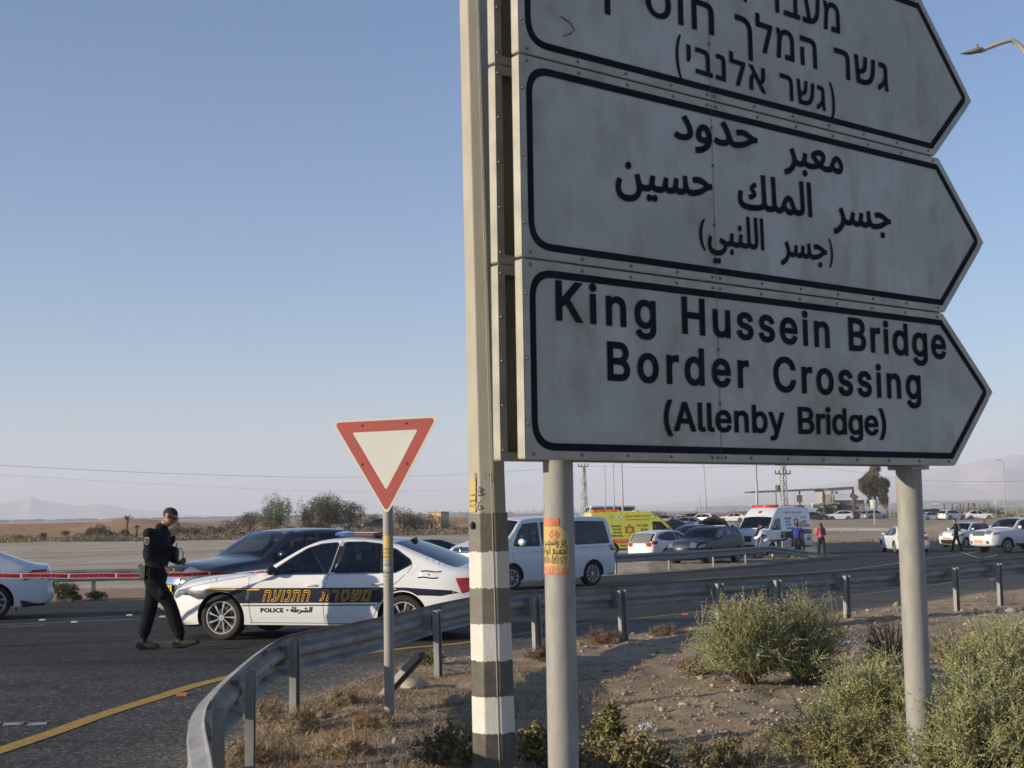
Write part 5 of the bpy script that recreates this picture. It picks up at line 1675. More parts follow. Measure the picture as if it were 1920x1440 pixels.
def scale_spec(b, sx=1, sz=1, sy=1, **k):
    d = dict(b)
    d['L'] = b['L'] * sx; d['W'] = b['W'] * sy; d['H'] = b['H'] * sz; d['xf'] = b['xf'] * sx; d['xr'] = b['xr'] * sx; d['sill'] = b['sill'] * sz
    d['contour'] = [(x * sx, z * sz, c) for x, z, c in b['contour']]
    d['windows'] = [[(x * sx, z * sz) for x, z in w_] for w_ in b['windows']]
    d['belt'] = ([x * sx for x in b['belt'][0]], [z * sz for z in b['belt'][1]]); d['cabin'] = tuple(x * sx for x in b['cabin'])
    d['seats'] = [x * sx for x in b.get('seats', [])]
    d.update(k); return d
SUV = dict(L=4.6, W=1.87, H=1.65, xf=.90, xr=3.58, r=.355, rim=.235, sill=.26, arch=.055, tw=.23, spokes=5,
    contour=[(.15, .24, .06), (.06, .32, .12), (.015, .5, .16), (.02, .70, .17), (.07, .86, .15), (.24, .965, .10), (.6, 1.03, .06), (1.0, 1.075, .05), (1.25, 1.105, .05), (1.38, 1.135, .07), (1.75, 1.39, .07), (2.02, 1.535, .045), (2.25, 1.595, .03), (2.8, 1.625, .03), (3.4, 1.605, .03), (3.95, 1.54, .03), (4.15, 1.47, .04), (4.38, 1.25, .05), (4.5, 1.08, .06), (4.55, .90, .09), (4.57, .65, .10), (4.6, .5, .10), (4.53, .33, .07), (4.42, .27, .04)],
    zones=[(0, 5, 'body', None), (5, 9, 'hood', None), (9, 11.4, 'windshield', None), (11.4, 16, 'body', None), (16, 18, 'rear_window', glass_dark), (18, 23, 'tailgate', None)],
    belt=([0, 1.4, 3.6, 4.6], [.95, 1.085, 1.13, 1.13]), cabin=(1.45, 4.0), seats=[2.45, 3.3], nf=.76, nr=.80, tumble=.36, round=.075, bulge=.04,
    windows=[[(1.58, 1.12), (1.85, 1.30), (2.12, 1.455), (2.4, 1.515), (2.66, 1.53), (2.60, 1.12)], [(2.70, 1.12), (2.75, 1.53), (3.30, 1.525), (3.47, 1.50), (3.52, 1.14)], [(3.57, 1.15), (3.54, 1.485), (3.85, 1.42), (4.10, 1.30), (3.95, 1.18)]])
VANS = dict(L=4.9, W=1.90, H=1.96, xf=.92, xr=3.92, r=.345, rim=.225, sill=.28, arch=.05, tw=.22, spokes=10,
    contour=[(.10, .26, .05), (.03, .34, .09), (0, .5, .12), (.01, .75, .13), (.04, .97, .12), (.10, 1.09, .10), (.34, 1.19, .07), (.62, 1.26, .06), (.76, 1.31, .08), (1.05, 1.56, .08), (1.26, 1.78, .06), (1.5, 1.88, .04), (2.3, 1.925, .03), (3.5, 1.93, .03), (4.45, 1.90, .03), (4.68, 1.82, .04), (4.76, 1.6, .04), (4.83, 1.25, .05), (4.87, .95, .06), (4.88, .6, .07), (4.9, .45, .07), (4.86, .32, .05), (4.8, .28, .03)],
    zones=[(0, 5.4, 'body', None), (5.4, 8, 'hood', None), (8, 10.4, 'windshield', None), (10.4, 15.3, 'body', None), (15.3, 17, 'rear_window', glass_dark), (17, 22, 'tailgate', None)],
    belt=([0, .8, 4.0, 4.9], [1.0, 1.16, 1.16, 1.14]), cabin=(.95, 4.5), seats=[1.75, 2.7, 3.6], nf=.84, nr=.90, lf=.6, lr=.4, tumble=.14, round=.08, bulge=.03,
    windows=[[(1.02, 1.20), (1.24, 1.55), (1.42, 1.735), (1.92, 1.775), (1.92, 1.18)], [(2.06, 1.18), (2.06, 1.775), (3.12, 1.785), (3.12, 1.18)], [(3.28, 1.18), (3.28, 1.785), (4.46, 1.765), (4.60, 1.20)]])
AMB = dict(L=5.9, W=2.03, H=2.62, xf=1.0, xr=4.55, r=.35, rim=.21, sill=.34, arch=.06, tw=.22, spokes=5, steel=True,
    contour=[(.12, .30, .05), (.04, .38, .09), (0, .55, .12), (.02, .9, .13), (.09, 1.10, .11), (.32, 1.24, .08), (.70, 1.36, .07), (.86, 1.42, .09), (1.2, 1.78, .09), (1.42, 2.02, .07), (1.6, 2.18, .06), (1.95, 2.42, .06), (2.35, 2.54, .05), (4.0, 2.57, .05), (5.5, 2.54, .05), (5.78, 2.44, .05), (5.86, 1.6, .04), (5.88, .8, .04), (5.9, .5, .05), (5.86, .38, .03)],
    zones=[(0, 5, 'body', None), (5, 7, 'hood', None), (7, 9.1, 'windshield', None), (9.1, 19, 'body', None)],
    belt=([0, .8, 5, 5.9], [1.2, 1.38, 1.38, 1.38]), cabin=(1.0, 2.4), seats=[2.0], nf=.80, nr=.94, lf=.7, lr=.3, tumble=.085, round=.10, bulge=.025, rk=.75,
    windows=[[(1.18, 1.44), (1.42, 1.72), (1.62, 1.93), (2.12, 1.96), (2.12, 1.38), (1.3, 1.38)]])
BUS = dict(L=12.0, W=2.5, H=3.55, xf=2.6, xr=8.8, r=.48, rim=.28, sill=.35, arch=.08, tw=.28, spokes=5, steel=True, grid=.25,
    contour=[(.06, .35, .04), (0, .6, .10), (.0, 1.1, .12), (.05, 1.3, .14), (.25, 2.2, .14), (.55, 2.95, .12), (.85, 3.25, .08), (1.4, 3.42, .04), (6, 3.46, .04), (11, 3.43, .04), (11.8, 3.3, .05), (11.95, 2.5, .05), (12, 1.2, .06), (11.95, .4, .03)],
    zones=[(0, 3, 'body', None), (3, 5.3, 'windshield', None), (5.3, 13, 'body', None)],
    belt=([0, 2, 12], [1.5, 1.5, 1.5]), cabin=(.9, 11.5), seats=[1.6, 3, 4.5, 6, 7.5, 9, 10.5], nf=.88, nr=.92, lf=.8, lr=.5, tumble=.04, round=.16, bulge=.02,
    windows=[[(.55, 1.5), (1.0, 2.9), (1.35, 3.05), (11.4, 3.05), (11.6, 2.8), (11.6, 1.7), (1.6, 1.7)]])
PICK = dict(L=5.3, W=1.90, H=1.82, xf=.98, xr=4.05, r=.385, rim=.235, sill=.42, arch=.075, tw=.25, spokes=6,
    contour=[(.12, .40, .06), (.04, .48, .10), (0, .66, .14), (.02, .9, .15), (.10, 1.07, .12), (.30, 1.14, .08), (.7, 1.19, .06), (1.1, 1.225, .05), (1.36, 1.255, .05), (1.48, 1.29, .07), (1.85, 1.57, .07), (2.08, 1.71, .05), (2.6, 1.785, .03), (3.15, 1.775, .03), (3.42, 1.71, .03), (3.53, 1.48, .03), (3.60, 1.24, .01), (3.72, 1.205, .0), (4.4, 1.20, .0), (5.12, 1.20, .0), (5.26, 1.17, .01), (5.28, .95, .02), (5.3, .65, .03), (5.25, .55, .03)],
    zones=[(0, 5, 'body', None), (5, 9, 'hood', None), (9, 11.4, 'windshield', None), (11.4, 14.4, 'body', None), (14.4, 16.2, 'rear_window', glass_dark), (16.2, 20, 'bed_cover', black_pl), (20, 23, 'tailgate', None)],
    belt=([0, 1.4, 3.7, 5.3], [1.05, 1.215, 1.24, 1.3]), cabin=(1.55, 3.5), seats=[2.5, 3.2], nf=.80, nr=.93, lf=.6, lr=.3, tumble=.32, round=.06, bulge=.045,
    windows=[[(1.72, 1.26), (1.95, 1.45), (2.15, 1.625), (2.5, 1.69), (2.62, 1.69), (2.60, 1.25)], [(2.70, 1.25), (2.72, 1.695), (3.2, 1.685), (3.38, 1.62), (3.44, 1.28)]])
SEDS = scale_spec(SEDAN, .945, .98, .96, spokes=8)
HATCH = scale_spec(SUV, .93, .90, .95, r=.32, rim=.21)
SMALL = scale_spec(SUV, .80, .92, .90, r=.30, rim=.19)
def F2(a, b):
    n = math.hypot(a, b); return math.atan2(b / n, a / n)
def dress(c, front_lamp=True, plate=None, plate_txt=None, grille=True, handles=None, mir=None, seams=None, rear_plate=None, rear_txt=None):
    sp = c.spec; L = c.L; cc = sp['contour']; z4 = cc[4][1]; z3 = cc[3][1]
    # lamps from the contour geometry
    zt = np.interp(.5, [p[0] for p in c.silh[:40]], [p[1] for p in c.silh[:40]]) if False else cc[5][1]
    c.lamp([(.09, z4 - .06), (.22, z4 + .03), (.52, z4 + .035), (.40, z4 - .075), (.12, z4 - .13)], (3.3, 4.6), .58, lamp_g, 'headlight')
    zb = c.spec['belt'][1][-1]
    nq = len(cc) - 1
    # find contour index near the tail at belt height
    zz = [p[1] for p in cc]; qi = [i for i in range(nq // 2, nq) if zz[i] > zb * .93 > zz[i + 1]]
    q = qi[0] + .35 if qi else nq - 4
    c.lamp([(L - .36, zb - .02), (L - .07, zb - .01), (L - .05, zb - .20), (L - .30, zb - .17)], (q, q + 1.0), .58, lamp_r, 'taillight')
    if grille: c.patch(3.0, 4.3, -.50, .50, black_pl, 'grille', .012); c.patch(1.4, 2.4, -.7, .7, black_pl, 'lower_grille', .01)
    if plate: c.plate(2.6, plate, plate_txt)
    if rear_plate: c.plate(q + 1.7, rear_plate, rear_txt)
def std_seams(c, xs, z0, z1):
    for x in xs: c.ribbon([(x, z1), (x - .02, (z0 + z1) / 2), (x, z0)], .008, seam_m)
# ---- dark SUV behind the police car
dk = paint('dark_blue_grey_paint', (.035, .045, .065), metal=.35, rough=.3)
c = Car('parked_car', 'dark blue-grey SUV with silver bumper and yellow plate, behind the officer and police car', SUV, (-4.60, 26.1, gz(26.1)), F2(-.707, -.707), dk, 'vehicles held up on the road', grid=.07)
dress(c, plate=plate_y, plate_txt='554-903'); c.mirror(1.72, 1.12); c.handle(2.45, .97); c.handle(3.35, .99)
std_seams(c, [1.42, 2.66, 3.55], .36, 1.10)
c.patch(.6, 1.5, -.98, .98, mat('silver_bumper', (.45, .45, .46), rough=.4, metal=.3), 'skid_plate', .018); c.patch(2.9, 3.5, -.62, .62, chrome, 'chrome_strip', .022)
c.ribbon([(1.9, 1.57), (2.3, 1.60), (3.0, 1.612), (3.7, 1.57)], .03, mat('satin_rail', (.4, .4, .42), rough=.3, metal=.8), 'roof_rail', off=.0)
c.decal([(.25, .30), (4.35, .34), (4.35, .44), (.25, .42)], black_pl, 'lower_cladding', sides=(1, -1), off=.004) if False else None
driver_seat = (c.root, 2.05)
SUV1 = c
# ---- white sedan leaving at the left edge
wh2 = paint('white_shaded_paint', (.70, .71, .72), dirt=.05)
c = Car('parked_car', 'white sedan at the left edge, only its tail and rear wheel showing', variant(SEDS, spokes=10), (-11.45, 26.0, gz(26)), F2(-.93, -.37), wh2, 'vehicles held up on the road', grid=.06)
dress(c, rear_plate=plate_y); c.ribbon([(3.50, .83), (3.66, .83), (3.68, .80), (3.67, .70), (3.64, .68), (3.51, .68), (3.49, .71), (3.50, .83)], .006, seam_m)
c.decal([(4.20, .90), (4.58, .90), (4.58, .72), (4.10, .74)], lamp_rd, 'lamp_housing', sides=(1, -1), off=.012)
c.decal([(4.45, .88), (4.58, .88), (4.58, .74), (4.42, .75)], lamp_r, 'lamp_core', sides=(1, -1), off=.014)
c.decal([(4.05, .36), (4.5, .30), (4.5, .24), (4.1, .22)], black_pl, 'lower_trim', sides=(1, -1), off=.004)
MB().box((c.L / 2 - 3.99, c.W / 2 - .12, .22), (.02, .16, .16)).build('mud_flap', black_pl, c.root)
# ---- white passenger van
c = Car('parked_van', 'white passenger van with dark rear glass, on the road between the two round poles', VANS, (.48, 37.4, gz(37.4)), F2(-.755, -.656), wh2, 'vehicles held up on the road', cat='van', grid=.07)
dress(c, grille=False, plate=plate_y); c.mirror(1.22, 1.22, wh2, 1.35); c.handle(1.80, 1.03, wh2); c.handle(2.22, 1.03, wh2)
c.patch(4.2, 5.0, -.6, .6, black_pl, 'grille', .01); c.patch(4.35, 4.45, -.6, .6, chrome, 'grille_bar', .016); c.patch(4.75, 4.85, -.6, .6, chrome, 'grille_bar', .016)
gp_ = c.strip_pt(np.array([4.6]), np.array([0.]), .03)[0]
rg = [(gp_[0], gp_[1] + .075 * math.cos(a), gp_[2] + .075 * math.sin(a)) for a in np.linspace(0, 2 * math.pi, 17)]
mb = MB().tube(rg, .008, 5, cap=False)
for a, b in (((-.05, .055), (0, .0)), ((0, 0), (.05, .055)), ((-.055, .01), (-.02, -.06)), ((-.02, -.06), (0, -.01)), ((0, -.01), (.02, -.06)), ((.02, -.06), (.055, .01))):
    mb.tube([(gp_[0], gp_[1] + a[0], gp_[2] + a[1]), (gp_[0], gp_[1] + b[0], gp_[2] + b[1])], .007, 4)
mb.build('badge', chrome, c.root)
std_seams(c, [1.98, 3.20], .34, 1.80); c.ribbon([(.95, 1.14), (.98, .8), (1.32, .42)], .008, seam_m)
c.ribbon([(1.98, 1.06), (4.6, 1.08)], .014, mat('slide_rail', (.08, .08, .09), rough=.5), 'slide_rail'); c.ribbon([(.3, .98), (1.9, 1.02), (4.7, 1.03)], .006, mat('crease_shade', 0), 'crease_shade_line')  # second ribbon is the flank crease, its shade painted in grey
c.decal([(4.74, 1.12), (4.84, 1.12), (4.86, .72), (4.78, .72)], lamp_r, 'tall_taillight', sides=(1, -1), off=.010)
VAN1 = c
# ---- dark car roof between police car and van
c = Car('parked_car', 'black sedan mostly hidden behind the police car tail, only its roof showing', scale_spec(SEDAN, .95, .93, .95), (-5.6 + .0, 0, 0), 0, paint('black_car_paint', (.018, .018, .022)), 'vehicles held up on the road')
q = gp(822, 1060); c.root.location = ((764 - 960) / 2500 * 46, 46, gz(46)); c.root.rotation_euler[2] = F2(-.75, -.66)
# ---- middle distance
def put_car(spec, label, px, D, hd, pm_, name='parked_car', cat='car', group='cars gathered round the ambulances', grid=.10, **k):
    z = gz(D) + (k.pop('dz', 0))
    c = Car(name, label, spec, ((px - 960) / 2500 * D, D, z), F2(*hd), pm_, group, cat=cat, grid=grid, detail=1, **k)
    return c
wh3 = paint('white_paint_dusty', (.70, .70, .69), dirt=.08)
c = put_car(HATCH, 'white hatchback seen from behind, between the yellow ambulance and the dark SUV', 1243, 65, (.68, .73), wh3, glass=glass_dark)
dress(c, rear_plate=None, grille=False); c.patch(16.2, 18.6, -.86, .86, mat('dusty_glare_glass', (.20, .20, .17), rough=.2, coat=.5), 'rear_glass_glare', .012)  # pale sheet over the rear glass, glare painted into its colour
for t_ in (0.,):
    P_ = c.strip_pt(np.array([18.9]), np.array([0.]), .012)[0]; MB().sphere(P_, .035, 8, 6, sc=(.3, 1, 1)).build('badge', chrome, c.root)
cht = mat('charcoal_paint', (.013, .017, .027), rough=.3, spec=.3)
c = put_car(SUV, 'charcoal SUV with a chrome grille, behind the far guardrail, facing the road', 1317, 60, (-.58, -.81), cht, grid=.08)
dress(c, grille=False); c.mirror(1.72, 1.12); c.patch(3.1, 4.2, -.62, .62, black_pl, 'grille', .014); std_seams(c, [1.42, 2.66, 3.55], .36, 1.10)
for t_ in np.linspace(-.56, .56, 12): c.patch(3.15, 4.15, t_ - .008, t_ + .008, chrome, 'grille_slat', .020, 4, 1)
c.patch(4.2, 4.32, -.66, .66, chrome, 'grille_frame', .020); c.patch(1.2, 1.35, -.8, .8, chrome, 'bumper_strip', .012)
c = put_car(scale_spec(SEDAN, .92, 1.0, .95), 'dark blue sedan half hidden behind the charcoal SUV, its windscreen catching the sky', 1290, 68, (-.8, -.6), paint('deep_blue_paint', (.02, .03, .06)), dz=.25)
dress(c, grille=False)
# estate with its tailgate raised
def tailgate_up(c, m, q=None):
    sp = c.spec; L = c.L; zr_ = sp['H'] - .10
    mb = MB()
    n = 10; V = []; F = []
    for j in range(n + 1):
        t = j / n; a = math.radians(18 - 30 * t)
        x = -(L / 2) + .42 - t * .95; z = zr_ + .26 * math.sin(t * math.pi * .5)
        for k in range(9):
            u = k / 8 * 2 - 1
            V.append((x, u * sp['W'] / 2 * (.80 - .05 * t), z - .16 * abs(u) ** 3))
    for j in range(n):
        for k in range(8): F.append((j * 9 + k, j * 9 + k + 1, (j + 1) * 9 + k + 1, (j + 1) * 9 + k))
    m0 = len(V); V2 = [(a, b, c_ + .035) for a, b, c_ in V]
    mb.add(V, F); mb.add(V2, F)
    return mb.build('raised_tailgate', m, c.root, smooth=True)
c = put_car(scale_spec(SUV, .98, 1.08, 1.0), 'white estate with a black raised tailgate, standing just left of the white ambulance', 1347, 72, (.35, .94), wh3)
dress(c, grille=False); tailgate_up(c, black_pl)
mb = MB()
pts = [(-c.L / 2 + .1, .84 * math.cos(a) if abs(math.cos(a)) < 2 else 0, 1.25 + .80 * math.sin(a)) for a in np.linspace(0, math.pi, 16)]
mb.tube(pts, .09, 8); mb.build('tailgate_frame', black_pl, c.root, smooth=True)
MB().box((-c.L / 2 + .25, 0, 1.45), (.5, 1.25, .45)).build('white_load', mat('white_bag', (.6, .6, .58), rough=.8, bump=.3, bscale=6), c.root)
c = put_car(scale_spec(SEDAN, .90, 1.0, .95), 'white car with its black bonnet raised, beside the yellow ambulance cab', 1243, 92, (.3, -.95), wh3)
dress(c, grille=False)
MB().box((c.L / 2 - .95, 0, 1.32), (.06, 1.35, .95), rot=Matrix.Rotation(-.5, 3, 'Y')).build('raised_bonnet', black_pl, c.root)
c = put_car(scale_spec(HATCH, 1.0, 1.02, 1.0), 'blue hatchback with raised tailgate behind the parked cars, left of the white ambulance', 1280, 120, (.5, .86), paint('mid_blue_paint', (.09, .15, .27)))
tailgate_up(c, c.body); dress(c, grille=False)
# ---- white ambulance
WA = put_car(AMB, 'white ambulance with red and navy lettering and a red star, roof light bar, facing left', 1440, 73.5, (-.62, -.78), paint('white_ambulance_paint', (.72, .73, .74), dirt=.04), name='ambulance', cat='ambulance', group=None, grid=.12)
navy_t = mat('navy_lettering', (.02, .025, .06), rough=.5); red_t = mat('dark_red_lettering', (.35, .02, .02), rough=.5); maroon = mat('maroon_band', (.14, .012, .02), rough=.4)
orr = mat('orange_red_band', (.60, .09, .03), rough=.5)
WA.lamp([(.06, 1.0), (.20, 1.10), (.50, 1.14), (.45, 1.0), (.15, .88)], (3.0, 4.2), .62, lamp_g, 'headlight')
WA.patch(2.6, 3.6, -.5, .5, black_pl, 'grille', .01); WA.patch(.9, 2.2, -.97, .97, black_pl, 'bumper', .02)
WA.mirror(1.30, 1.45, black_pl, 1.5)
WA.letters(he('ארגון ההצלה הלאומי'), 2.75, 4.75, 2.20, .15, red_t, toff=.02)
for t, x0, x1, z in (('MAGEN', 2.70, 3.45, 1.90), ('DAVID', 2.74, 3.32, 1.72), ('ADOM', 2.78, 3.38, 1.54), ('IN ISRAEL', 2.82, 3.72, 1.36)): WA.letters(t, x0, x1, z, .125, navy_t, toff=.03)
star(WA, 4.02, 1.72, .36, .05, red_t)
for t, x0, x1, z in (('מגן דוד', 4.50, 5.25, 1.92), ('אדום', 4.72, 5.22, 1.70), ('בישראל', 4.55, 5.30, 1.48)): WA.letters(he(t), x0, x1, z, .13, navy_t, toff=.025)
WA.decal([(3.2, .42), (3.2, .95), (3.9, 1.30), (4.9, 1.36), (5.82, 1.36), (5.82, 1.24), (4.9, 1.24), (4.7, .95), (4.9, .42)], maroon, 'dark_band', off=.004)
WA.decal([(4.75, 1.30), (5.84, 1.30), (5.84, 1.08), (4.75, 1.08)], maroon, 'red_band', off=.008)
WA.letters(he('ניידת טיפול'), 4.95, 5.7, 1.14, .10, mat('pale_red_text', (.6, .12, .10), rough=.5), off=.011)
WA.letters('3049', 5.1, 5.6, .72, .17, red_t, off=.008, toff=.04); WA.letters(he('אמבולנס'), 5.15, 5.6, .93, .07, red_t, off=.008)
WA.decal([(5.0, .34), (5.84, .36), (5.84, .46), (5.0, .46)], navy_t, 'black_skirt', off=.006)
WA.decal([(5.72, 2.2), (5.80, 2.2), (5.80, 2.3), (5.72, 2.3)], navy_t, 'marker', off=.006)
lp = mat('red_roof_bar', (.55, .03, .03), rough=.2, coat=.8)
MB().tube([(WA.L / 2 - 2.25, -.78, 2.64), (WA.L / 2 - 2.25, .78, 2.64)], (.075), 10).build('roof_light_bar', lp, WA.root, smooth=True)
MB().tube([(WA.L / 2 - 5.5, -.7, 2.60), (WA.L / 2 - 5.5, .7, 2.60)], (.07), 8).build('rear_light_bar', maroon, WA.root, smooth=True)
WA.patch(10.2, 10.6, -.12, .12, red_t, 'front_star', .01)
WA.decal([(5.80, 1.5), (5.86, 1.5), (5.87, .8), (5.82, .8)], lamp_r, 'taillight', sides=(1, -1), off=.012)
# ---- yellow ambulance
ylw = paint('fluorescent_yellow_paint', (.60, .60, .045), rough=.4, dirt=.05)
YA = put_car(scale_spec(AMB, 1.0, .97, 1.05, sill=.42), 'fluorescent yellow ambulance with red star and Hebrew lettering, behind the far guardrail', 1184, 78, (.985, .17), ylw, name='ambulance', cat='ambulance', group=None, grid=.12)
brn = mat('brown_black_lettering', (.06, .035, .01), rough=.5); brr = mat('brick_red_lettering', (.42, .05, .015), rough=.5)
sdl = (-1,)
def Y(x): return x
YA.letters(he('ניידת טיפול נמרץ'), 2.30, 3.75, 2.14, .17, brr, sides=sdl, toff=.03); YA.letters('MOBILE INTENSIVE CARE UNIT', 2.30, 3.70, 2.00, .07, brr, sides=sdl, toff=.02)
star(YA, 3.52, 1.46, .36, .05, mat('star_red', (.42, .03, .02), rough=.5), sides=sdl)
for t, x0, x1, z in (('מגן דוד', 2.42, 3.10, 1.60), ('אדום', 2.42, 2.85, 1.36), ('בישראל', 2.40, 3.10, 1.12)): YA.letters(he(t), x0, x1, z, .16, brn, sides=sdl, toff=.03)
for t, x0, x1, z in (('MAGEN', 3.98, 4.6, 1.62), ('DAVID', 3.98, 4.5, 1.44), ('ADOM', 3.98, 4.5, 1.26), ('ISRAEL', 3.90, 4.6, 1.08)): YA.letters(t, x0, x1, z, .12, brn, sides=sdl, toff=.03)
YA.decal([(3.15, .72), (4.9, .72), (4.9, .92), (2.95, .92)], orr, 'orange_band', sides=sdl, off=.006)
YA.letters(he('מגן דוד אדום'), 3.7, 4.3, .785, .07, wht_b, sides=sdl, off=.011)
for k in range(9):
    for j in range(3):
        x0 = 3.06 - k * .105 - j * .0 + .02 * j; z0 = .72 + j * .068
        YA.decal([(x0, z0), (x0 - .055, z0), (x0 - .075, z0 + .062), (x0 - .02, z0 + .062)], brr if (j + k) % 2 else wht_b, 'checker', sides=sdl, off=.006, grid=.3)
YA.letters(he('ארגון ההצלה הלאומי'), 2.45, 4.1, .47, .16, brr, sides=sdl, toff=.03)
YA.decal([(4.0, 2.09), (4.22, 2.09), (4.30, 2.19), (4.22, 2.29), (4.0, 2.29), (3.92, 2.19)], mat('pale_badge', (.7, .6, .6), rough=.5), 'badge', sides=sdl, off=.005); star(YA, 4.11, 2.19, .07, .014, maroon, sides=sdl, off=.008)
YA.decal([(4.45, 2.24), (4.65, 2.22), (4.65, 2.25), (4.45, 2.27)], mat('flag_blue', (.05, .10, .4), rough=.5), 'flag_bar', sides=sdl); YA.decal([(4.45, 2.14), (4.65, 2.12), (4.65, 2.15), (4.45, 2.17)], MATS['flag_blue'], 'flag_bar', sides=sdl)
YA.decal([(1.98, 2.10), (2.22, 2.10), (2.22, 2.27), (1.98, 2.27)], black_pl, 'lamp_surround', sides=sdl, off=.005); YA.decal([(2.0, 2.13), (2.20, 2.13), (2.20, 2.25), (2.0, 2.25)], mat('side_lamp', (.75, .76, .78), rough=.3), 'side_lamp', sides=sdl, off=.010)
YA.decal([(.4, .40), (5.85, .40), (5.85, .30), (.4, .30)], black_pl, 'black_skirt', sides=sdl, off=.004)
YA.mirror(1.30, 1.40, black_pl, 1.4)
MB().box((YA.L / 2 - 4.8, -.35, 2.56), (1.5, .9, .15)).build('amber_light_bar', mat('amber_lens', (.75, .28, .03), rough=.2, emit=(1, .35, .05), estr=.05, col2=(.7, .05, .02), scale=3, pos=(.48, .52)), YA.root)
MB().tube([(YA.L / 2 - 3.0, -.5, 2.50), (YA.L / 2 - 3.0, -.5, 2.58)], [.22, .14], 10).build('roof_vent', mat('pale_yellow', (.6, .58, .3), rough=.5), YA.root)
# ---- coach
BU = put_car(BUS, 'white coach with dark tinted windows, beyond the yellow ambulance roof', 1139, 305, (-.93, -.36), wh3, name='coach', cat='bus', group=None, glass=glass_dark, wind=glass_dark)
BU.patch(6.9, 7.3, -.5, .5, wh3, 'roof_unit', .15)
# ---- far parked cars
far_g = 'cars parked on the far lot'
gry = paint('silver_grey_paint', (.30, .31, .33), metal=.5); brz = paint('bronze_paint', (.22, .17, .13), metal=.4); rdp = paint('red_car_paint', (.30, .02, .02)); blg = paint('blue_grey_paint', (.16, .19, .24), metal=.3)
blk = MATS['black_car_paint']
def far_car(spec, label, px, D, hd, m, dz=0.0, **k):
    c = put_car(spec, label, px, D, hd, m, group=far_g, grid=.2, glass=glass_dark, wind=glass_dark, dz=dz, **k)
    dress(c, grille=False)
    return c
far_car(SUV, 'bronze SUV at the left end of the far lot, by the yellow ambulance cab', 1231, 190, (-.9, .42), brz, .1)
far_car(SEDS, 'white sedan side-on in the far lot, right of the bronze SUV', 1264, 196, (-.98, -.2), wh3, .1)
far_car(SUV, 'black SUV in the far lot between two white cars', 1288, 215, (-.9, .4), blk, .15)
far_car(SUV, 'white SUV showing its dark rear window, below the two thin lamp posts', 1310, 195, (-.80, .6), wh3, .15)
far_car(SUV, 'blue-grey SUV parked nearer than the white SUV, left of the raised black tailgate', 1294, 152, (.93, -.35), blg)
far_car(SEDS, 'white sedan farthest back, just above the white ambulance bonnet', 1368, 215, (-.95, .3), wh3, .25)
far_car(SEDS, 'black sedan peeping out behind the tail of the white ambulance', 1519, 225, (.95, .2), blk, .2)
far_car(SUV, 'white SUV side-on in front of the guard building', 1567, 226, (-.99, .05), wh3, .15)
far_car(scale_spec(VANS, .8, .95, .9), 'small white van behind the red car by the guard building', 1581, 250, (-.98, .1), wh3, .3)
far_car(SEDS, 'red car between the white and silver cars by the guard building', 1597, 236, (.9, -.4), rdp, .15)
far_car(SUV, 'silver-grey SUV under the pale water tank, left of the right sign post', 1632, 224, (.93, .3), gry, .15)
far_car(SUV, 'black SUV in the lot right of the right sign post, left of the white wagon', 1744, 232, (.8, .55), blk, .25)
far_car(SEDS, 'white sedan with dark glass nearest the right sign post in the far lot', 1734, 205, (.85, .5), wh3, .0)
far_car(scale_spec(SUV, 1.0, .95, 1), 'white wagon seen from behind in front of the open carport', 1776, 205, (.86, .5), wh3, .15)
far_car(SEDS, 'white sedan side-on at the right end of the far lot, nose to the right', 1826, 208, (.98, -.16), wh3, .1)
# ---- white sedan on the right-hand road, saloon heading away
c = put_car(variant(SEDS, spokes=5), 'white sedan on the road left of the right sign post, heading away', 1685, 74, (.02, 1), wh3, group=None, grid=.08)
dress(c, grille=False); c.mirror(1.75, .965); c.handle(2.25, .80); c.handle(3.2, .82); std_seams(c, [1.35, 2.45], .3, .92)
c = put_car(SMALL, 'small white hatchback with a pink plate, nose to nose with the pickup', 1800, 84, (-.80, -.60), wh3, group=None, grid=.08)
dress(c, grille=False); c.plate(2.6, plate_p, None); c.mirror(1.4, 1.05); c.patch(.9, 2.2, -.8, .8, black_pl, 'lower_grille', .01)
HX = put_car(PICK, 'white double-cab pickup with a pink-orange front plate at the right edge', 1897, 71, (-.90, -.43), wh3, name='pickup_truck', cat='pickup', group=None, grid=.08)
dress(HX, grille=False); HX.plate(1.9, plate_p, None); HX.patch(2.9, 3.9, -.55, .55, mat('grille_grey', (.10, .10, .10), rough=.4), 'grille', .012); HX.mirror(1.85, 1.27, None, 1.25); HX.handle(2.45, 1.10); HX.handle(3.30, 1.12); std_seams(HX, [1.62, 2.66, 3.52], .48, 1.22)
for q_ in (3.05, 3.3, 3.55): HX.patch(q_, q_ + .1, -.55, .55, chrome, 'grille_bar', .022, 2, 6)
for k_ in range(2): HX.patch(1.3, 1.9, .70 if k_ else -.88, .88 if k_ else -.70, black_pl, 'fog_lamp_bezel', .014)
HX.ribbon([(1.5, .46), (3.5, .47)], .07, black_pl, 'side_step', off=.03)
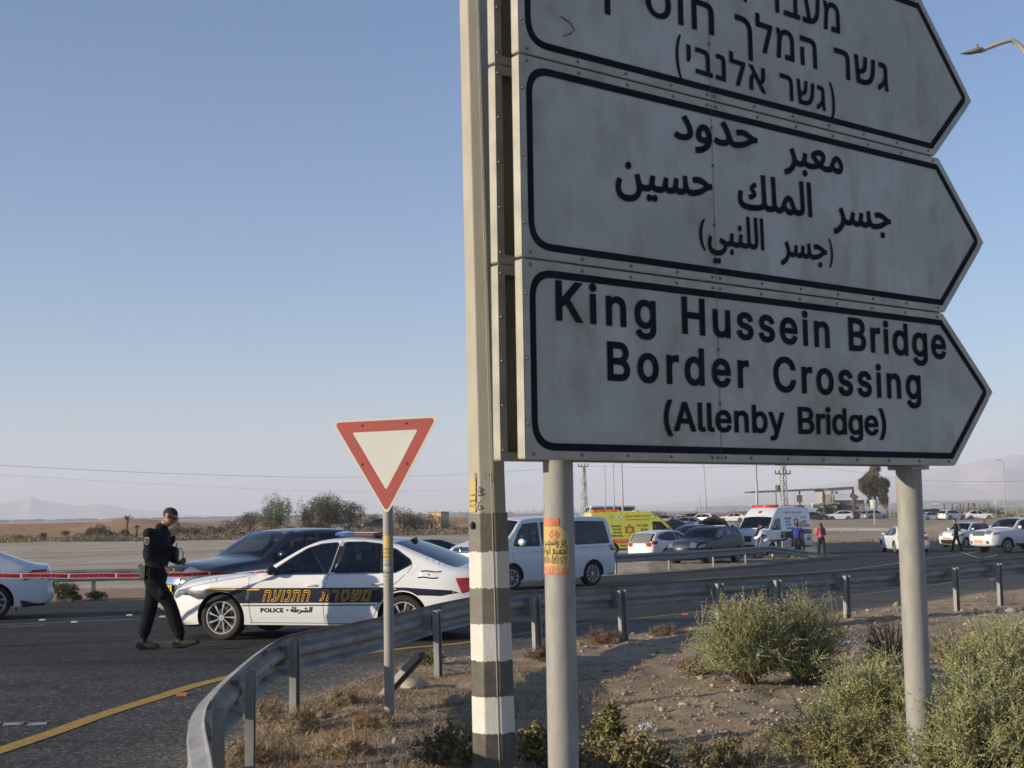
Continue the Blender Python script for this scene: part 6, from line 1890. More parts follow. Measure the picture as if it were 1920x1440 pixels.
# ---- the group of vehicles by the bushes, far left of the sign
far_car2 = lambda *a, **k: far_car(*a, **k)
c = put_car(scale_spec(SUV, 1.02, 1.12, 1.0), 'white off-roader parked by the bushes beyond the empty lot', 628, 196, (.96, .22), wh3, group=None, grid=.2, glass=glass_dark, wind=glass_dark); dress(c, grille=False)
c = put_car(scale_spec(SUV, 1.0, 1.1, 1.0), 'dark grey SUV beside the soldiers, in front of the bushes', 705, 194, (-.95, .1), MATS['charcoal_paint'], group=None, grid=.2, glass=glass_dark, wind=glass_dark); dress(c, grille=False)
sand = paint('sand_military_paint', (.42, .32, .18), rough=.7)
c = put_car(scale_spec(SUV, .95, 1.15, 1.1, tumble=.15), 'sand coloured military truck with a boxy cabin, behind the white off-roader', 651, 203, (.92, .3), sand, group=None, grid=.2, glass=glass_dark, wind=glass_dark, cat='military truck', name='military_truck')
MB().box((0, 0, 2.15), (1.5, 1.3, .55)).build('roof_hatch', sand, c.root); MB().tube([(-1.6, .5, 1.5), (-1.7, .5, 5.2)], .02, 4).build('whip_antenna', black_pl, c.root)
# ------------------------------------------------------------------ people
def loft(mb, P, R, n=14):
    """P: joints, R: (across, along) radii; an elliptical tube with rounded ends"""
    mb.tube(P, R, n)
def voxel(mb, name, size, smooth=6):
    me = bpy.data.meshes.new(name); me.from_pydata(mb.v, [], mb.f)
    o = bpy.data.objects.new(name, me); COL.objects.link(o)
    bm = bmesh.new(); bm.from_mesh(me); bmesh.ops.recalc_face_normals(bm, faces=bm.faces); bm.to_mesh(me); bm.free()
    r = o.modifiers.new('r', 'REMESH'); r.mode = 'VOXEL'; r.voxel_size = size
    s_ = o.modifiers.new('s', 'SMOOTH'); s_.iterations = smooth; s_.factor = .5
    bpy.context.view_layer.update()
    dg = bpy.context.evaluated_depsgraph_get()
    m2 = bpy.data.meshes.new_from_object(o.evaluated_get(dg))
    bpy.data.objects.remove(o); bpy.data.meshes.remove(me)
    return m2
def figure(name, label, loc, rz, J, size=.016, mats=None, classify=None, group=None, hands=True, k=1.0, girth=1.0, long_hair=False, fine=False):
    """J: joints in metres, +x the way the person faces, +y to their left"""
    g = girth
    mb = MB()
    S_ = lambda c, r, sc=(1, 1, 1): mb.sphere(c, r, 14, 10, sc=sc)
    pel = Vector(J['pelvis']); ch = Vector(J['chest']); nk = Vector(J['neck']); hd = Vector(J['head'])
    w = pel.lerp(ch, .42)
    # trunk: radii are (side, depth)
    mb.tube([pel + Vector((0, 0, -.10)), pel, w, ch.lerp(w, .4), ch, ch.lerp(nk, .55), nk], [(.115 * g, .10 * g), (.165 * g, .118 * g), (.150 * g, .112 * g), (.165 * g, .122 * g), (.185 * g, .125 * g), (.135 * g, .085 * g), (.062, .062)], 18)
    mb.tube([nk - Vector((0, 0, .03)), nk.lerp(hd, .5)], [.062, .056], 12)
    # shoulders and arms
    for sd in ('l', 'r'):
        sh = Vector(J['sh_' + sd]); el = Vector(J['el_' + sd]); wr = Vector(J['wr_' + sd])
        mb.tube([ch.lerp(nk, .45), sh], [.075 * g, .066 * g], 12); S_(sh, .070 * g)
        mb.tube([sh, sh.lerp(el, .5), el], [.062 * g, .056 * g, .046 * g], 12); S_(el, .046 * g)
        mb.tube([el, el.lerp(wr, .35), wr], [.046 * g, .045 * g, .033], 12)
        # hand: palm, four fingers, thumb
        d = Vector(J['hd_' + sd]) - wr; L = max(d.length, .05); d.normalize()
        side = Vector((0, 1, 0)).cross(d)
        if side.length < .1: side = Vector((0, 0, 1))
        side.normalize(); nrm = d.cross(side).normalized()
        pm_ = wr + d * .085
        mb.tube([wr, wr + d * .04, pm_], [(.026, .020), (.038, .016), (.040, .014)], 10)
        if fine:
            for q in range(4):
                o_ = side * ((q - 1.5) * .021)
                ln = (.062, .074, .070, .054)[q]
                cv = nrm * (.30 if sd == 'l' else -.30)
                a = pm_ + o_ * .9 - d * .01; b = a + d * ln * .5 + cv * .03; c_ = b + d * ln * .42 + cv * .07
                mb.tube([a, b, c_], [.0105, .0098, .0085], 8)
            a = wr + d * .035 + side * .03; mb.tube([a, a + d * .03 + side * .02, a + d * .065 + side * .018], [.013, .012, .010], 8)
        else:
            mb.tube([pm_, pm_ + d * .05], [(.036, .014), (.026, .012)], 8)
        hp = Vector(J['hip_' + sd]); kn = Vector(J['kn_' + sd]); an = Vector(J['an_' + sd]); toe = Vector(J['toe_' + sd])
        mb.tube([hp + Vector((0, 0, .04)), hp, hp.lerp(kn, .5), kn], [.085 * g, .100 * g, .088 * g, .070 * g], 14); S_(kn, .069 * g)
        mb.tube([kn, kn.lerp(an, .3), kn.lerp(an, .7), an], [.070 * g, .073 * g, .066 * g, .058 * g], 14)
        fd = (toe - an); fd.z = 0
        if fd.length < .01: fd = Vector((.1, 0, 0))
        fd.normalize(); heel = an - fd * .06; heel.z = J['heelz_' + sd] if 'heelz_' + sd in J else an.z - .055
        mb.tube([an + Vector((0, 0, .06)), an, heel.lerp(toe, .22) + Vector((0, 0, .025))], [.052, .050, .044], 12); S_(heel, .046)
        mb.tube([heel, heel.lerp(toe, .35), heel.lerp(toe, .7), toe], [(.044, .052), (.048, .058), (.052, .046), (.044, .034)], 12); S_(toe, .026, (1.2, 1.5, 1))
    # head: skull, jaw, nose, brow, ears
    fx = Vector(J.get('look', (1, 0, 0))).normalized(); up = Vector((0, 0, 1)); up = (up - fx * up.dot(fx)).normalized(); lt = up.cross(fx)
    H = lambda a, b, c_: hd + fx * a + lt * b + up * c_
    q = [(0, .035, .082, .086), (0, 0, .0, 0)]
    def ell(c, ra, rb, rc):
        V = []; F = []; nu, nv = 16, 12
        for j in range(nv + 1):
            ph = math.pi * j / nv
            for i in range(nu):
                th = 2 * math.pi * i / nu
                V.append(c + fx * (ra * math.sin(ph) * math.cos(th)) + lt * (rb * math.sin(ph) * math.sin(th)) + up * (rc * math.cos(ph)))
        for j in range(nv):
            for i in range(nu): F.append((j * nu + i, (j + 1) * nu + i, (j + 1) * nu + (i + 1) % nu, j * nu + (i + 1) % nu))
        mb.add(V, F)
    ell(H(-.012, 0, .035), .098, .078, .088); ell(H(.022, 0, -.045), .066, .058, .070); ell(H(.050, 0, -.088), .030, .032, .024)
    mb.tube([H(.088, 0, .03), H(.108, 0, -.012), H(.092, 0, -.024)], [.010, .015, .012], 8)
    ell(H(.082, 0, .038), .014, .05, .012); ell(H(.086, 0, -.052), .010, .026, .012)
    for b in (-1, 1): ell(H(-.005, b * .080, .0), .022, .010, .032)
    me = voxel(mb, 'body', size, 5 if not fine else 4)
    for m in mats: me.materials.append(m)
    root = empty(name, loc, rz, label, 'person', group)
    n = len(me.polygons); cen = np.empty(n * 3, np.float32); me.polygons.foreach_get('center', cen); cen = cen.reshape(-1, 3)
    def dist(a, b):
        a = np.array(a); b = np.array(b); ab = b - a; t = np.clip(((cen - a) @ ab) / (ab @ ab + 1e-9), 0, 1)
        return np.linalg.norm(cen - (a + t[:, None] * ab), axis=1)
    mi = classify(cen, J, dist)
    me.polygons.foreach_set('material_index', mi.astype(np.int32)); me.polygons.foreach_set('use_smooth', np.ones(n, bool))
    o = bpy.data.objects.new('body', me); COL.objects.link(o); o.parent = root
    return root, H, fx, lt, up
skin = mat('skin', (.36, .19, .12), rough=.55, var=.15, scale=30)
hair_m = mat('dark_hair', (.022, .017, .014), rough=.8, var=.3, scale=60)
hair_g = mat('cropped_grey_hair', (.026, .022, .019), rough=.85, var=.4, scale=80)
cloth_b = mat('black_uniform_cloth', (.011, .012, .015), rough=.9, spec=.2, var=.35, scale=14, bump=.5, bscale=16)
cloth_k = mat('black_trousers', (.009, .009, .011), rough=.92, spec=.15, var=.35, scale=10, bump=.6, bscale=12)
boot_m = mat('dark_olive_boots', (.024, .023, .018), rough=.8, var=.35, scale=40, bump=.4, bscale=60)
sole_m = mat('boot_sole', (.03, .028, .024), rough=.9)
def std_classify(top_to=1.0, waist=.98, neck=None, sleeves=True, shoes=.13, short=False):
    """0 skin, 1 top, 2 trousers, 3 shoes, 4 hair"""
    def f(c, J, dist):
        z = c[:, 2]; mi = np.full(len(c), 1)
        pz = J['pelvis'][2]
        dleg = np.minimum.reduce([dist(J['hip_l'], J['kn_l']), dist(J['kn_l'], J['an_l']), dist(J['hip_r'], J['kn_r']), dist(J['kn_r'], J['an_r'])])
        darm = np.minimum.reduce([dist(J['sh_' + a], J['el_' + a]) for a in 'lr'] + [dist(J['el_' + a], J['wr_' + a]) for a in 'lr'])
        mi[(z < pz + .06) & (dleg < darm + .02)] = 2
        dft = np.minimum(np.minimum(dist(J['an_l'], J['toe_l']), dist(J['an_r'], J['toe_r'])), 9)
        mi[(dft < .095) & (z < max(J['an_l'][2], J['an_r'][2]) - .045) & (mi == 2)] = 3
        hand = np.minimum(*[dist(J['wr_' + a], np.array(J['wr_' + a]) + (np.array(J['hd_' + a]) - np.array(J['wr_' + a])) * 1.9) for a in 'lr'])
        along_ = np.zeros(len(c), bool)
        for a in 'lr':
            wr = np.array(J['wr_' + a]); d = np.array(J['hd_' + a]) - wr; d = d / np.linalg.norm(d)
            along_ |= ((c - wr) @ d > (0 if not short else -.20)) & (np.linalg.norm(c - wr, axis=1) < (.24 if not short else .27)) & ((hand < .07) | (np.abs((c - wr) @ d) < .2) & short & (darm < .07))
        mi[along_ & (hand < (.09 if not short else .2)) & (z > .4)] = 0
        nk = np.array(J['neck']); hd = np.array(J['head'])
        fx = np.array(J.get('look', (1, 0, 0)), float); fx /= np.linalg.norm(fx); up = np.array((0, 0, 1.)); up = up - fx * (up @ fx); up /= np.linalg.norm(up)
        r = c - hd; a = r @ fx; u = r @ up
        head_ = (np.linalg.norm(r, axis=1) < .20) & ((c - nk) @ (hd - nk) / np.linalg.norm(hd - nk) > .035)
        mi[head_] = 0
        mi[head_ & (((u > .060) & (a < .068)) | ((a < -.045) & (u > -.045)) | ((u > .035) & (a < .02)))] = 4
        return mi
    return f
# ---- the walking officer
k_ = .00185
def Jp(cx, cz, y=0.0): return ((cx - 1190) * k_, y, (1195 - cz) * k_)
J = dict(pelvis=Jp(1122, 690), chest=Jp(1140, 450), neck=Jp(1168, 318), head=Jp(1218, 252), look=(.84, .0, -.54),
         sh_r=Jp(1112, 372, -.19), el_r=Jp(1122, 545, -.27), wr_r=Jp(1222, 612, -.22), hd_r=Jp(1272, 632, -.20),
         sh_l=Jp(1150, 378, .19), el_l=Jp(1180, 545, .25), wr_l=Jp(1262, 590, .16), hd_l=Jp(1290, 575, .10),
         hip_r=Jp(1128, 720, -.09), kn_r=Jp(1238, 870, -.10), an_r=Jp(1312, 1095, -.11), toe_r=Jp(1432, 1138, -.13),
         hip_l=Jp(1112, 720, .09), kn_l=Jp(1078, 880, .10), an_l=Jp(1030, 1098, .10), toe_l=Jp(1122, 1178, .11))
J['heelz_r'] = Jp(0, 1160)[2]; J['heelz_l'] = Jp(0, 1172)[2]
op = np.array([(310 - 960) / 2500 * 18.3, 18.3, gz(18.3) + .01])
root, H, fx, lt, up = figure('person', 'officer in black uniform and sunglasses walking past the front of the police car', op, math.radians(-3), J, size=.0095, mats=[skin, cloth_b, cloth_k, boot_m, hair_g], classify=std_classify(), fine=True, girth=1.2)
POL = root; root.scale = (1.09, 1.08, 1.022)
# sunglasses
gl_m = mat('sunglass_lens', (.008, .008, .010), rough=.08, coat=.5)
mb = MB()
for s_ in (-1, 1):
    mb.tube([H(.098, s_ * .034, .030), H(.106, s_ * .034, .012), H(.098, s_ * .034, -.008)], [(.024, .004), (.030, .006), (.020, .004)], 10)
    mb.tube([H(.092, s_ * .062, .024), H(.04, s_ * .084, .022), H(-.02, s_ * .088, .018)], .0055, 6)
mb.tube([H(.104, -.03, .02), H(.110, 0, .022), H(.104, .03, .02)], .004, 6)
mb.build('sunglasses', gl_m, root)
# collar, load vest, pouches, radio with its looped cable, holster, belt
vest = mat('olive_black_vest', (.020, .021, .018), rough=.9, spec=.2, var=.3, scale=16, bump=.4, bscale=30)
mb = MB(); ch = Vector(J['chest']); pe = Vector(J['pelvis']); nk = Vector(J['neck'])
mb.tube([nk + Vector((-.01, 0, -.035)), nk + Vector((.005, 0, .018))], [(.088, .082), (.074, .070)], 18, cap=False); mb.build('collar', cloth_b, root, smooth=True)
mb = MB(); ax_ = (ch - pe).normalized()
mb.tube([pe + ax_ * .17, pe + ax_ * .22, ch, ch + ax_ * .07], [(.172, .135), (.182, .146), (.186, .150), (.150, .118)], 22, cap=True); mb.build('load_vest', vest, root, smooth=True, angle=60)
mb = MB(); mb.tube([Jp(1072, 555, -.02), Jp(1064, 540, -.02), Jp(1062, 490, -.02), Jp(1070, 462, -.02)], [(.09, .02), (.11, .03), (.11, .03), (.09, .02)], 14); mb.build('back_pouch', vest, root, smooth=True, angle=50)
mb = MB()
for (a_, b_, y_) in ((545, 465, -.09), (545, 465, .0), (545, 470, .09), (400, 450, -.06)):
    mb.tube([Jp(1240, a_, y_), Jp(1253, a_ - 8, y_), Jp(1253, (a_ + b_) / 2, y_), Jp(1240, b_, y_)], [(.030, .018), (.040, .028), (.040, .028), (.030, .018)], 10)
mb.build('chest_pouches', cloth_b, root, smooth=True, angle=50)
mb = MB(); mb.tube([Jp(1283, 560, -.10), Jp(1287, 500, -.10), Jp(1284, 475, -.10)], [(.030, .022), (.034, .026), (.026, .02)], 10); mb.tube([Jp(1281, 480, -.10), Jp(1282, 438, -.10)], .006, 6); mb.build('radio', mat('radio_black', (.015, .015, .016), rough=.5), root, smooth=True, angle=40)
cab = [Jp(1290, 482, -.1), Jp(1312, 478, -.12), Jp(1330, 500, -.14), Jp(1335, 530, -.15), Jp(1328, 560, -.14), Jp(1310, 574, -.12), Jp(1285, 572, -.1)]
cab = curve([np.array(p) for p in cab], 4); MB().tube(cab, [.005 + .004 * (i / len(cab)) for i in range(len(cab))], 6).build('radio_cable', MATS['radio_black'], root)
mb = MB(); pw = pe + Vector((0, 0, .115)); mb.tube([pw, pw + Vector((0, 0, .05))], [(.178, .134), (.176, .132)], 22); mb.build('belt', boot_m, root, smooth=True, angle=50)
hol = mat('olive_holster', (.10, .10, .085), rough=.6, var=.3, scale=30)
mb = MB(); mb.box(Jp(1070, 640, -.185), (.06, .045, .17), rot=Matrix.Rotation(.1, 3, 'Y')); mb.box(Jp(1052, 602, -.185), (.045, .03, .055), rot=Matrix.Rotation(-.4, 3, 'Y')); mb.box(Jp(1082, 615, -.21), (.022, .02, .07)); mb.build('holster', hol, root)
mb = MB(); mb.box(Jp(1108, 640, -.19), (.05, .03, .10)); mb.build('cuff_pouch', cloth_b, root)
mb = MB(); mb.tube([Jp(1170, 760, -.175), Jp(1195, 800, -.185), Jp(1210, 835, -.175)], [(.02, .045), (.03, .06), (.02, .05)], 10); mb.build('thigh_pocket', cloth_k, root, smooth=True)
# sleeve badge and shoulder slide
bx_, _, bz_ = Jp(1112, 418)
R0 = .262; SHY = .195 + .085
mbp = mat('silver_badge', (.42, .42, .42), rough=.5); 
def shield(s_, m, y, nm):
    P_ = [(0, -.062), (.026, -.035), (.034, .0), (.030, .036), (0, .048), (-.030, .036), (-.034, .0), (-.026, -.035)]
    MB().add([(bx_ + a * s_, y, bz_ + b * s_) for a, b in P_], [tuple(range(8))]).build(nm, m, root)
shield(1.0, mbp, -.292, 'badge'); shield(.78, mat('badge_navy', (.02, .02, .05), rough=.6), -.2935, 'badge_field')
star_ = [(bx_ + .013 * math.cos(a), -.295, bz_ + .013 * math.sin(a) - .006) for a in np.linspace(0, 2 * math.pi, 13)]; MB().tube(star_, .0035, 4, cap=False).build('badge_ring', mbp, root)
MB().box((bx_, -.2945, bz_ + .028), (.035, .002, .012)).build('badge_bar', mat('badge_orange', (.5, .2, .05), rough=.6), root)
MB().box(Jp(1118, 338, -.205), (.05, .05, .014), rot=Matrix.Rotation(.3, 3, 'Y')).build('rank_slide', mbp, root)
for (an, toe, hz_) in ((J['an_r'], J['toe_r'], J['heelz_r']), (J['an_l'], J['toe_l'], J['heelz_l'])):
    a = Vector(an) - Vector((.075, 0, 0)); a.z = hz_ - .022; b = Vector(toe) + Vector((.03, 0, -.014))
    MB().tube([a, a.lerp(b, .5) + Vector((0, 0, -.008)), b], [(.042, .018), (.046, .016), (.036, .013)], 10).build('boot_sole', sole_m, root)

# ---- distant people: a standing pose to vary
def stand(bend=0.0, arms='down', stride=.1, h=1.75, turn=0.0, leg=None):
    k = h / 1.75; z = lambda v: v * k
    J = dict(pelvis=(0, 0, z(.95)), chest=(.02 + bend * .25, 0, z(1.28 - bend * .05)), neck=(.02 + bend * .40, 0, z(1.48 - bend * .12)), head=(.05 + bend * .50, 0, z(1.62 - bend * .15)), look=(1, 0, -.15 - bend * .4))
    for s_, sg in (('l', 1), ('r', -1)):
        J['sh_' + s_] = (.01 + bend * .34, sg * .185 * k, z(1.42 - bend * .09))
        J['hip_' + s_] = (0, sg * .09, z(.92)); st_ = stride * sg
        J['kn_' + s_] = (st_ * .5 + .02, sg * .10, z(.50)); J['an_' + s_] = (st_, sg * .11, .09); J['toe_' + s_] = (st_ + .16, sg * .13, .03)
        if arms == 'down': J['el_' + s_] = (-.03, sg * .24, z(1.14)); J['wr_' + s_] = (.05, sg * .24, z(.90)); J['hd_' + s_] = (.07, sg * .23, z(.83))
        elif arms == 'front': J['el_' + s_] = (.02 + bend * .2, sg * .24, z(1.13)); J['wr_' + s_] = (.24 + bend * .3, sg * .13, z(1.12)); J['hd_' + s_] = (.32 + bend * .3, sg * .08, z(1.13))
        elif arms == 'up': J['el_' + s_] = (.20, sg * .26, z(1.30)); J['wr_' + s_] = (.28, sg * .16, z(1.50)); J['hd_' + s_] = (.32, sg * .12, z(1.56))
        elif arms == 'hips': J['el_' + s_] = (-.08, sg * .33, z(1.16)); J['wr_' + s_] = (.08, sg * .19, z(1.03)); J['hd_' + s_] = (.13, sg * .15, z(1.02))
    return J
def person(label, px, py, D, rz, J, mats, size=.022, group=None, **kw):
    """stand a figure so that its feet sit on the ground at distance D"""
    if D is None:
        q = gp(px, py)
    else: q = np.array([(px - 960) / 2500 * D, D, gz(D)])
    return figure('person', label, (q[0], q[1], q[2]), rz, J, size=size, mats=mats, classify=std_classify(**kw), group=group)
pink = mat('pink_top', (.55, .09, .12), rough=.8, bump=.3, bscale=14); blue_c = mat('royal_blue_shirt', (.02, .035, .24), rough=.85, bump=.3, bscale=14)
khaki = mat('olive_fatigues', (.10, .10, .06), rough=.9, var=.3, scale=10); jean = mat('faded_jeans', (.13, .16, .20), rough=.9, var=.2, scale=10); dkt = mat('dark_trousers', (.015, .016, .022), rough=.9)
auburn = mat('long_auburn_hair', (.085, .032, .015), rough=.6, var=.3, scale=20); shoe_k = mat('dark_shoes', (.02, .02, .02), rough=.7); boot_t = mat('tan_boots', (.12, .10, .07), rough=.8)
r_, H, fx, lt, up = person('woman in a pink top with long auburn hair, standing at the end of the guardrail', 1541, 1043, None, math.radians(100), stand(arms='front', stride=.16, h=1.70), [skin, pink, dkt, shoe_k, auburn])
mb = MB(); mb.tube([H(-.06, 0, .06), H(-.10, 0, -.05), H(-.12, 0, -.20), H(-.12, 0, -.36), H(-.10, 0, -.45)], [(.085, .06), (.10, .055), (.115, .05), (.10, .04), (.05, .02)], 14); mb.build('long_hair', auburn, r_, smooth=True)
r_, H, fx, lt, up = person('cameraman in a royal blue shirt beside the white ambulance, seen from behind', 1487, 1046, 66, math.radians(75), stand(arms='up', stride=.08, h=1.74), [skin, blue_c, dkt, shoe_k, hair_m])
def cam_gear():
    q = np.array([(1497 - 960) / 2500 * 65.8, 65.6, gz(66)])
    rt = empty('video_camera', (q[0], q[1], q[2] + 1.60), math.radians(150), 'black shoulder video camera carried by the man in the blue shirt', 'video camera')
    mb = MB(); mb.box((0, 0, 0), (.42, .12, .17)).build('camera_body', black_pl, rt)
    MB().tube([(.21, 0, 0), (.36, 0, 0)], [.05, .06], 12).build('lens', rubber, rt); MB().box((-.25, 0, .0), (.12, .10, .14)).build('battery', black_pl, rt); MB().tube([(.0, .06, .13), (.28, .06, .13)], .02, 8).build('microphone', rubber, rt); MB().tube([(-.12, 0, .09), (-.08, 0, .13), (.1, 0, .13), (.14, 0, .09)], .012, 6).build('handle', black_pl, rt)
cam_gear()
# tripod beside the cameraman
q = gp(1500, 1040)
rt = empty('tripod', q, 0, 'thin dark tripod standing beside the man in blue', 'tripod')
for a in (0, 2.1, 4.2): MB().tube([(0, 0, 1.1), (.3 * math.cos(a), .3 * math.sin(a), 0)], .014, 6).build('leg', black_pl, rt)
MB().box((0, 0, 1.16), (.14, .1, .12)).build('head', black_pl, rt)
J = stand(bend=.35, arms='front', stride=.25, h=1.78); J['el_l'] = (.34, .38, 1.45); J['wr_l'] = (.52, .20, 1.55); J['hd_l'] = (.55, .12, 1.57)
r_, H, fx, lt, up = person('man in a black jacket leaning forward beside the motorcycle, one arm raised to his head', 1412, 1052, 66, math.radians(12), J, [skin, cloth_b, jean, shoe_k, hair_m])
MB().tube([H(-.01, 0, .05), H(-.015, 0, .10), H(-.02, 0, .125)], [(.095, .09), (.085, .08), (.03, .03)], 14).build('black_cap', cloth_b, r_, smooth=True)
r_, H, fx, lt, up = person('officer in dark uniform and tan boots standing in front of the small white hatchback', 1783, 1028, 74.5, math.radians(150), stand(arms='down', stride=.22, h=1.80), [skin, mat('dark_navy_uniform', (.012, .014, .022), rough=.9), mat('navy_trousers', (.022, .026, .05), rough=.9), boot_t, hair_m])
MB().box((-.16, 0, 1.28), (.14, .30, .36)).build('backpack', black_pl, r_)
r_, H, fx, lt, up = person('officer in dark uniform behind the windscreen side of the white pickup', 1836, 1015, 82, math.radians(200), stand(arms='down', stride=.1, h=1.72), [skin, MATS['dark_navy_uniform'], dkt, shoe_k, hair_m])
MB().tube([H(-.01, 0, .04), H(-.015, 0, .10), H(-.02, 0, .12)], [(.098, .092), (.088, .082), (.03, .03)], 14).build('red_cap', mat('red_cap_cloth', (.35, .02, .03), rough=.8), r_, smooth=True)
r_, H, fx, lt, up = person('dark-clad man standing on the verge just left of the right sign post', 1679, 981, 118, math.radians(190), stand(arms='hips', stride=.2, h=1.78), [skin, dkt, khaki, shoe_k, hair_m], size=.03)
proto = None
for i, (px, D, rz, lab) in enumerate([(672, 198, 20, 'soldier in olive fatigues nearest the sand coloured truck'), (679, 196, 200, 'soldier in olive fatigues second from the sand coloured truck'), (684, 199, 170, 'soldier in dark olive clothing in the middle of the group by the bushes'), (689, 195, 350, 'soldier in olive fatigues beside the dark grey SUV door'), (694, 199, 180, 'soldier in dark clothing half in front of the dark grey SUV')]):
    if proto is None:
        proto, *_ = person(lab, px, 0, D, math.radians(rz), stand(arms='front', stride=.12, h=1.78), [skin, khaki, khaki, shoe_k, hair_m], size=.035, group='soldiers by the bushes'); proto['group'] = 'soldiers by the bushes'
    else:
        c_ = copy_tree(proto); c_.location = ((px - 960) / 2500 * D, D, gz(D)); c_.rotation_euler = (0, 0, math.radians(rz)); c_['label'] = lab
        c_.scale = (1, 1, random.uniform(.94, 1.03))
# people inside cars
def sitter(car, x, side, label, m, nm='person'):
    sp = car.spec; zb = np.interp(x, sp['belt'][0], sp['belt'][1])
    rt = empty('person', (0, 0, 0), 0, label, 'person')
    mw = car.root.matrix_basis
    bpy.context.view_layer.update()
    P_ = car.root.matrix_world @ Vector((car.L / 2 - x, side * .37, zb - .52)); rt.location = P_; rt.rotation_euler = car.root.rotation_euler
    mb = MB(); mb.tube([(0, 0, .05), (0, 0, .25), (-.02, 0, .48), (-.02, 0, .58), (-.01, 0, .64)], [(.17, .13), (.18, .13), (.20, .12), (.12, .08), (.055, .055)], 14)
    for s_ in (-1, 1): mb.tube([(0, s_ * .18, .52), (.16, s_ * .22, .38), (.38, s_ * .14, .45)], [.06, .045, .03], 10)
    mb.sphere((.03, 0, .76), .095, 14, 10, sc=(1.0, .85, 1.2)); mb.tube([(.11, 0, .76), (.14, 0, .73)], [.012, .014], 6)
    me = voxel(mb, 'body', .02, 4); me.materials.append(m); me.materials.append(skin); me.materials.append(hair_m)
    c_ = np.array([p.center for p in me.polygons]); mi = np.zeros(len(c_), int); mi[c_[:, 2] > .63] = 1; mi[(c_[:, 2] > .80) | ((c_[:, 2] > .70) & (c_[:, 0] < -.01))] = 2
    me.polygons.foreach_set('material_index', mi.astype(np.int32)); me.polygons.foreach_set('use_smooth', [True] * len(mi))
    o = bpy.data.objects.new('body', me); COL.objects.link(o); o.parent = rt
sitter(SUV1, 2.25, 1, 'driver in dark clothes behind the side window of the dark blue-grey SUV', khaki)
sitter(VAN1, 1.62, 1, 'driver behind the wheel of the white passenger van', mat('pale_shirt', (.30, .32, .34), rough=.8))
# ---- motorcycle behind the far guardrail
q = gp(1440, 1050); q = np.array([(1438 - 960) / 2500 * 65, 65, gz(65)])
rt = empty('motorcycle', q, math.radians(195), 'white and silver motorcycle with black top box, parked behind the guardrail by the white ambulance', 'motorcycle')
for x_ in (-.75, .75):
    w_ = MB(); ring = [(x_ + .25 * math.cos(a), 0, .31 + .25 * math.sin(a)) for a in np.linspace(0, 2 * math.pi, 25)]
    w_.tube(ring, .06, 8, cap=False); o = w_.build('wheel', tyre_m, rt, smooth=True)
    s_ = MB()
    for a in range(5): s_.tube([(x_, 0, .31), (x_ + .22 * math.cos(a * 1.257), 0, .31 + .22 * math.sin(a * 1.257))], .014, 5)
    s_.build('rim', alloy, o)
MB().tube([(.30, 0, .50), (.0, 0, .42), (-.35, 0, .50)], [(.16, .14), (.19, .18), (.14, .12)], 10).build('engine', alloy_d, rt, smooth=True)
MB().tube([(.42, 0, .88), (.2, 0, 1.0), (-.05, 0, .93)], [(.10, .09), (.17, .13), (.12, .08)], 12).build('tank', wh3, rt, smooth=True)
MB().tube([(-.05, 0, .88), (-.45, 0, .88), (-.85, 0, .95)], [(.11, .05), (.14, .05), (.09, .04)], 10).build('seat', black_pl, rt, smooth=True)
MB().tube([(.85, 0, .98), (.62, 0, 1.12), (.50, 0, 1.42)], [(.10, .10), (.18, .05), (.15, .02)], 12).build('fairing', wh3, rt, smooth=True)
MB().tube([(.75, .0, .33), (.52, 0, 1.05)], .035, 8).build('fork', chrome, rt); MB().tube([(.45, -.38, 1.12), (.52, 0, 1.10), (.45, .38, 1.12)], .02, 8).build('handlebar', black_pl, rt)
MB().box((-.85, 0, 1.16), (.42, .50, .32)).build('top_box', black_pl, rt)
for s_ in (-1, 1): MB().box((-.62, s_ * .32, .70), (.42, .18, .34)).build('side_case', mat('silver_case', (.3, .32, .33), rough=.4, metal=.4), rt)
MB().tube([(-.1, -.18, .30), (-.9, -.22, .38)], [.03, .05], 8).build('exhaust', chrome, rt)
# ---- police tape
tp = mat('red_barrier_tape', (.62, .035, .05), rough=.4); tw_ = mat('tape_white', (.75, .75, .74), rough=.5); ti = mat('tape_black', (.03, .02, .02), rough=.6)
mirP = PC.root.matrix_basis
bpy.context.view_layer.update()
A_ = np.array(at(-160, 1077, 18.9)); yy_ = float(PC.Y(np.array([1.8]), np.array([.965]))[0])
B_ = np.array(PC.root.matrix_world @ Vector((PC.L / 2 - 1.80, yy_ + .10, 1.0)))
def tape_pt(t):
    p = A_ + (B_ - A_) * t; p = p.copy(); p[2] -= .035 * math.sin(math.pi * t) ; return p
mid_px = None
Pm = np.array([tape_pt(t) for t in np.linspace(0, 1, 161)])
Tw = lambda t: 0 if t < .74 else ((t - .74) / .26) ** 1.2 * 2.6     # it twists into a cord near the car
def tape_pos(t, v):
    p = tape_pt(t); a = Tw(t); hw = .037 * (1 if t < .9 else 1 - .6 * (t - .9) / .1)
    return p + np.array([0, -math.sin(a), math.cos(a)]) * (v * hw) + np.array([0, -.0, .004 * math.sin(t * 40)])
root = empty('barrier_tape', (0, 0, 0), 0, 'red police tape with black lettering, stretched behind the officer to the police car mirror', 'barrier tape')
Ltot = np.linalg.norm(B_ - A_); N = 240
def tape_strip(v0, v1, m, nm, off=0.0):
    V = []; F = []
    for i in range(N + 1):
        t = i / N
        for v in (v0, v1): p = tape_pos(t, v); V.append(p + np.array([0, -off, 0]))
    F = [(2 * i, 2 * i + 2, 2 * i + 3, 2 * i + 1) for i in range(N)]
    return fast_mesh(nm, V, F, m, root)
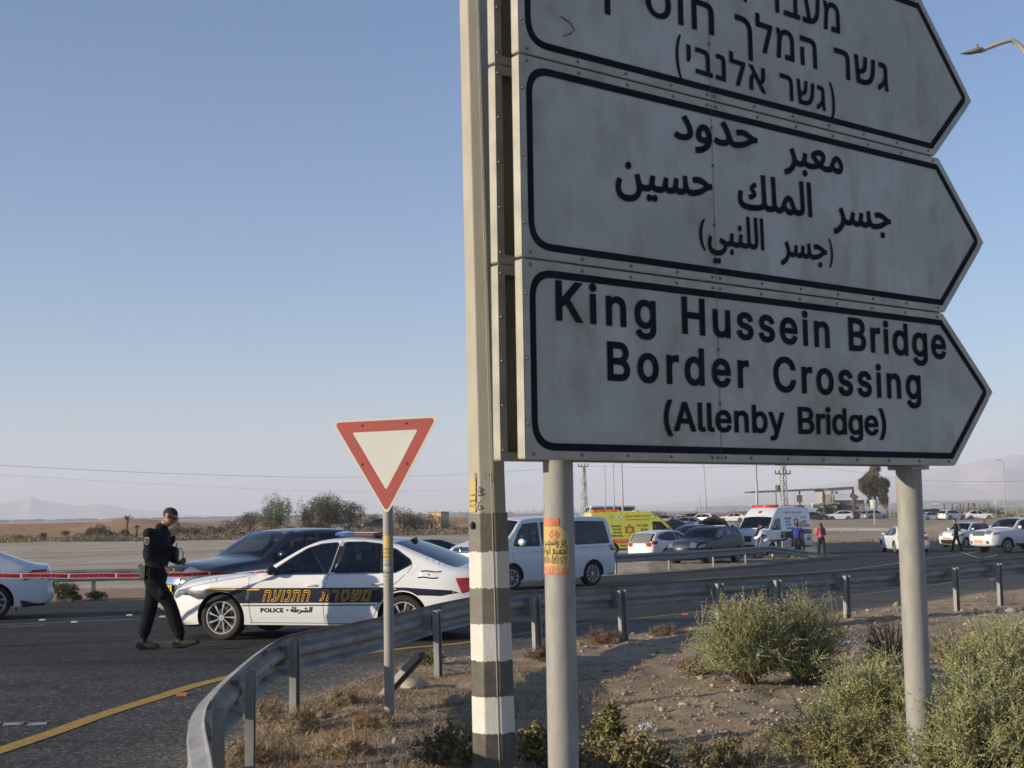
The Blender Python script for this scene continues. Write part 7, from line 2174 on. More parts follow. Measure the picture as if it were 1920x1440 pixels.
tape_strip(-1, 1, tw_, 'tape'); tape_strip(-.80, .84, tp, 'red_print', .0012)
period = .655; n_ = int(Ltot / period)
for i in range(n_ + 1):
    s0 = i * period + .12
    t0, t1 = s0 / Ltot, (s0 + .022) / Ltot
    if t1 > 1: break
    V = [tape_pos(t0, -.8) , tape_pos(t1, -.8), tape_pos(t1, .84), tape_pos(t0, .84)]; V = [v + np.array([0, -.0024, 0]) for v in V]
    fast_mesh('white_bar', V, [(0, 1, 2, 3)], tw_, root)
    for word, a, b in (('אין מעבר', .05, .25), ('ישראל', .29, .41), ('משטרת', .50, .64)):
        if (s0 + b) / Ltot > .98: continue
        q, w_ = norm_polys(text_polys(he(word), offset=.03, res=1)); zt = max(p[:, 1].max() for p in q); zb = min(p[:, 1].min() for p in q)
        def fn(V, a=a, b=b, s0=s0, zb=zb, zt=zt): return np.array([tape_pos((s0 + a + (b - a) * u) / Ltot, -.5 + (v - zb) / (zt - zb) * .95) + np.array([0, -.0030, 0]) for u, v in V])
        glyph_mesh('lettering', q, fn, ti, root)
    for cx_, r_ in ((.455, .017), (.268, .009)):
        V = [tape_pos((s0 + cx_ + r_ * math.cos(a)) / Ltot, r_ / .037 * math.sin(a)) + np.array([0, -.0030, 0]) for a in np.linspace(0, 2 * math.pi, 13)[:-1]]
        if (s0 + cx_ + .02) / Ltot < .98: fast_mesh('emblem', V, [tuple(range(12))], ti, root)
# the plastic barrier that holds its other end, just out of the picture
bq = np.array([A_[0] - .02, A_[1], gz(A_[1])])
root = empty('traffic_barrier', bq, 0, 'red plastic barrier post holding the tape, beyond the left edge of the picture', 'barrier'); MB().tube([(0, 0, 0), (0, 0, 1.1)], [.12, .05], 12).build('post', tp, root); MB().box((0, 0, .03), (.4, .4, .06)).build('base', black_pl, root)
# ------------------------------------------------------------------ masts, wires and lamps
steel_l = mat('far_galvanised', (.42, .42, .40), rough=.6, metal=.2)
steel_d = mat('dark_steel', (.10, .10, .10), rough=.7)
def X_(px, D): return (px - 960) / 2500 * D
def Zp(px, py, D): return float(at(px, py, D)[2])
def lattice(label, px, D, ytop, w0, w1, arms, name='pylon'):
    z0 = float(gz(D)); h = Zp(px, ytop, D) - z0
    rt = empty(name, (X_(px, D), D, z0), math.radians(20), label, 'pylon')
    mb = MB(); r = w0 * .05 + .03
    n = max(6, int(h / (w0 * 1.1)))
    def W(t): return (w0 + (w1 - w0) * t) / 2
    for sx in (-1, 1):
        for sy in (-1, 1): mb.tube([(sx * W(0), sy * W(0), 0), (sx * W(1), sy * W(1), h)], r, 4)
    mb.build('mast', steel_l, rt)
    mb = MB()
    for k in range(n):
        t0, t1 = k / n, (k + 1) / n; a, b = W(t0), W(t1); s_ = 1 if k % 2 else -1
        for ax in (0, 1):
            for sd in (-1, 1):
                p = (s_ * a, sd * a, h * t0) if ax == 0 else (sd * a, s_ * a, h * t0)
                q = (-s_ * b, sd * b, h * t1) if ax == 0 else (sd * b, -s_ * b, h * t1)
                mb.tube([p, q], r * .7, 4)
    mb.build('lattice', steel_l, rt)
    for (za, half, nins) in arms:
        z = h - za
        MB().tube([(-half, 0, z), (half, 0, z)], r * 1.1, 4).build('crossarm', steel_d, rt)
        for k in range(nins):
            x = -half + 2 * half * k / (nins - 1)
            MB().tube([(x, 0, z), (x, 0, z + .28 + r * 3)], .07 + r * .3, 6).build('insulator', steel_d, rt)
    return rt, z0 + h
lattice('slender lattice pylon at the left, beside the sign post and above the coach', 1091, 260, 873, 1.25, .55, [(.15, 1.0, 4)])
lattice('lattice power mast with two crossarms and a transformer behind the white ambulance', 1464, 190, 870, .95, .55, [(.1, 1.15, 3), (1.4, 1.2, 5)])
rt = empty('transformer', (X_(1453, 189), 188.6, Zp(1453, 922, 189)), 0, 'grey transformer drum hung on the lattice mast above the white ambulance', 'transformer')
MB().tube([(0, 0, 0), (0, 0, .9)], .38, 12).build('tank', steel_d, rt)
for k in (-.2, 0, .2): MB().tube([(k, 0, .9), (k, 0, 1.2)], .05, 6).build('bushing', steel_l, rt)
def lamp_post(label, px, D, ytop, r=.09, arm=None, headpx=None, lean=0, cat='lamp post', name='lamp_post', m=None, base=None):
    z0 = float(gz(D)); h = Zp(px, ytop, D) - z0
    rt = empty(name, (X_(px, D), D, z0), 0, label, cat)
    MB().tube([(0, 0, 0), (lean * .5, 0, h * .5), (lean, 0, h)], [r, r * .8, r * .55], 10).build('pole', m or steel_l, rt, smooth=True)
    if arm:
        P = [(lean, 0, h - .05), (lean + arm * .35, 0, h + abs(arm) * .35), (lean + arm, 0, h + abs(arm) * .42)]
        MB().tube(curve([np.array(p) for p in P], 4), r * .5, 8).build('arm', m or steel_l, rt, smooth=True)
        MB().tube([(lean + arm * .95, 0, h + abs(arm) * .42), (lean + arm * 1.2, 0, h + abs(arm) * .43), (lean + arm * 1.5, 0, h + abs(arm) * .36)], [(.05, .05), (.12, .05), (.04, .02)], 8).build('lamp_head', steel_d, rt)
    return rt
lamp_post('thin lamp post with a drooping head, farthest left of the three above the yellow ambulance', 1131, 200, 873, .10)
lamp_post('thin lamp post with a short arm, middle of the three above the yellow ambulance', 1147, 150, 871, .09, arm=.55)
lamp_post('thicker pale pole, rightmost of the three above the yellow ambulance', 1163, 120, 866, .11)
lamp_post('short leaning pole among the far heaps of earth', 1308, 230, 926, .11, lean=-.15, cat='pole', name='pole')
lamp_post('tall thin lamp post above the white SUV of the far lot', 1320, 230, 866, .13, lean=-.35)
lamp_post('stout pale pole rising behind the cab of the white ambulance', 1414, 110, 866, .14, cat='pole', name='pole')
lamp_post('small dark pole with a sign behind the ambulance, under the long canopy', 1484, 170, 925, .07, cat='pole', name='pole')
lamp_post('single lamp post far right, over the dry field', 1877, 210, 866, .11, arm=-.75)
# the overhead lamp at the upper right: its pole stands just outside the picture
D = 44.0
hp = at(1800, 101, D); base = np.array([X_(1985, D), D, gz(D)])
rt = empty('street_lamp', base, 0, 'curved street lamp with a flat grey head, alone against the upper right sky', 'street lamp')
def L3(px, py): p = at(px, py, D); return p - base
arm = [np.array((0, 0, 0.)), np.array((0, 0, L3(1935, 420)[2])), L3(1962, 240), L3(1945, 145), L3(1921, 96), L3(1900, 77), L3(1885, 78), L3(1862, 86), L3(1838, 96)]
arm_m = mat('lamp_arm_paint', (.42, .38, .31), rough=.6)
MB().tube(curve(arm, 6), [.11] * 12 + [.075] * (len(curve(arm, 6)) - 12), 12).build('pole', arm_m, rt, smooth=True)
a = L3(1840, 94); b = L3(1800, 101); m_ = (a + b) / 2
MB().tube([a + np.array([.05, 0, .0]), a, a * .8 + b * .2 + np.array([0, 0, .02]), m_ + np.array([0, 0, .0]), b], [(.07, .05), (.14, .085), (.18, .10), (.16, .085), (.03, .012)], 14).build('lamp_head', mat('lamp_grey', (.22, .22, .20), rough=.5), rt, smooth=True, angle=50)
MB().tube([a * .8 + b * .2 + np.array([0, 0, .05]), a * .8 + b * .2 + np.array([0, 0, .24])], [.05, .05], 10).build('photo_cell', mat('lamp_grey', 0), rt)
MB().box(tuple(a * 1.06 - b * .06), (.14, .12, .11)).build('joint', steel_l, rt)
# overhead wires
wire_m = mat('wire_grey', (.10, .10, .11), rough=.8)
def wire(label, pts, D0, D1, r):
    P = []; n = len(pts)
    for i, (px, py) in enumerate(pts):
        D = D0 + (D1 - D0) * i / (n - 1); P.append(at(px, py, D))
    o = MB().tube(curve(P, 6), r, 4).build('power_line', wire_m); tag(o, label, 'power line', 'overhead power lines')
wire('upper power line sagging across the sky, from the left edge towards the striped pole', [(-60, 867), (0, 872.5), (250, 885), (450, 892), (640, 895), (880, 889), (1090, 874)], 95, 258, .016)
wire('fainter lower power line across the left sky', [(-60, 885), (0, 890), (300, 908), (640, 922), (880, 917), (1090, 905)], 150, 300, .010)
wire('power line from the lattice mast towards the right edge of the picture', [(1091, 874), (1280, 877), (1464, 873), (1600, 884), (1720, 900), (1920, 902), (2100, 885)], 259, 190, .018)
# ------------------------------------------------------------------ canopy, guard building, tank, carport, fences
conc_m = mat('pale_concrete', (.42, .38, .31), rough=.9, col2=(.34, .30, .25), scale=1.2, detail=6)
roof_d = mat('canopy_brown', (.13, .11, .09), rough=.8)
D = 228.0
def P3(px, py, D): return Vector([float(v) for v in at(px, py, D)])
rt = empty('canopy', (0, 0, 0), 0, 'long dark steel canopy roof on thin columns, behind the white ambulance', 'canopy')
def slab(px0, y0, px1, y1, D, depth, th, m, name, rt):
    a = P3(px0, y0, D); b = P3(px1, y1, D)
    V = [a, b, b + Vector((0, depth, 0)), a + Vector((0, depth, 0))]; V2 = [v - Vector((0, 0, th)) for v in V]
    return MB().add(V + V2, [(0, 1, 2, 3), (4, 7, 6, 5), (0, 4, 5, 1), (1, 5, 6, 2), (2, 6, 7, 3), (3, 7, 4, 0)]).build(name, m, rt)
slab(1409, 921, 1556, 915, D, 7, .28, roof_d, 'roof_panel', rt); slab(1552, 915, 1601, 912, D - 3, 10, .50, roof_d, 'roof_end', rt)
for (px, D_, w) in ((1413, D + .5, .16), (1450, D + .5, .14), (1494, D + .5, .22), (1538, D + .5, .2), (1594, D - 2, .3), (1462, D + 6, .14), (1540, D + 6, .14)):
    zt = Zp(px, 918, D_) ; z0 = float(gz(D_)); MB().box((X_(px, D_), D_, (z0 + zt) / 2), (w, w, zt - z0)).build('column', roof_d, rt)
for k in range(11):
    px = 1412 + k * 14.5; a = P3(px, 924.5 - k * .6, D + .3); b = P3(px + 14.5, 923.9 - k * .6, D + .3); c_ = P3(px + 7, 920.5 - k * .6, D + .3)
    MB().tube([a, c_, b], .05, 4).build('truss', roof_d, rt)
MB().box(tuple(P3(1499, 935, D)), (.9, .5, 1.2)).build('signal_box', roof_d, rt)
rt = empty('guard_building', (0, 0, 0), 0, 'low concrete guard building with a railed lookout on its roof, right of the white ambulance', 'building')
def block(px0, py0, px1, py1, D, dep, m, name, zb=None):
    a = P3(px0, py0, D); b = P3(px1, py1, D); z0 = float(gz(D)) - .2 if zb is None else zb
    z0 = min(b.z, z0) if zb is None else zb
    return MB().box(((a.x + b.x) / 2, D + dep / 2, (a.z + z0) / 2), (b.x - a.x, dep, a.z - z0)).build(name, m, rt)
D = 240.0; gb = float(gz(D)) - .2
block(1547, 946, 1570, 975, D, 6, conc_m, 'wall'); block(1569, 938, 1622, 975, D + 1, 7, mat('grey_brown_wall', (.21, .19, .165), rough=.9, var=.15, scale=.8), 'wall')
block(1541, 927, 1566, 944, D + .5, 4, conc_m, 'lookout', zb=Zp(1550, 945, D))
slab(1535, 942.5, 1574, 941.5, D - .5, 7, .3, conc_m, 'roof_edge', rt); slab(1524, 943, 1538, 943.5, D - 1.2, 1, .9, mat('white_panel', (.6, .6, .58), rough=.6), 'white_panel', rt)
for (a_, b_) in ((1541, 1562), (1570, 1588)):
    for yy in (927.5, 932):
        MB().tube([P3(a_, yy, D - .2), P3(b_, yy, D - .2)], .05, 4).build('railing', steel_l, rt)
    for k in range(5):
        px = a_ + (b_ - a_) * k / 4; MB().tube([P3(px, 927.5, D - .2), P3(px, 937, D - .2)], .05, 4).build('railing_post', steel_l, rt)
MB().box(tuple(P3(1556, 958, D - .03)), (1.1, .1, .9)).build('window', black_pl, rt)
MB().box(tuple(P3(1574, 958, D + .95)), (.8, .1, 1.9)).build('door', black_pl, rt)
for px in (1560, 1568): MB().tube([P3(px, 926, D), P3(px, 921, D)], .25, 6).build('floodlight', steel_d, rt)
MB().box(tuple(P3(1601, 931, D)), (1.4, .2, .9), rot=Matrix.Rotation(.6, 3, 'Y')).build('dish_panel', steel_d, rt)
# tank on its post
D = 170.0
rt = empty('water_tank', (X_(1632, D), D, gz(D)), 0, 'pale green-white drum on a thin post in front of the tree', 'tank')
zt = Zp(1632, 937, D) - float(gz(D)); zb = Zp(1632, 954, D) - float(gz(D))
MB().tube([(0, 0, 0), (0, 0, zb)], .07, 8).build('post', steel_l, rt)
MB().tube([(0, 0, zb), (0, 0, zb + .12), (0, 0, zt)], [.40, .47, .52], 16).build('drum', mat('aqua_white_plastic', (.42, .50, .46), rough=.6, var=.15, scale=2), rt, smooth=True, angle=40)
# open carport and fences right
rt = empty('carport', (0, 0, 0), 0, 'open carport with a flat pale roof behind the parked white cars at right', 'carport')
D = 238.0
slab(1762, 943.5, 1846, 941.5, D, 5, .18, mat('carport_roof', (.38, .35, .31), rough=.8), 'roof', rt)
for px in (1763, 1778, 1793, 1808, 1820, 1845):
    zt = Zp(px, 943, D + .3); z0 = float(gz(D)); MB().box((X_(px, D + .3), D + .3, (zt + z0) / 2), (.16, .16, zt - z0)).build('column', roof_d, rt)
for px in (1812, 1818): MB().tube([P3(px, 958, D + .2), P3(px + 6, 944, D + .2)], .08, 5).build('brace', roof_d, rt)
def chain_fence(label, px0, px1, D0, D1, y_top, n):
    rt = empty('mesh_fence', (0, 0, 0), 0, label, 'fence')
    Pq = [(X_(px0 + (px1 - px0) * k / n, D0 + (D1 - D0) * k / n), D0 + (D1 - D0) * k / n) for k in range(n + 1)]
    hh = Zp(px0, y_top, D0) - float(gz(D0))
    for i, (x_, y_) in enumerate(Pq):
        z0 = float(gz(y_)); MB().tube([(x_, y_, z0), (x_, y_, z0 + hh), (x_ - .25, y_ - .2, z0 + hh + .4)], .05, 5).build('post', steel_l, rt)
    for t in np.linspace(.15, 1, 6):
        MB().tube([(x_, y_, float(gz(y_)) + hh * t) for x_, y_ in Pq], .018, 3).build('wire', steel_l, rt)
    net = MB(); 
    for i in range(len(Pq) - 1):
        (xa, ya), (xb, yb) = Pq[i], Pq[i + 1]
        for k in range(14):
            t = k / 14; x_ = xa + (xb - xa) * t; y_ = ya + (yb - ya) * t; z0 = float(gz(y_)); net.tube([(x_, y_, z0), (x_ + (xb - xa) / 14 * 2, y_, z0 + hh)], .008, 3, cap=False)
    o = net.build('netting', steel_l, rt); o['kind'] = 'stuff'
chain_fence('wire mesh fence with cranked posts, between the guard building and the right sign post', 1606, 1690, 232, 226, 946, 12)
chain_fence('wire mesh fence along the dry field at the far right', 1738, 1960, 246, 236, 948, 22)
chain_fence('thin wire fence around the small beige building, left of the striped pole', 800, 1075, 205, 240, 962, 18)
rt = empty('field_sign', (X_(1859, 225), 225, gz(225)), 0, 'small blank white notice board on the mesh fence at the far right', 'sign')
zc = Zp(1859, 942, 225) - float(gz(225)); MB().box((0, 0, zc), (.62, .05, .75)).build('panel', mat('white_panel', 0), rt); MB().tube([(0, .05, 0), (0, .05, zc)], .04, 6).build('post', steel_l, rt)
# beige building left of the pole
rt = empty('beige_building', (X_(819, 190), 190, gz(190)), math.radians(-28), 'small square beige building with tiny windows, in the scrub left of the striped pole', 'building')
bw = mat('warm_beige_wall', (.60, .42, .25), rough=.9, var=.08, scale=1)
h = Zp(819, 961, 190) - float(gz(190))
MB().box((0, 0, h / 2), (2.1, 2.2, h)).build('wall', bw, rt); MB().box((0, 0, h + .06), (2.3, 2.4, .12)).build('roof', mat('warm_beige_roof', (.4, .28, .18), rough=.9), rt)
for k in range(4): MB().box((-.8 + k * .52, -1.105, h - .55), (.16, .05, .28)).build('window', black_pl, rt)
for k in range(3): MB().box((-1.055, -.7 + k * .6, h - .55), (.05, .16, .28)).build('window', black_pl, rt)

# ------------------------------------------------------------------ foliage
def leaf_cloud(name, blobs, n, leaf, mats, seed, parent=None, kindw=None, up=.3, aspect=.35, gapv=.36):
    """n small leaf blades clustered on the outside of overlapping clumps; blobs: (x,y,z,rx,ry,rz)"""
    rs = np.random.RandomState(seed); blobs = np.array(blobs, float)
    vol = blobs[:, 3] * blobs[:, 4] * blobs[:, 5]; k = rs.choice(len(blobs), n, p=vol / vol.sum())
    d = rs.normal(size=(n, 3)); d /= np.linalg.norm(d, axis=1)[:, None]
    r = rs.uniform(.25, 1, n) ** .55
    # sub-clumps give gaps
    q = rs.normal(size=(n, 3)) * .10
    B = blobs[k]; P = B[:, :3] + d * r[:, None] * B[:, 3:6] + q * B[:, 3:6]
    cl = vn(P[:, 0] / (leaf * 3.6) + seed, P[:, 1] / (leaf * 3.6) + P[:, 2] / (leaf * 3.2))
    keep = cl > gapv; P = P[keep]; d = d[keep]; m = len(P)
    a = rs.normal(size=(m, 3)) + d * .9 + np.array([0, 0, up]); a /= np.linalg.norm(a, axis=1)[:, None]
    b = np.cross(a, rs.normal(size=(m, 3))); b /= np.linalg.norm(b, axis=1)[:, None] + 1e-9
    L = leaf * rs.uniform(.5, 1.3, m)[:, None]
    V = np.empty((m, 4, 3)); V[:, 0] = P - b * L * aspect * .5; V[:, 1] = P + b * L * aspect * .5; V[:, 2] = P + a * L + b * L * aspect * .3; V[:, 3] = P + a * L - b * L * aspect * .3
    F = np.arange(m * 4).reshape(m, 4)
    t = vn(P[:, 0] / (leaf * 14) + 9, P[:, 2] / (leaf * 12) + P[:, 1] / (leaf * 14)) + rs.normal(size=m) * .12
    if kindw is not None: t = t + kindw(P)
    mi = np.clip((t * len(mats)).astype(int), 0, len(mats) - 1)
    return fast_mesh(name, V.reshape(-1, 3), F, mats, parent, mi=mi)
lf = lambda n, c, r=.7: mat(n, c, rough=r, var=.25, scale=30, spec=.25)
g1, g2, g3 = lf('olive_leaf', (.075, .075, .035)), lf('green_leaf', (.10, .12, .045)), lf('pale_leaf', (.16, .16, .075))
def scrub(label, px, D, w, h, seed, mats, n=2600, leaf=.22, cat='bush', name='bush', group=None, nb=6, trunk=True, gap=None, zb=0):
    rs = np.random.RandomState(seed); z0 = float(gz(D)) + zb
    rt = empty(name, (X_(px, D), D, z0), 0, label, cat, group)
    bl = []
    for i in range(nb):
        a = rs.uniform(0, 6.28); r = rs.uniform(0, .62)
        s_ = rs.uniform(.28, .5)
        bl.append((math.cos(a) * r * w / 2, math.sin(a) * r * w / 2, h * rs.uniform(.30, .74), w * s_ * .55, w * s_ * .55, h * rs.uniform(.20, .34)))
    leaf_cloud('foliage', bl, n, leaf, mats, seed, rt)
    mb = MB()
    for i in range(5):
        b = bl[i % len(bl)]; mb.tube([(0, 0, -.1), (b[0] * .4, b[1] * .4, b[2] * .5), (b[0], b[1], b[2])], [w * .02 + .03, w * .012 + .02, .02], 5)
    mb.build('stem', bark, rt)
    for c_ in rt.children: c_['kind'] = 'stuff'
    return rt
bark = mat('grey_bark', (.12, .10, .08), rough=.9, var=.3, scale=12)
dry1, dry2 = lf('straw_scrub', (.28, .21, .11)), lf('brown_scrub', (.16, .12, .07))
tam = [lf('dark_tamarisk', (.075, .070, .042)), lf('brown_tamarisk', (.13, .105, .062)), lf('grey_tamarisk', (.19, .17, .11))]
scrub('airy light green tree standing left of the dark bushes beyond the empty lot', 512, 158, 5.4, 5.6, 1, [g2, g2, g3, g3], 9500, .16, 'tree', 'tree', nb=12)
scrub('largest dark grey-green tamarisk clump behind the soldiers', 616, 168, 6.6, 6.0, 2, tam, 15000, .17, nb=10)
scrub('dark tamarisk with a feathery top, between the green tree and the largest clump', 577, 172, 4.6, 5.2, 3, tam, 7000, .17, nb=7)
scrub('dark spreading tamarisk right of the largest clump, above the dark grey SUV', 650, 172, 5.4, 4.4, 4, tam, 7000, .17, nb=8)
scrub('low dark bush left of the light green tree', 466, 182, 6.2, 3.2, 5, tam, 4000, .16, nb=8)
scrub('low dark bush farthest left of the tamarisks', 436, 186, 5.0, 2.4, 6, tam, 2500, .16, nb=6)
scrub('straw coloured bush in front of the tamarisks, left of the white off-roader', 588, 160, 4.2, 1.7, 7, [dry2, dry1, tam[2]], 3600, .16, nb=7)
scrub('straw coloured bush behind the soldiers', 694, 200, 5.0, 2.6, 8, [dry2, dry1, tam[2]], 3600, .2, nb=7)
scrub('dark bush just right of the give way post, beyond the lot', 752, 182, 5.2, 4.2, 9, tam, 3800, .17, nb=8)
scrub('grey brown scrub right of the give way post', 775, 176, 6.6, 3.0, 10, [tam[1], tam[2], dry2], 4200, .17, nb=9)
scrub('grey brown scrub in front of the small beige building', 805, 174, 6.0, 2.5, 11, [tam[1], tam[2], dry2], 3600, .17, nb=8)
rs = np.random.RandomState(5)
for i, (px, D, w, h, k) in enumerate([(168, 170, 2.2, 1.3, 1), (190, 166, 2.8, 1.9, 0), (203, 160, 1.8, 1.2, 0), (326, 166, 2.4, 1.9, 0), (342, 172, 1.6, 1.1, 1), (122, 190, 2.6, 1.0, 1), (83, 158, 2.0, .9, 1), (30, 162, 1.6, .8, 1), (232, 172, 1.7, 1.1, 0), (366, 175, 2.4, 1.0, 1), (414, 172, 3.4, 1.1, 0), (395, 190, 2.6, 1.3, 0), (440, 168, 3.0, 1.0, 1), (252, 158, 1.5, .9, 0), (540, 166, 2.6, 1.2, 0)]):
    scrub(['dark', 'straw coloured'][k] + ' low desert bush edging the empty lot, ' + ['far left of the officer', 'left of the officer', 'just left of the officer', 'just right of the officer', 'right of the officer', 'below the distant peak', 'near the left edge', 'nearest the left edge', 'under the small palm', 'midway to the green tree', 'before the low dark bushes', 'against the orange bank', 'before the light green tree', 'below the cropped palm', 'under the light green tree'][i], px, D, w, h, 40 + i, tam if k == 0 else [dry2, dry1], 1500, .15, group='low bushes at the edge of the lot', nb=5)
# straggling belt of dry scrub, uncountable
def belt(name, label, az0, az1, y0, y1, n, leaf, mats, seed, hmax=.7, dens=None):
    rs = np.random.RandomState(seed); yy = rs.uniform(y0, y1, n * 3); a = rs.uniform(az0, az1, n * 3); x = a * yy
    c = fbm(x * .22 + seed, yy * .12, 3) + rs.uniform(-.25, .25, n * 3); k = c > .02; x, yy, c = x[k][:n], yy[k][:n], c[k][:n]; m = len(x)
    z = terrain_h(x[None, :], yy[None, :])[0] + rs.uniform(0, 1, m) ** 1.6 * hmax * np.clip(c * 2.2, .2, 1.2)
    P = np.column_stack((x, yy, z)); d = rs.normal(size=(m, 3)); d[:, 2] = np.abs(d[:, 2]) + .5; d /= np.linalg.norm(d, axis=1)[:, None]
    b = np.cross(d, rs.normal(size=(m, 3))); b /= np.linalg.norm(b, axis=1)[:, None]; L = leaf * rs.uniform(.5, 1.4, m)[:, None]
    V = np.empty((m, 3, 3)); V[:, 0] = P - b * L * .2; V[:, 1] = P + b * L * .2; V[:, 2] = P + d * L
    mi = np.clip(((c * 1.2 + rs.uniform(0, .5, m)) * len(mats)).astype(int), 0, len(mats) - 1)
    o = fast_mesh(name, V.reshape(-1, 3), np.arange(m * 3).reshape(m, 3), mats, mi=mi); tag(o, label, 'scrub', kind='stuff')
belt('dry_scrub', 'belt of dry straw and grey scrub along the far side of the empty lot', -.42, .0, 152, 186, 42000, .26, [dry1, dry1, dry2, tam[2]], 1)
belt('dry_scrub', 'dry yellow weeds along the far right field behind the parked cars', .19, .42, 232, 262, 26000, .45, [lf('dry_yellow', (.42, .32, .15)), dry1, dry2], 2, 1.0)
belt('dry_scrub', 'scattered scrub on the heaps behind the far parked cars', .06, .2, 240, 290, 16000, .35, [dry1, dry2, g1], 3, .9)
belt('roadside_weeds', 'grey-green roadside weeds beneath the far guardrails', .185, .42, 97, 101, 5000, .14, [dry1, dry1, dry2, g3], 4, .22)
# the little cropped palms
def palm(label, px, D, h, seed):
    z0 = float(gz(D)); rt = empty('palm', (X_(px, D), D, z0), 0, label, 'palm tree', 'little palms left of the officer'); rs = np.random.RandomState(seed)
    MB().tube([(0, 0, 0), (0, 0, h * .55), (.05, 0, h * .8)], [.16, .15, .2], 7).build('trunk', bark, rt)
    for i in range(16):
        a = i * 2.4; e = rs.uniform(.1, 1.1); L = h * .34; tip = Vector((math.cos(a) * math.cos(e) * L, math.sin(a) * math.cos(e) * L, math.sin(e) * L))
        MB().tube([Vector((.05, 0, h * .78)), Vector((.05, 0, h * .8)) + tip * .6, Vector((.05, 0, h * .78)) + tip + Vector((0, 0, -.15 * L))], [(.05, .02), (.11, .02), (.02, .01)], 4).build('frond', tam[0], rt)
palm('tufted little palm standing upright on the empty lot edge left of the officer', 238, 172, 2.9, 1)
palm('cropped bushy palm stump just right of the tufted little palm', 256, 168, 1.6, 2)
# eucalyptus by the guard building
D = 262.0; z0 = float(gz(D)); hT = Zp(1632, 868, D) - z0
rt = empty('tree', (X_(1634, D), D, z0), 0, 'tall drooping eucalyptus by the guard building, left of the right sign post', 'tree')
s_ = D / 2500
def TB(px, py, rx, rz): return ((px - 1634) * s_ * 1.08, 0 + np.random.uniform(-.5, .5), Zp(px, py, D) - z0, rx * s_ * .92, rx * s_, rz * s_ * .92)
leaf_cloud('crown', [TB(1636, 882, 11, 11), TB(1630, 895, 14, 12), TB(1640, 905, 15, 12), TB(1618, 904, 10, 11), TB(1624, 918, 12, 10), TB(1645, 920, 13, 12), TB(1633, 928, 12, 10), TB(1648, 936, 9, 10), TB(1613, 914, 7, 8), TB(1654, 906, 7, 10), TB(1652, 946, 5, 7), TB(1612, 899, 6, 6), TB(1625, 942, 6, 8)], 24000, .38, [lf('eucalypt_dark', (.08, .065, .03)), lf('eucalypt_olive', (.15, .125, .055)), lf('eucalypt_gold', (.24, .19, .09))], 12, rt, up=-.6, aspect=.3, gapv=.42)
MB().tube([(0, 0, 0), (.1, 0, 3), (-.1, 0, hT * .6), (0, 0, hT * .85)], [.32, .28, .18, .07], 8).build('trunk', bark, rt, smooth=True)
for a, b in ((-1.6, .7), (1.7, .62), (-1, .85), (1.2, .45)): MB().tube([(0, 0, hT * .35), (a * .6, 0, hT * (b - .1)), (a, 0, hT * b)], [.12, .08, .04], 6).build('branch', bark, rt)
scrub('dusty yellow-green bush against the guard building wall', 1536, 236, 3.6, 2.6, 71, [dry1, g2, g3], 2600, .25)
scrub('dark green bush by the fence of the dry field, far right', 1862, 238, 3.2, 1.3, 72, [g1, g2], 1800, .25)
MB_ = MB()
# ------------------------------------------------------------------ verge: soil litter, grass, stones, shrubs
def verge_mask(x, y):
    P = np.column_stack((x, y)); q = np.vstack([[(-1.2, -70)], NEARC, [(200, 50), (200, -70)]])
    return inside(P, q)
def gh(x, y): return terrain_h(np.asarray(x, float)[None, :], np.asarray(y, float)[None, :])[0]
def scatter(n, seed, x0=-2.4, x1=13, y0=7.6, y1=31, w=None):
    rs = np.random.RandomState(seed); out = []
    # nearer ground gets more points per square metre
    y = y0 + (y1 - y0) * rs.uniform(0, 1, n * 4) ** 1.5; half = .42 * y
    x = np.where(rs.uniform(size=n * 4) < 1, rs.uniform(-.28, .44, n * 4) * y, 0)
    k = verge_mask(x, y)
    if w is not None: k &= rs.uniform(size=n * 4) < w(x, y)
    x, y = x[k][:n], y[k][:n]
    return x, y, rs
def blades(name, label, n, seed, w, L, wd, lean, mats, cat='ground litter', lie=False, hz=0.0, curl=0):
    x, y, rs = scatter(n, seed, w=w); m = len(x); z = gh(x, y) + hz * rs.uniform(0, 1, m)
    P = np.column_stack((x, y, z)); a = rs.uniform(0, 2 * math.pi, m); e = rs.uniform(*lean, m)
    d = np.column_stack((np.cos(a) * np.cos(e), np.sin(a) * np.cos(e), np.sin(e))); l = (L * rs.uniform(.4, 1.4, m))[:, None]
    s_ = np.column_stack((-np.sin(a), np.cos(a), rs.normal(size=m) * .3)); s_ /= np.linalg.norm(s_, axis=1)[:, None]; ww = (wd * rs.uniform(.6, 1.4, m))[:, None]
    tip = P + d * l + np.column_stack((rs.normal(size=m), rs.normal(size=m), -np.abs(rs.normal(size=m)) * .4)) * l * .25
    V = np.empty((m, 3, 3)); V[:, 0] = P - s_ * ww / 2; V[:, 1] = P + s_ * ww / 2; V[:, 2] = tip; F = np.arange(m * 3).reshape(m, 3)
    mi = rs.randint(0, len(mats), m); o = fast_mesh(name, V.reshape(-1, 3), F, mats, mi=mi); tag(o, label, cat, kind='stuff'); return o
gs = lambda n, c: mat(n, c, rough=.85, var=.25, scale=25, spec=.2)
st1, st2, st3 = gs('straw_blade', (.38, .28, .16)), gs('rust_blade', (.27, .16, .085)), gs('pale_straw_blade', (.46, .38, .26)); tw1, tw2 = gs('dark_twig', (.09, .06, .04)), gs('grey_twig', (.24, .19, .14))
def wl(x, y):   # dry tussocks near the bend of the rail, thinning to the right
    c = fbm(x * 1.3 + 4, y * 1.3, 3); left = sstep(1.6, -.3, x - (y - 9) * .06) * sstep(15, 12.5, y)
    return np.clip(left * (.75 + c * 1.4), 0, 1)
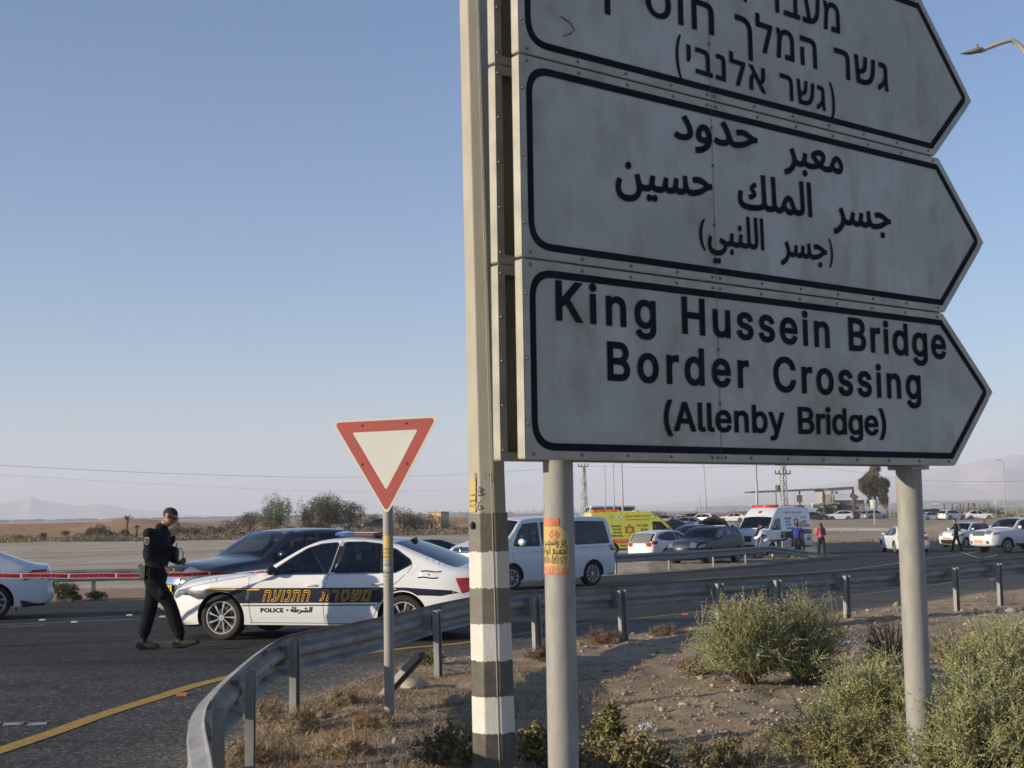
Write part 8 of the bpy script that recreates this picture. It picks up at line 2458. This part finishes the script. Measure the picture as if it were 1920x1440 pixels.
def wr(x, y):
    c = fbm(x * 1.6 + 40, y * 1.6, 4)
    return np.clip((c - .05) * 2.2, 0, 1) * .8
def wedge(x, y):
    d = seg_dist(np.column_stack((x, y)), NEARC, False); return np.exp(-((d - .38) / .22) ** 2) * np.clip(.55 + 1.6 * fbm(x * 1.7, y * 1.7, 3), 0, 1)
blades('dry_grass', 'rust and straw coloured dry grass on the dirt inside the bent guardrail', 120000, 1, wl, .042, .0045, (.05, 1.3), [st1, st2, st2, st3, tw2], 'dry grass', hz=.02)
blades('dry_grass', 'longer dry stems standing out of the rusty grass inside the rail bend', 5000, 2, wl, .13, .0035, (.4, 1.4), [st1, st3, tw2], 'dry grass')
blades('ground_litter', 'short dry twigs and stems strewn over the open dirt', 90000, 3, wr, .040, .0035, (-.1, .5), [st1, tw2, tw1, st3, st2], hz=.01)
blades('twig_debris', 'dark tangled twig debris washed along the asphalt edge', 60000, 4, wedge, .07, .0065, (-.1, .9), [tw1, tw1, tw2, st2], hz=.05)
blades('ground_litter', 'sparse straw fibres lying all over the verge', 40000, 5, lambda x, y: .5 + 0 * x, .03, .003, (-.1, .3), [st3, tw2, st1], hz=.004)
def stones(name, label, n, seed, r0, r1, w, mats, cat='stones'):
    x, y, rs = scatter(n, seed, w=w); m = len(x); r = r0 * (r1 / r0) ** (rs.uniform(0, 1, m) ** 2.2)
    z = gh(x, y) + r * .25
    base = np.array([(1, 0, 0), (-1, 0, 0), (0, 1, 0), (0, -1, 0), (0, 0, 1), (0, 0, -1), (.65, .65, .45), (-.65, .6, .5), (-.6, -.65, .45), (.6, -.65, .5)], float)
    tri = np.array([(4, 6, 7), (4, 7, 8), (4, 8, 9), (4, 9, 6), (6, 0, 2), (6, 2, 7), (7, 2, 1), (7, 1, 8), (8, 1, 3), (8, 3, 9), (9, 3, 0), (9, 0, 6), (5, 2, 0), (5, 1, 2), (5, 3, 1), (5, 0, 3)])
    a = rs.uniform(0, 6.28, m); ca, sa = np.cos(a), np.sin(a)
    B = base[None] * (1 + rs.uniform(-.25, .25, (m, 10, 1))) * np.stack([rs.uniform(.8, 1.5, m), rs.uniform(.7, 1.1, m), rs.uniform(.4, .75, m)], -1)[:, None, :]
    V = np.empty_like(B); V[..., 0] = B[..., 0] * ca[:, None] - B[..., 1] * sa[:, None]; V[..., 1] = B[..., 0] * sa[:, None] + B[..., 1] * ca[:, None]; V[..., 2] = B[..., 2]
    V = V * r[:, None, None] + np.stack([x, y, z], -1)[:, None, :]
    F = (tri[None] + (np.arange(m) * 10)[:, None, None]).reshape(-1, 3); mi = np.repeat(rs.randint(0, len(mats), m), 16)
    o = fast_mesh(name, V.reshape(-1, 3), F, mats, mi=mi, smooth=True); tag(o, label, cat, kind='stuff'); return o
sm = [mat('pale_stone', (.40, .33, .26), rough=.9, var=.12, scale=30), mat('tan_stone', (.30, .22, .155), rough=.9, var=.12, scale=30), mat('grey_stone', (.24, .21, .18), rough=.9, var=.12, scale=30)]
stones('gravel', 'small pale and tan gravel scattered over the verge', 9000, 11, .005, .022, lambda x, y: np.clip(.45 + fbm(x * 1.1, y * 1.1, 3) * 1.4, .05, 1), sm)
stones('gravel', 'larger loose stones among the verge gravel', 700, 12, .018, .05, lambda x, y: np.clip(.4 + fbm(x * .8 + 9, y * .8, 3) * 1.6, .02, 1) * (x > .3), sm)
# named rocks
def rock_at(label, px, py, w, h, seed, m=0):
    q = gp(px, py, .04); rs = np.random.RandomState(seed); W = w / 2500 * q[1] / 2; Hh = h / 2500 * q[1]
    mb = MB(); mb.sphere((0, 0, 0), 1, 14, 9)
    V = np.array(mb.v); nrm = V.copy(); k = 1 + .28 * fbm(V[:, 0] * 1.6 + seed * 3, V[:, 1] * 1.6 + V[:, 2] * 2.1, 3); V = V * k[:, None]; V = V * np.array([W, W * .8, Hh * .6])
    mb.v = [tuple(v) for v in V]; o = mb.build('rock', sm[m], None, smooth=True, angle=45); o.location = (q[0], q[1], float(gh([q[0]], [q[1]])[0]) + Hh * .22); o.rotation_euler = (0, 0, rs.uniform(0, 1)); tag(o, label, 'rock', 'rocks lying on the verge')
for i, (px, py, w, h, m, lab) in enumerate([(776, 1290, 58, 20, 0, 'long flat rock right of the give way post foot'), (852, 1336, 36, 20, 1, 'knobbly tan rock beside the striped pole foot'), (742, 1404, 16, 14, 0, 'small pale rock just below the give way post foot'), (604, 1350, 24, 12, 1, 'tan stone in the dry grass right of the third rail post'), (1218, 1226, 12, 8, 0, 'pale pebble lit on the open dirt, above the shaded patch'), (1228, 1282, 13, 7, 2, 'grey stone at the right rim of the shaded patch'), (1172, 1313, 12, 7, 2, 'grey stone in the middle of the shaded patch'), (1450, 1361, 14, 9, 0, 'pale round stone on the open dirt below the large shrub'), (1408, 1390, 13, 9, 2, 'grey round stone at the bottom of the open dirt'), (1682, 1138, 15, 14, 1, 'tan stone standing at the asphalt edge left of the right sign post'), (1896, 1160, 26, 10, 0, 'smooth pale rock on the dirt at the right edge'), (1502, 1336, 11, 7, 0, 'pale stone beside the foot of the large shrub'), (1316, 1296, 16, 9, 0, 'pale flat stone left of the large shrub foot')]):
    rock_at(lab, px, py, w, h, 30 + i, m)
# litter
def scrap(label, px, py, w, m, seed, name='litter', cat='litter', dz=0.0):
    q = gp(px, py, .02); rs = np.random.RandomState(seed); r = w / 2500 * q[1] / 2; z = float(gh([q[0]], [q[1]])[0]) if verge_mask(np.array([q[0]]), np.array([q[1]]))[0] else float(gz(q[1])) + .006
    V = []; F = []; n = 7
    for i in range(n):
        for j in range(n):
            u, v = i / (n - 1) - .5, j / (n - 1) - .5; V.append((u * 2 * r * (1 + .3 * math.sin(v * 7)), v * 1.5 * r * (1 + .3 * math.cos(u * 6)), .35 * r * (1 + math.sin(i * 2.1 + seed) * math.cos(j * 1.7 + seed))))
    for i in range(n - 1):
        for j in range(n - 1): F.append((i * n + j, i * n + n + j, i * n + n + j + 1, i * n + j + 1))
    o = fast_mesh(name, V, F, m, smooth=True); o.location = (q[0], q[1], z + .004 + dz); o.rotation_euler = (0, 0, rs.uniform(0, 3)); tag(o, label, cat)
pw_ = mat('crumpled_white_paper', (.62, .62, .60), rough=.8)
scrap('crumpled white paper among the green weeds right of the left sign post', 1212, 1394, 34, pw_, 1); scrap('small scrap of white paper in the dry grass below the rail', 676, 1345, 11, pw_, 2); scrap('tan carton scrap lying in the dry grass right of the third post', 606, 1350, 20, mat('tan_card', (.45, .33, .2), rough=.9), 3); scrap('dull white bag half hidden between the shrubs', 1588, 1255, 34, mat('grey_white_bag', (.36, .38, .42), rough=.7), 4, dz=.10); scrap('white scrap near the rusty grass right edge', 1482, 1388, 18, pw_, 5)
orf = mat('orange_reflector', (.60, .16, .05), rough=.4)
def reflector(label, px, py):
    q = gp(px, py); o = MB().box((0, 0, .012), (.10, .09, .022)).build('road_stud', orf); o.location = q; tag(o, label, 'road stud', 'orange road studs along the yellow line')
for (px, py, lab) in ((342, 1304, 'orange road stud beside the yellow line, left of the bent rail'), (1284, 1153, 'orange road stud on the asphalt right of the left sign post'), (1582, 1121, 'orange road stud seen under the rail behind the large shrub'), (1861, 1087, 'orange road stud near the right end of the yellow line')): reflector(lab, px, py)
studm = mat('white_stud', (.6, .6, .58), rough=.5)
for (px, py, lab) in ((80, 1163, 'white road stud nearest the left edge'), (140, 1167, 'white road stud on the lane line, second from the left'), (243, 1154, 'white road stud just left of the officer'), (305, 1157, 'white road stud behind the officer\'s leg')):
    q = gp(px, py); o = MB().box((0, 0, .012), (.11, .09, .022)).build('road_stud', studm); o.location = q; tag(o, lab, 'road stud', 'white road studs on the lane line')
# ---- shrubs
def shrub(label, px, py, w, h, seed, mats, n_st=60, tw=12, lv=13, leaf=.0105, lw=.0036, group=None, up=.3, stalks=0, name='shrub', cat='shrub', dead=0.0, dD=0, shape=.75, stemm=None):
    q = gp(px, py, .05); D = q[1] + dD; x0 = (px - 960) / 2500 * D; rs = np.random.RandomState(seed); W = w / 2500 * D / 2; Hh = h / 2500 * D
    z0 = float(gh([x0], [D])[0]); rt = empty(name, (x0, D, z0), 0, label, cat, group)
    a = rs.uniform(0, 2 * math.pi, n_st); e = np.arcsin(np.clip(rs.uniform(.02, 1, n_st) ** shape, 0, 1)); R = rs.uniform(.72, 1.08, n_st)
    tip = np.column_stack((np.cos(a) * np.cos(e) * W, np.sin(a) * np.cos(e) * W * .85, np.sin(e) * Hh)) * R[:, None]
    bs = np.column_stack((np.cos(a), np.sin(a), 0 * a)) * W * .12 * rs.uniform(0, 1, n_st)[:, None]
    ctl = bs * .4 + tip * .45 + np.array([0, 0, 1]) * Hh * .12 - np.column_stack((tip[:, 0], tip[:, 1], 0 * a)) * .05
    def bez(t, i): t = t[:, None]; return (1 - t) ** 2 * bs[i] + 2 * t * (1 - t) * ctl[i] + t * t * tip[i]
    # stems as thin ribbons
    V = []; F = []; c = 0
    for i in range(n_st):
        ts = np.linspace(0, 1, 7); P = bez(ts, np.full(7, i)); ww = np.linspace(.008, .0028, 7)
        for s_ in (np.array([1, 0, 0]), np.array([0, 1, 0])):
            V.append(np.vstack([P - s_ * ww[:, None], P + s_ * ww[:, None]])); F += [(c + k, c + k + 1, c + 7 + k + 1, c + 7 + k) for k in range(6)]; c += 14
    fast_mesh('stem', np.vstack(V), F, stemm or tw2, rt)
    m = n_st * tw; i = np.repeat(np.arange(n_st), tw); t = rs.uniform(.28, 1, m) ** .8
    P = bez(t, i); rad = P / (np.linalg.norm(P, axis=1)[:, None] + 1e-6); d = rad * .8 + rs.normal(size=(m, 3)) * .8 + np.array([0, 0, up]); d /= np.linalg.norm(d, axis=1)[:, None]
    L = rs.uniform(.06, .17, m) * min(1, Hh / .8 + .25)
    # leaves
    k = m * lv; j = np.repeat(np.arange(m), lv); s_ = rs.uniform(0, 1, k)
    Q = P[j] + d[j] * (s_ * L[j])[:, None]; Q[:, 2] = np.maximum(Q[:, 2], .005)
    ld = d[j] * .7 + rs.normal(size=(k, 3)) * .75; ld /= np.linalg.norm(ld, axis=1)[:, None]; b = np.cross(ld, rs.normal(size=(k, 3))); b /= np.linalg.norm(b, axis=1)[:, None] + 1e-9
    l = (leaf * rs.uniform(.5, 1.5, k))[:, None]; wv = (lw * rs.uniform(.6, 1.4, k))[:, None]
    VV = np.empty((k, 3, 3)); VV[:, 0] = Q - b * wv; VV[:, 1] = Q + b * wv; VV[:, 2] = Q + ld * l
    tone = vn(Q[:, 0] / .13 + seed, Q[:, 1] / .13 + Q[:, 2] / .10) * .75 + rs.uniform(.03, .42, k) - dead
    mi = np.clip((tone * len(mats)).astype(int), 0, len(mats) - 1)
    fast_mesh('foliage', VV.reshape(-1, 3), np.arange(k * 3).reshape(k, 3), mats, rt, mi=mi)
    # twigs
    TV = np.empty((m, 3, 3)); sd = np.cross(d, rs.normal(size=(m, 3))); sd /= np.linalg.norm(sd, axis=1)[:, None]; TV[:, 0] = P - sd * .0016; TV[:, 1] = P + sd * .0016; TV[:, 2] = P + d * L[:, None]
    fast_mesh('twigs', TV.reshape(-1, 3), np.arange(m * 3).reshape(m, 3), mats[-1] if len(mats) > 2 else tw2, rt)
    if stalks:
        mb = MB()
        for s in range(stalks):
            u = rs.uniform(-.8, .8); p = np.array([u * W, rs.uniform(-.3, .3) * W, Hh * (1 - .35 * u * u) * .85]); t2 = p + np.array([rs.normal() * .04, rs.normal() * .04, rs.uniform(.10, .24)])
            mb.tube([p, (p + t2) / 2 + np.array([.008, 0, 0]), t2], [.0022, .0018, .001], 3)
            for z in range(5): r = p + (t2 - p) * (.4 + z * .14); mb.tube([r, r + np.array([rs.normal() * .014, rs.normal() * .014, .012])], [.002, .0008], 3)
        mb.build('seed_stalks', st3, rt)
    for c_ in rt.children: c_['kind'] = 'stuff'
    return rt
salt = [gs('dead_brown_leaf', (.34, .23, .12)), gs('olive_saltbush', (.34, .31, .13)), gs('saltbush_green', (.30, .32, .14)), gs('pale_saltbush', (.48, .47, .26))]
saltg = [gs('dry_twig_leaf', (.22, .15, .085)), salt[1], salt[2], salt[3]]
shrub('large grey-green saltbush in front of the guardrail, left of the right sign post', 1385, 1306, 250, 150, 1, salt, 210, 26, 18, stalks=20, shape=.5)
shrub('right lobe of grey-green saltbush close behind the largest one', 1495, 1300, 210, 158, 2, salt, 150, 24, 16, shape=.55, stalks=14)
shrub('rusty low dry bush at the left foot of the largest saltbush', 1300, 1282, 110, 50, 3, [st2, st2, gs('salmon_dry', (.42, .24, .14)), tw2], 40, 12, 12)
shrub('dark grey twiggy bush between the saltbush and the right sign post', 1655, 1290, 150, 108, 4, [tw1, tw2, gs('grey_olive_leaf', (.10, .10, .06)), tw2], 70, 14, 9, up=.3)
shrub('low spiky green bush in front of the gap between the large shrubs', 1625, 1425, 270, 165, 5, saltg, 130, 24, 16, dead=.08, shape=.6)
shrub('brownish low bush at the bottom, just left of the right sign post foot', 1560, 1475, 380, 120, 6, [salt[0], dry1, salt[1], salt[2]], 110, 20, 15, dead=.08, shape=.6)
shrub('big green saltbush right of the right sign post, reaching the picture edge', 1855, 1395, 340, 205, 7, saltg, 200, 24, 16, shape=.6)
shrub('nearest saltbush at the lower right corner, behind the sign post', 1830, 1500, 380, 190, 8, saltg, 160, 24, 16, shape=.6, dead=.08)
shrub('saltbush farther back at the right edge, below the pale rock', 1900, 1300, 200, 125, 9, salt, 110, 22, 15)
shrub('sparse grey bush behind the right-hand saltbush', 1760, 1262, 150, 75, 10, [tw2, dry1, salt[2], tw2], 50, 14, 8, up=.4)
wd_ = [gs('weed_dark', (.12, .13, .04)), gs('weed_green', (.22, .20, .07)), gs('weed_yellow', (.33, .28, .11))]
shrub('leafy yellow-green weed mat at the bottom, right of the left sign post', 1150, 1456, 240, 66, 11, [tw2, wd_[0], st1, wd_[2]], 50, 11, 9, leaf=.020, lw=.010, up=.1)
shrub('taller yellow-green weed sprig rising from the weed mat', 1126, 1420, 60, 78, 12, wd_, 30, 14, 12, leaf=.018, lw=.009, up=.3)
shrub('yellow-green weeds between the striped pole and the left sign post', 1000, 1448, 120, 72, 13, [tw2, wd_[0], wd_[1], wd_[2]], 36, 12, 10, leaf=.020, lw=.010, up=.1)
shrub('dark green weeds at the bottom left of the striped pole', 840, 1452, 170, 76, 14, [tw1, wd_[0], tw2, wd_[1]], 50, 12, 9, leaf=.018, lw=.009, up=.1)
shrub('small green weed at the foot of the fourth rail post', 800, 1252, 70, 26, 15, [tw2] + wd_[:2] + [wd_[0]], 30, 10, 9, leaf=.018, lw=.008)
shrub('dry green weed mat at the bottom, left of the brownish bush', 1330, 1462, 230, 60, 16, [salt[0], dry2, wd_[1], tw2], 50, 12, 10, leaf=.016, lw=.006)
for (px, py, w, h, s_, lab) in ((500, 1345, 80, 36, 21, 'dry straw tussock between the second and third rail posts'), (560, 1368, 90, 40, 22, 'dry rusty tussock at the foot of the third rail post'), (640, 1330, 80, 26, 23, 'flattened straw tussock right of the third rail post'), (470, 1425, 90, 40, 24, 'dry straw tussock at the very bottom by the second rail post'), (700, 1372, 90, 26, 25, 'flattened rusty tussock left of the give way post foot'), (640, 1420, 130, 26, 26, 'flattened straw tussock at the bottom between the posts'), (905, 1262, 70, 26, 27, 'dark dry clump behind the striped pole, at the asphalt edge'), (1010, 1243, 80, 28, 28, 'dark dry clump at the foot of the fifth rail post'), (1120, 1214, 100, 24, 29, 'dark dry clump at the foot of the sixth rail post'), (1240, 1196, 90, 20, 30, 'dark dry clump along the asphalt edge before the seventh rail post')):
    dk_ = s_ >= 27
    shrub(lab, px, py, w, h, s_, [tw1, tw2, st2] if dk_ else [st1, st2, st3], 60, 10, 6, leaf=.05, lw=.0018, name='dry_tussock', cat='dry grass clump', group='dry tussocks on the verge', up=.5)
# green weeds by the far guardrail at left
scrub('grey-green bush at the foot of the far guardrail post, behind the white sedan tail', 112, 33.2, 1.0, .42, 81, [g2, g3, g3], 5000, .05)
scrub('low dark weed right of the bush at the far guardrail', 136, 33.0, .55, .26, 82, [g1, g2], 2500, .04)
scrub('yellowish weed by the far guardrail, left of the officer', 182, 33.4, .8, .22, 83, [g3, dry1], 2000, .04)
# concrete chunk and rubble at the end of the far guardrail
q = gp(1458, 1048); o = MB().box((0, 0, .20), (.62, .42, .40), rot=Matrix.Rotation(.45, 3, 'Y') @ Matrix.Rotation(.4, 3, 'Z')).build('concrete_block', conc_m); o.location = q; tag(o, 'tilted broken concrete block behind the end of the far guardrail', 'concrete block')
q = gp(1500, 1040); o = MB().box((0, 0, .55), (.16, .16, 1.1)).build('marker_post', mat('cream_post', (.5, .47, .36), rough=.8)); o.location = q; tag(o, 'short cream marker post beside the man in the blue shirt', 'post')
x_, y_ = [], []
rs = np.random.RandomState(9); mb = MB()
for i in range(40):
    q = gp(rs.uniform(1470, 1520), rs.uniform(1040, 1048)); mb.sphere((q[0], q[1], q[2] + .03), rs.uniform(.03, .10), 6, 4, sc=(1, 1, .7))
o = mb.build('rubble', sm[0]); tag(o, 'small pale rubble heaped at the end of the far guardrail', 'rubble', kind='stuff')
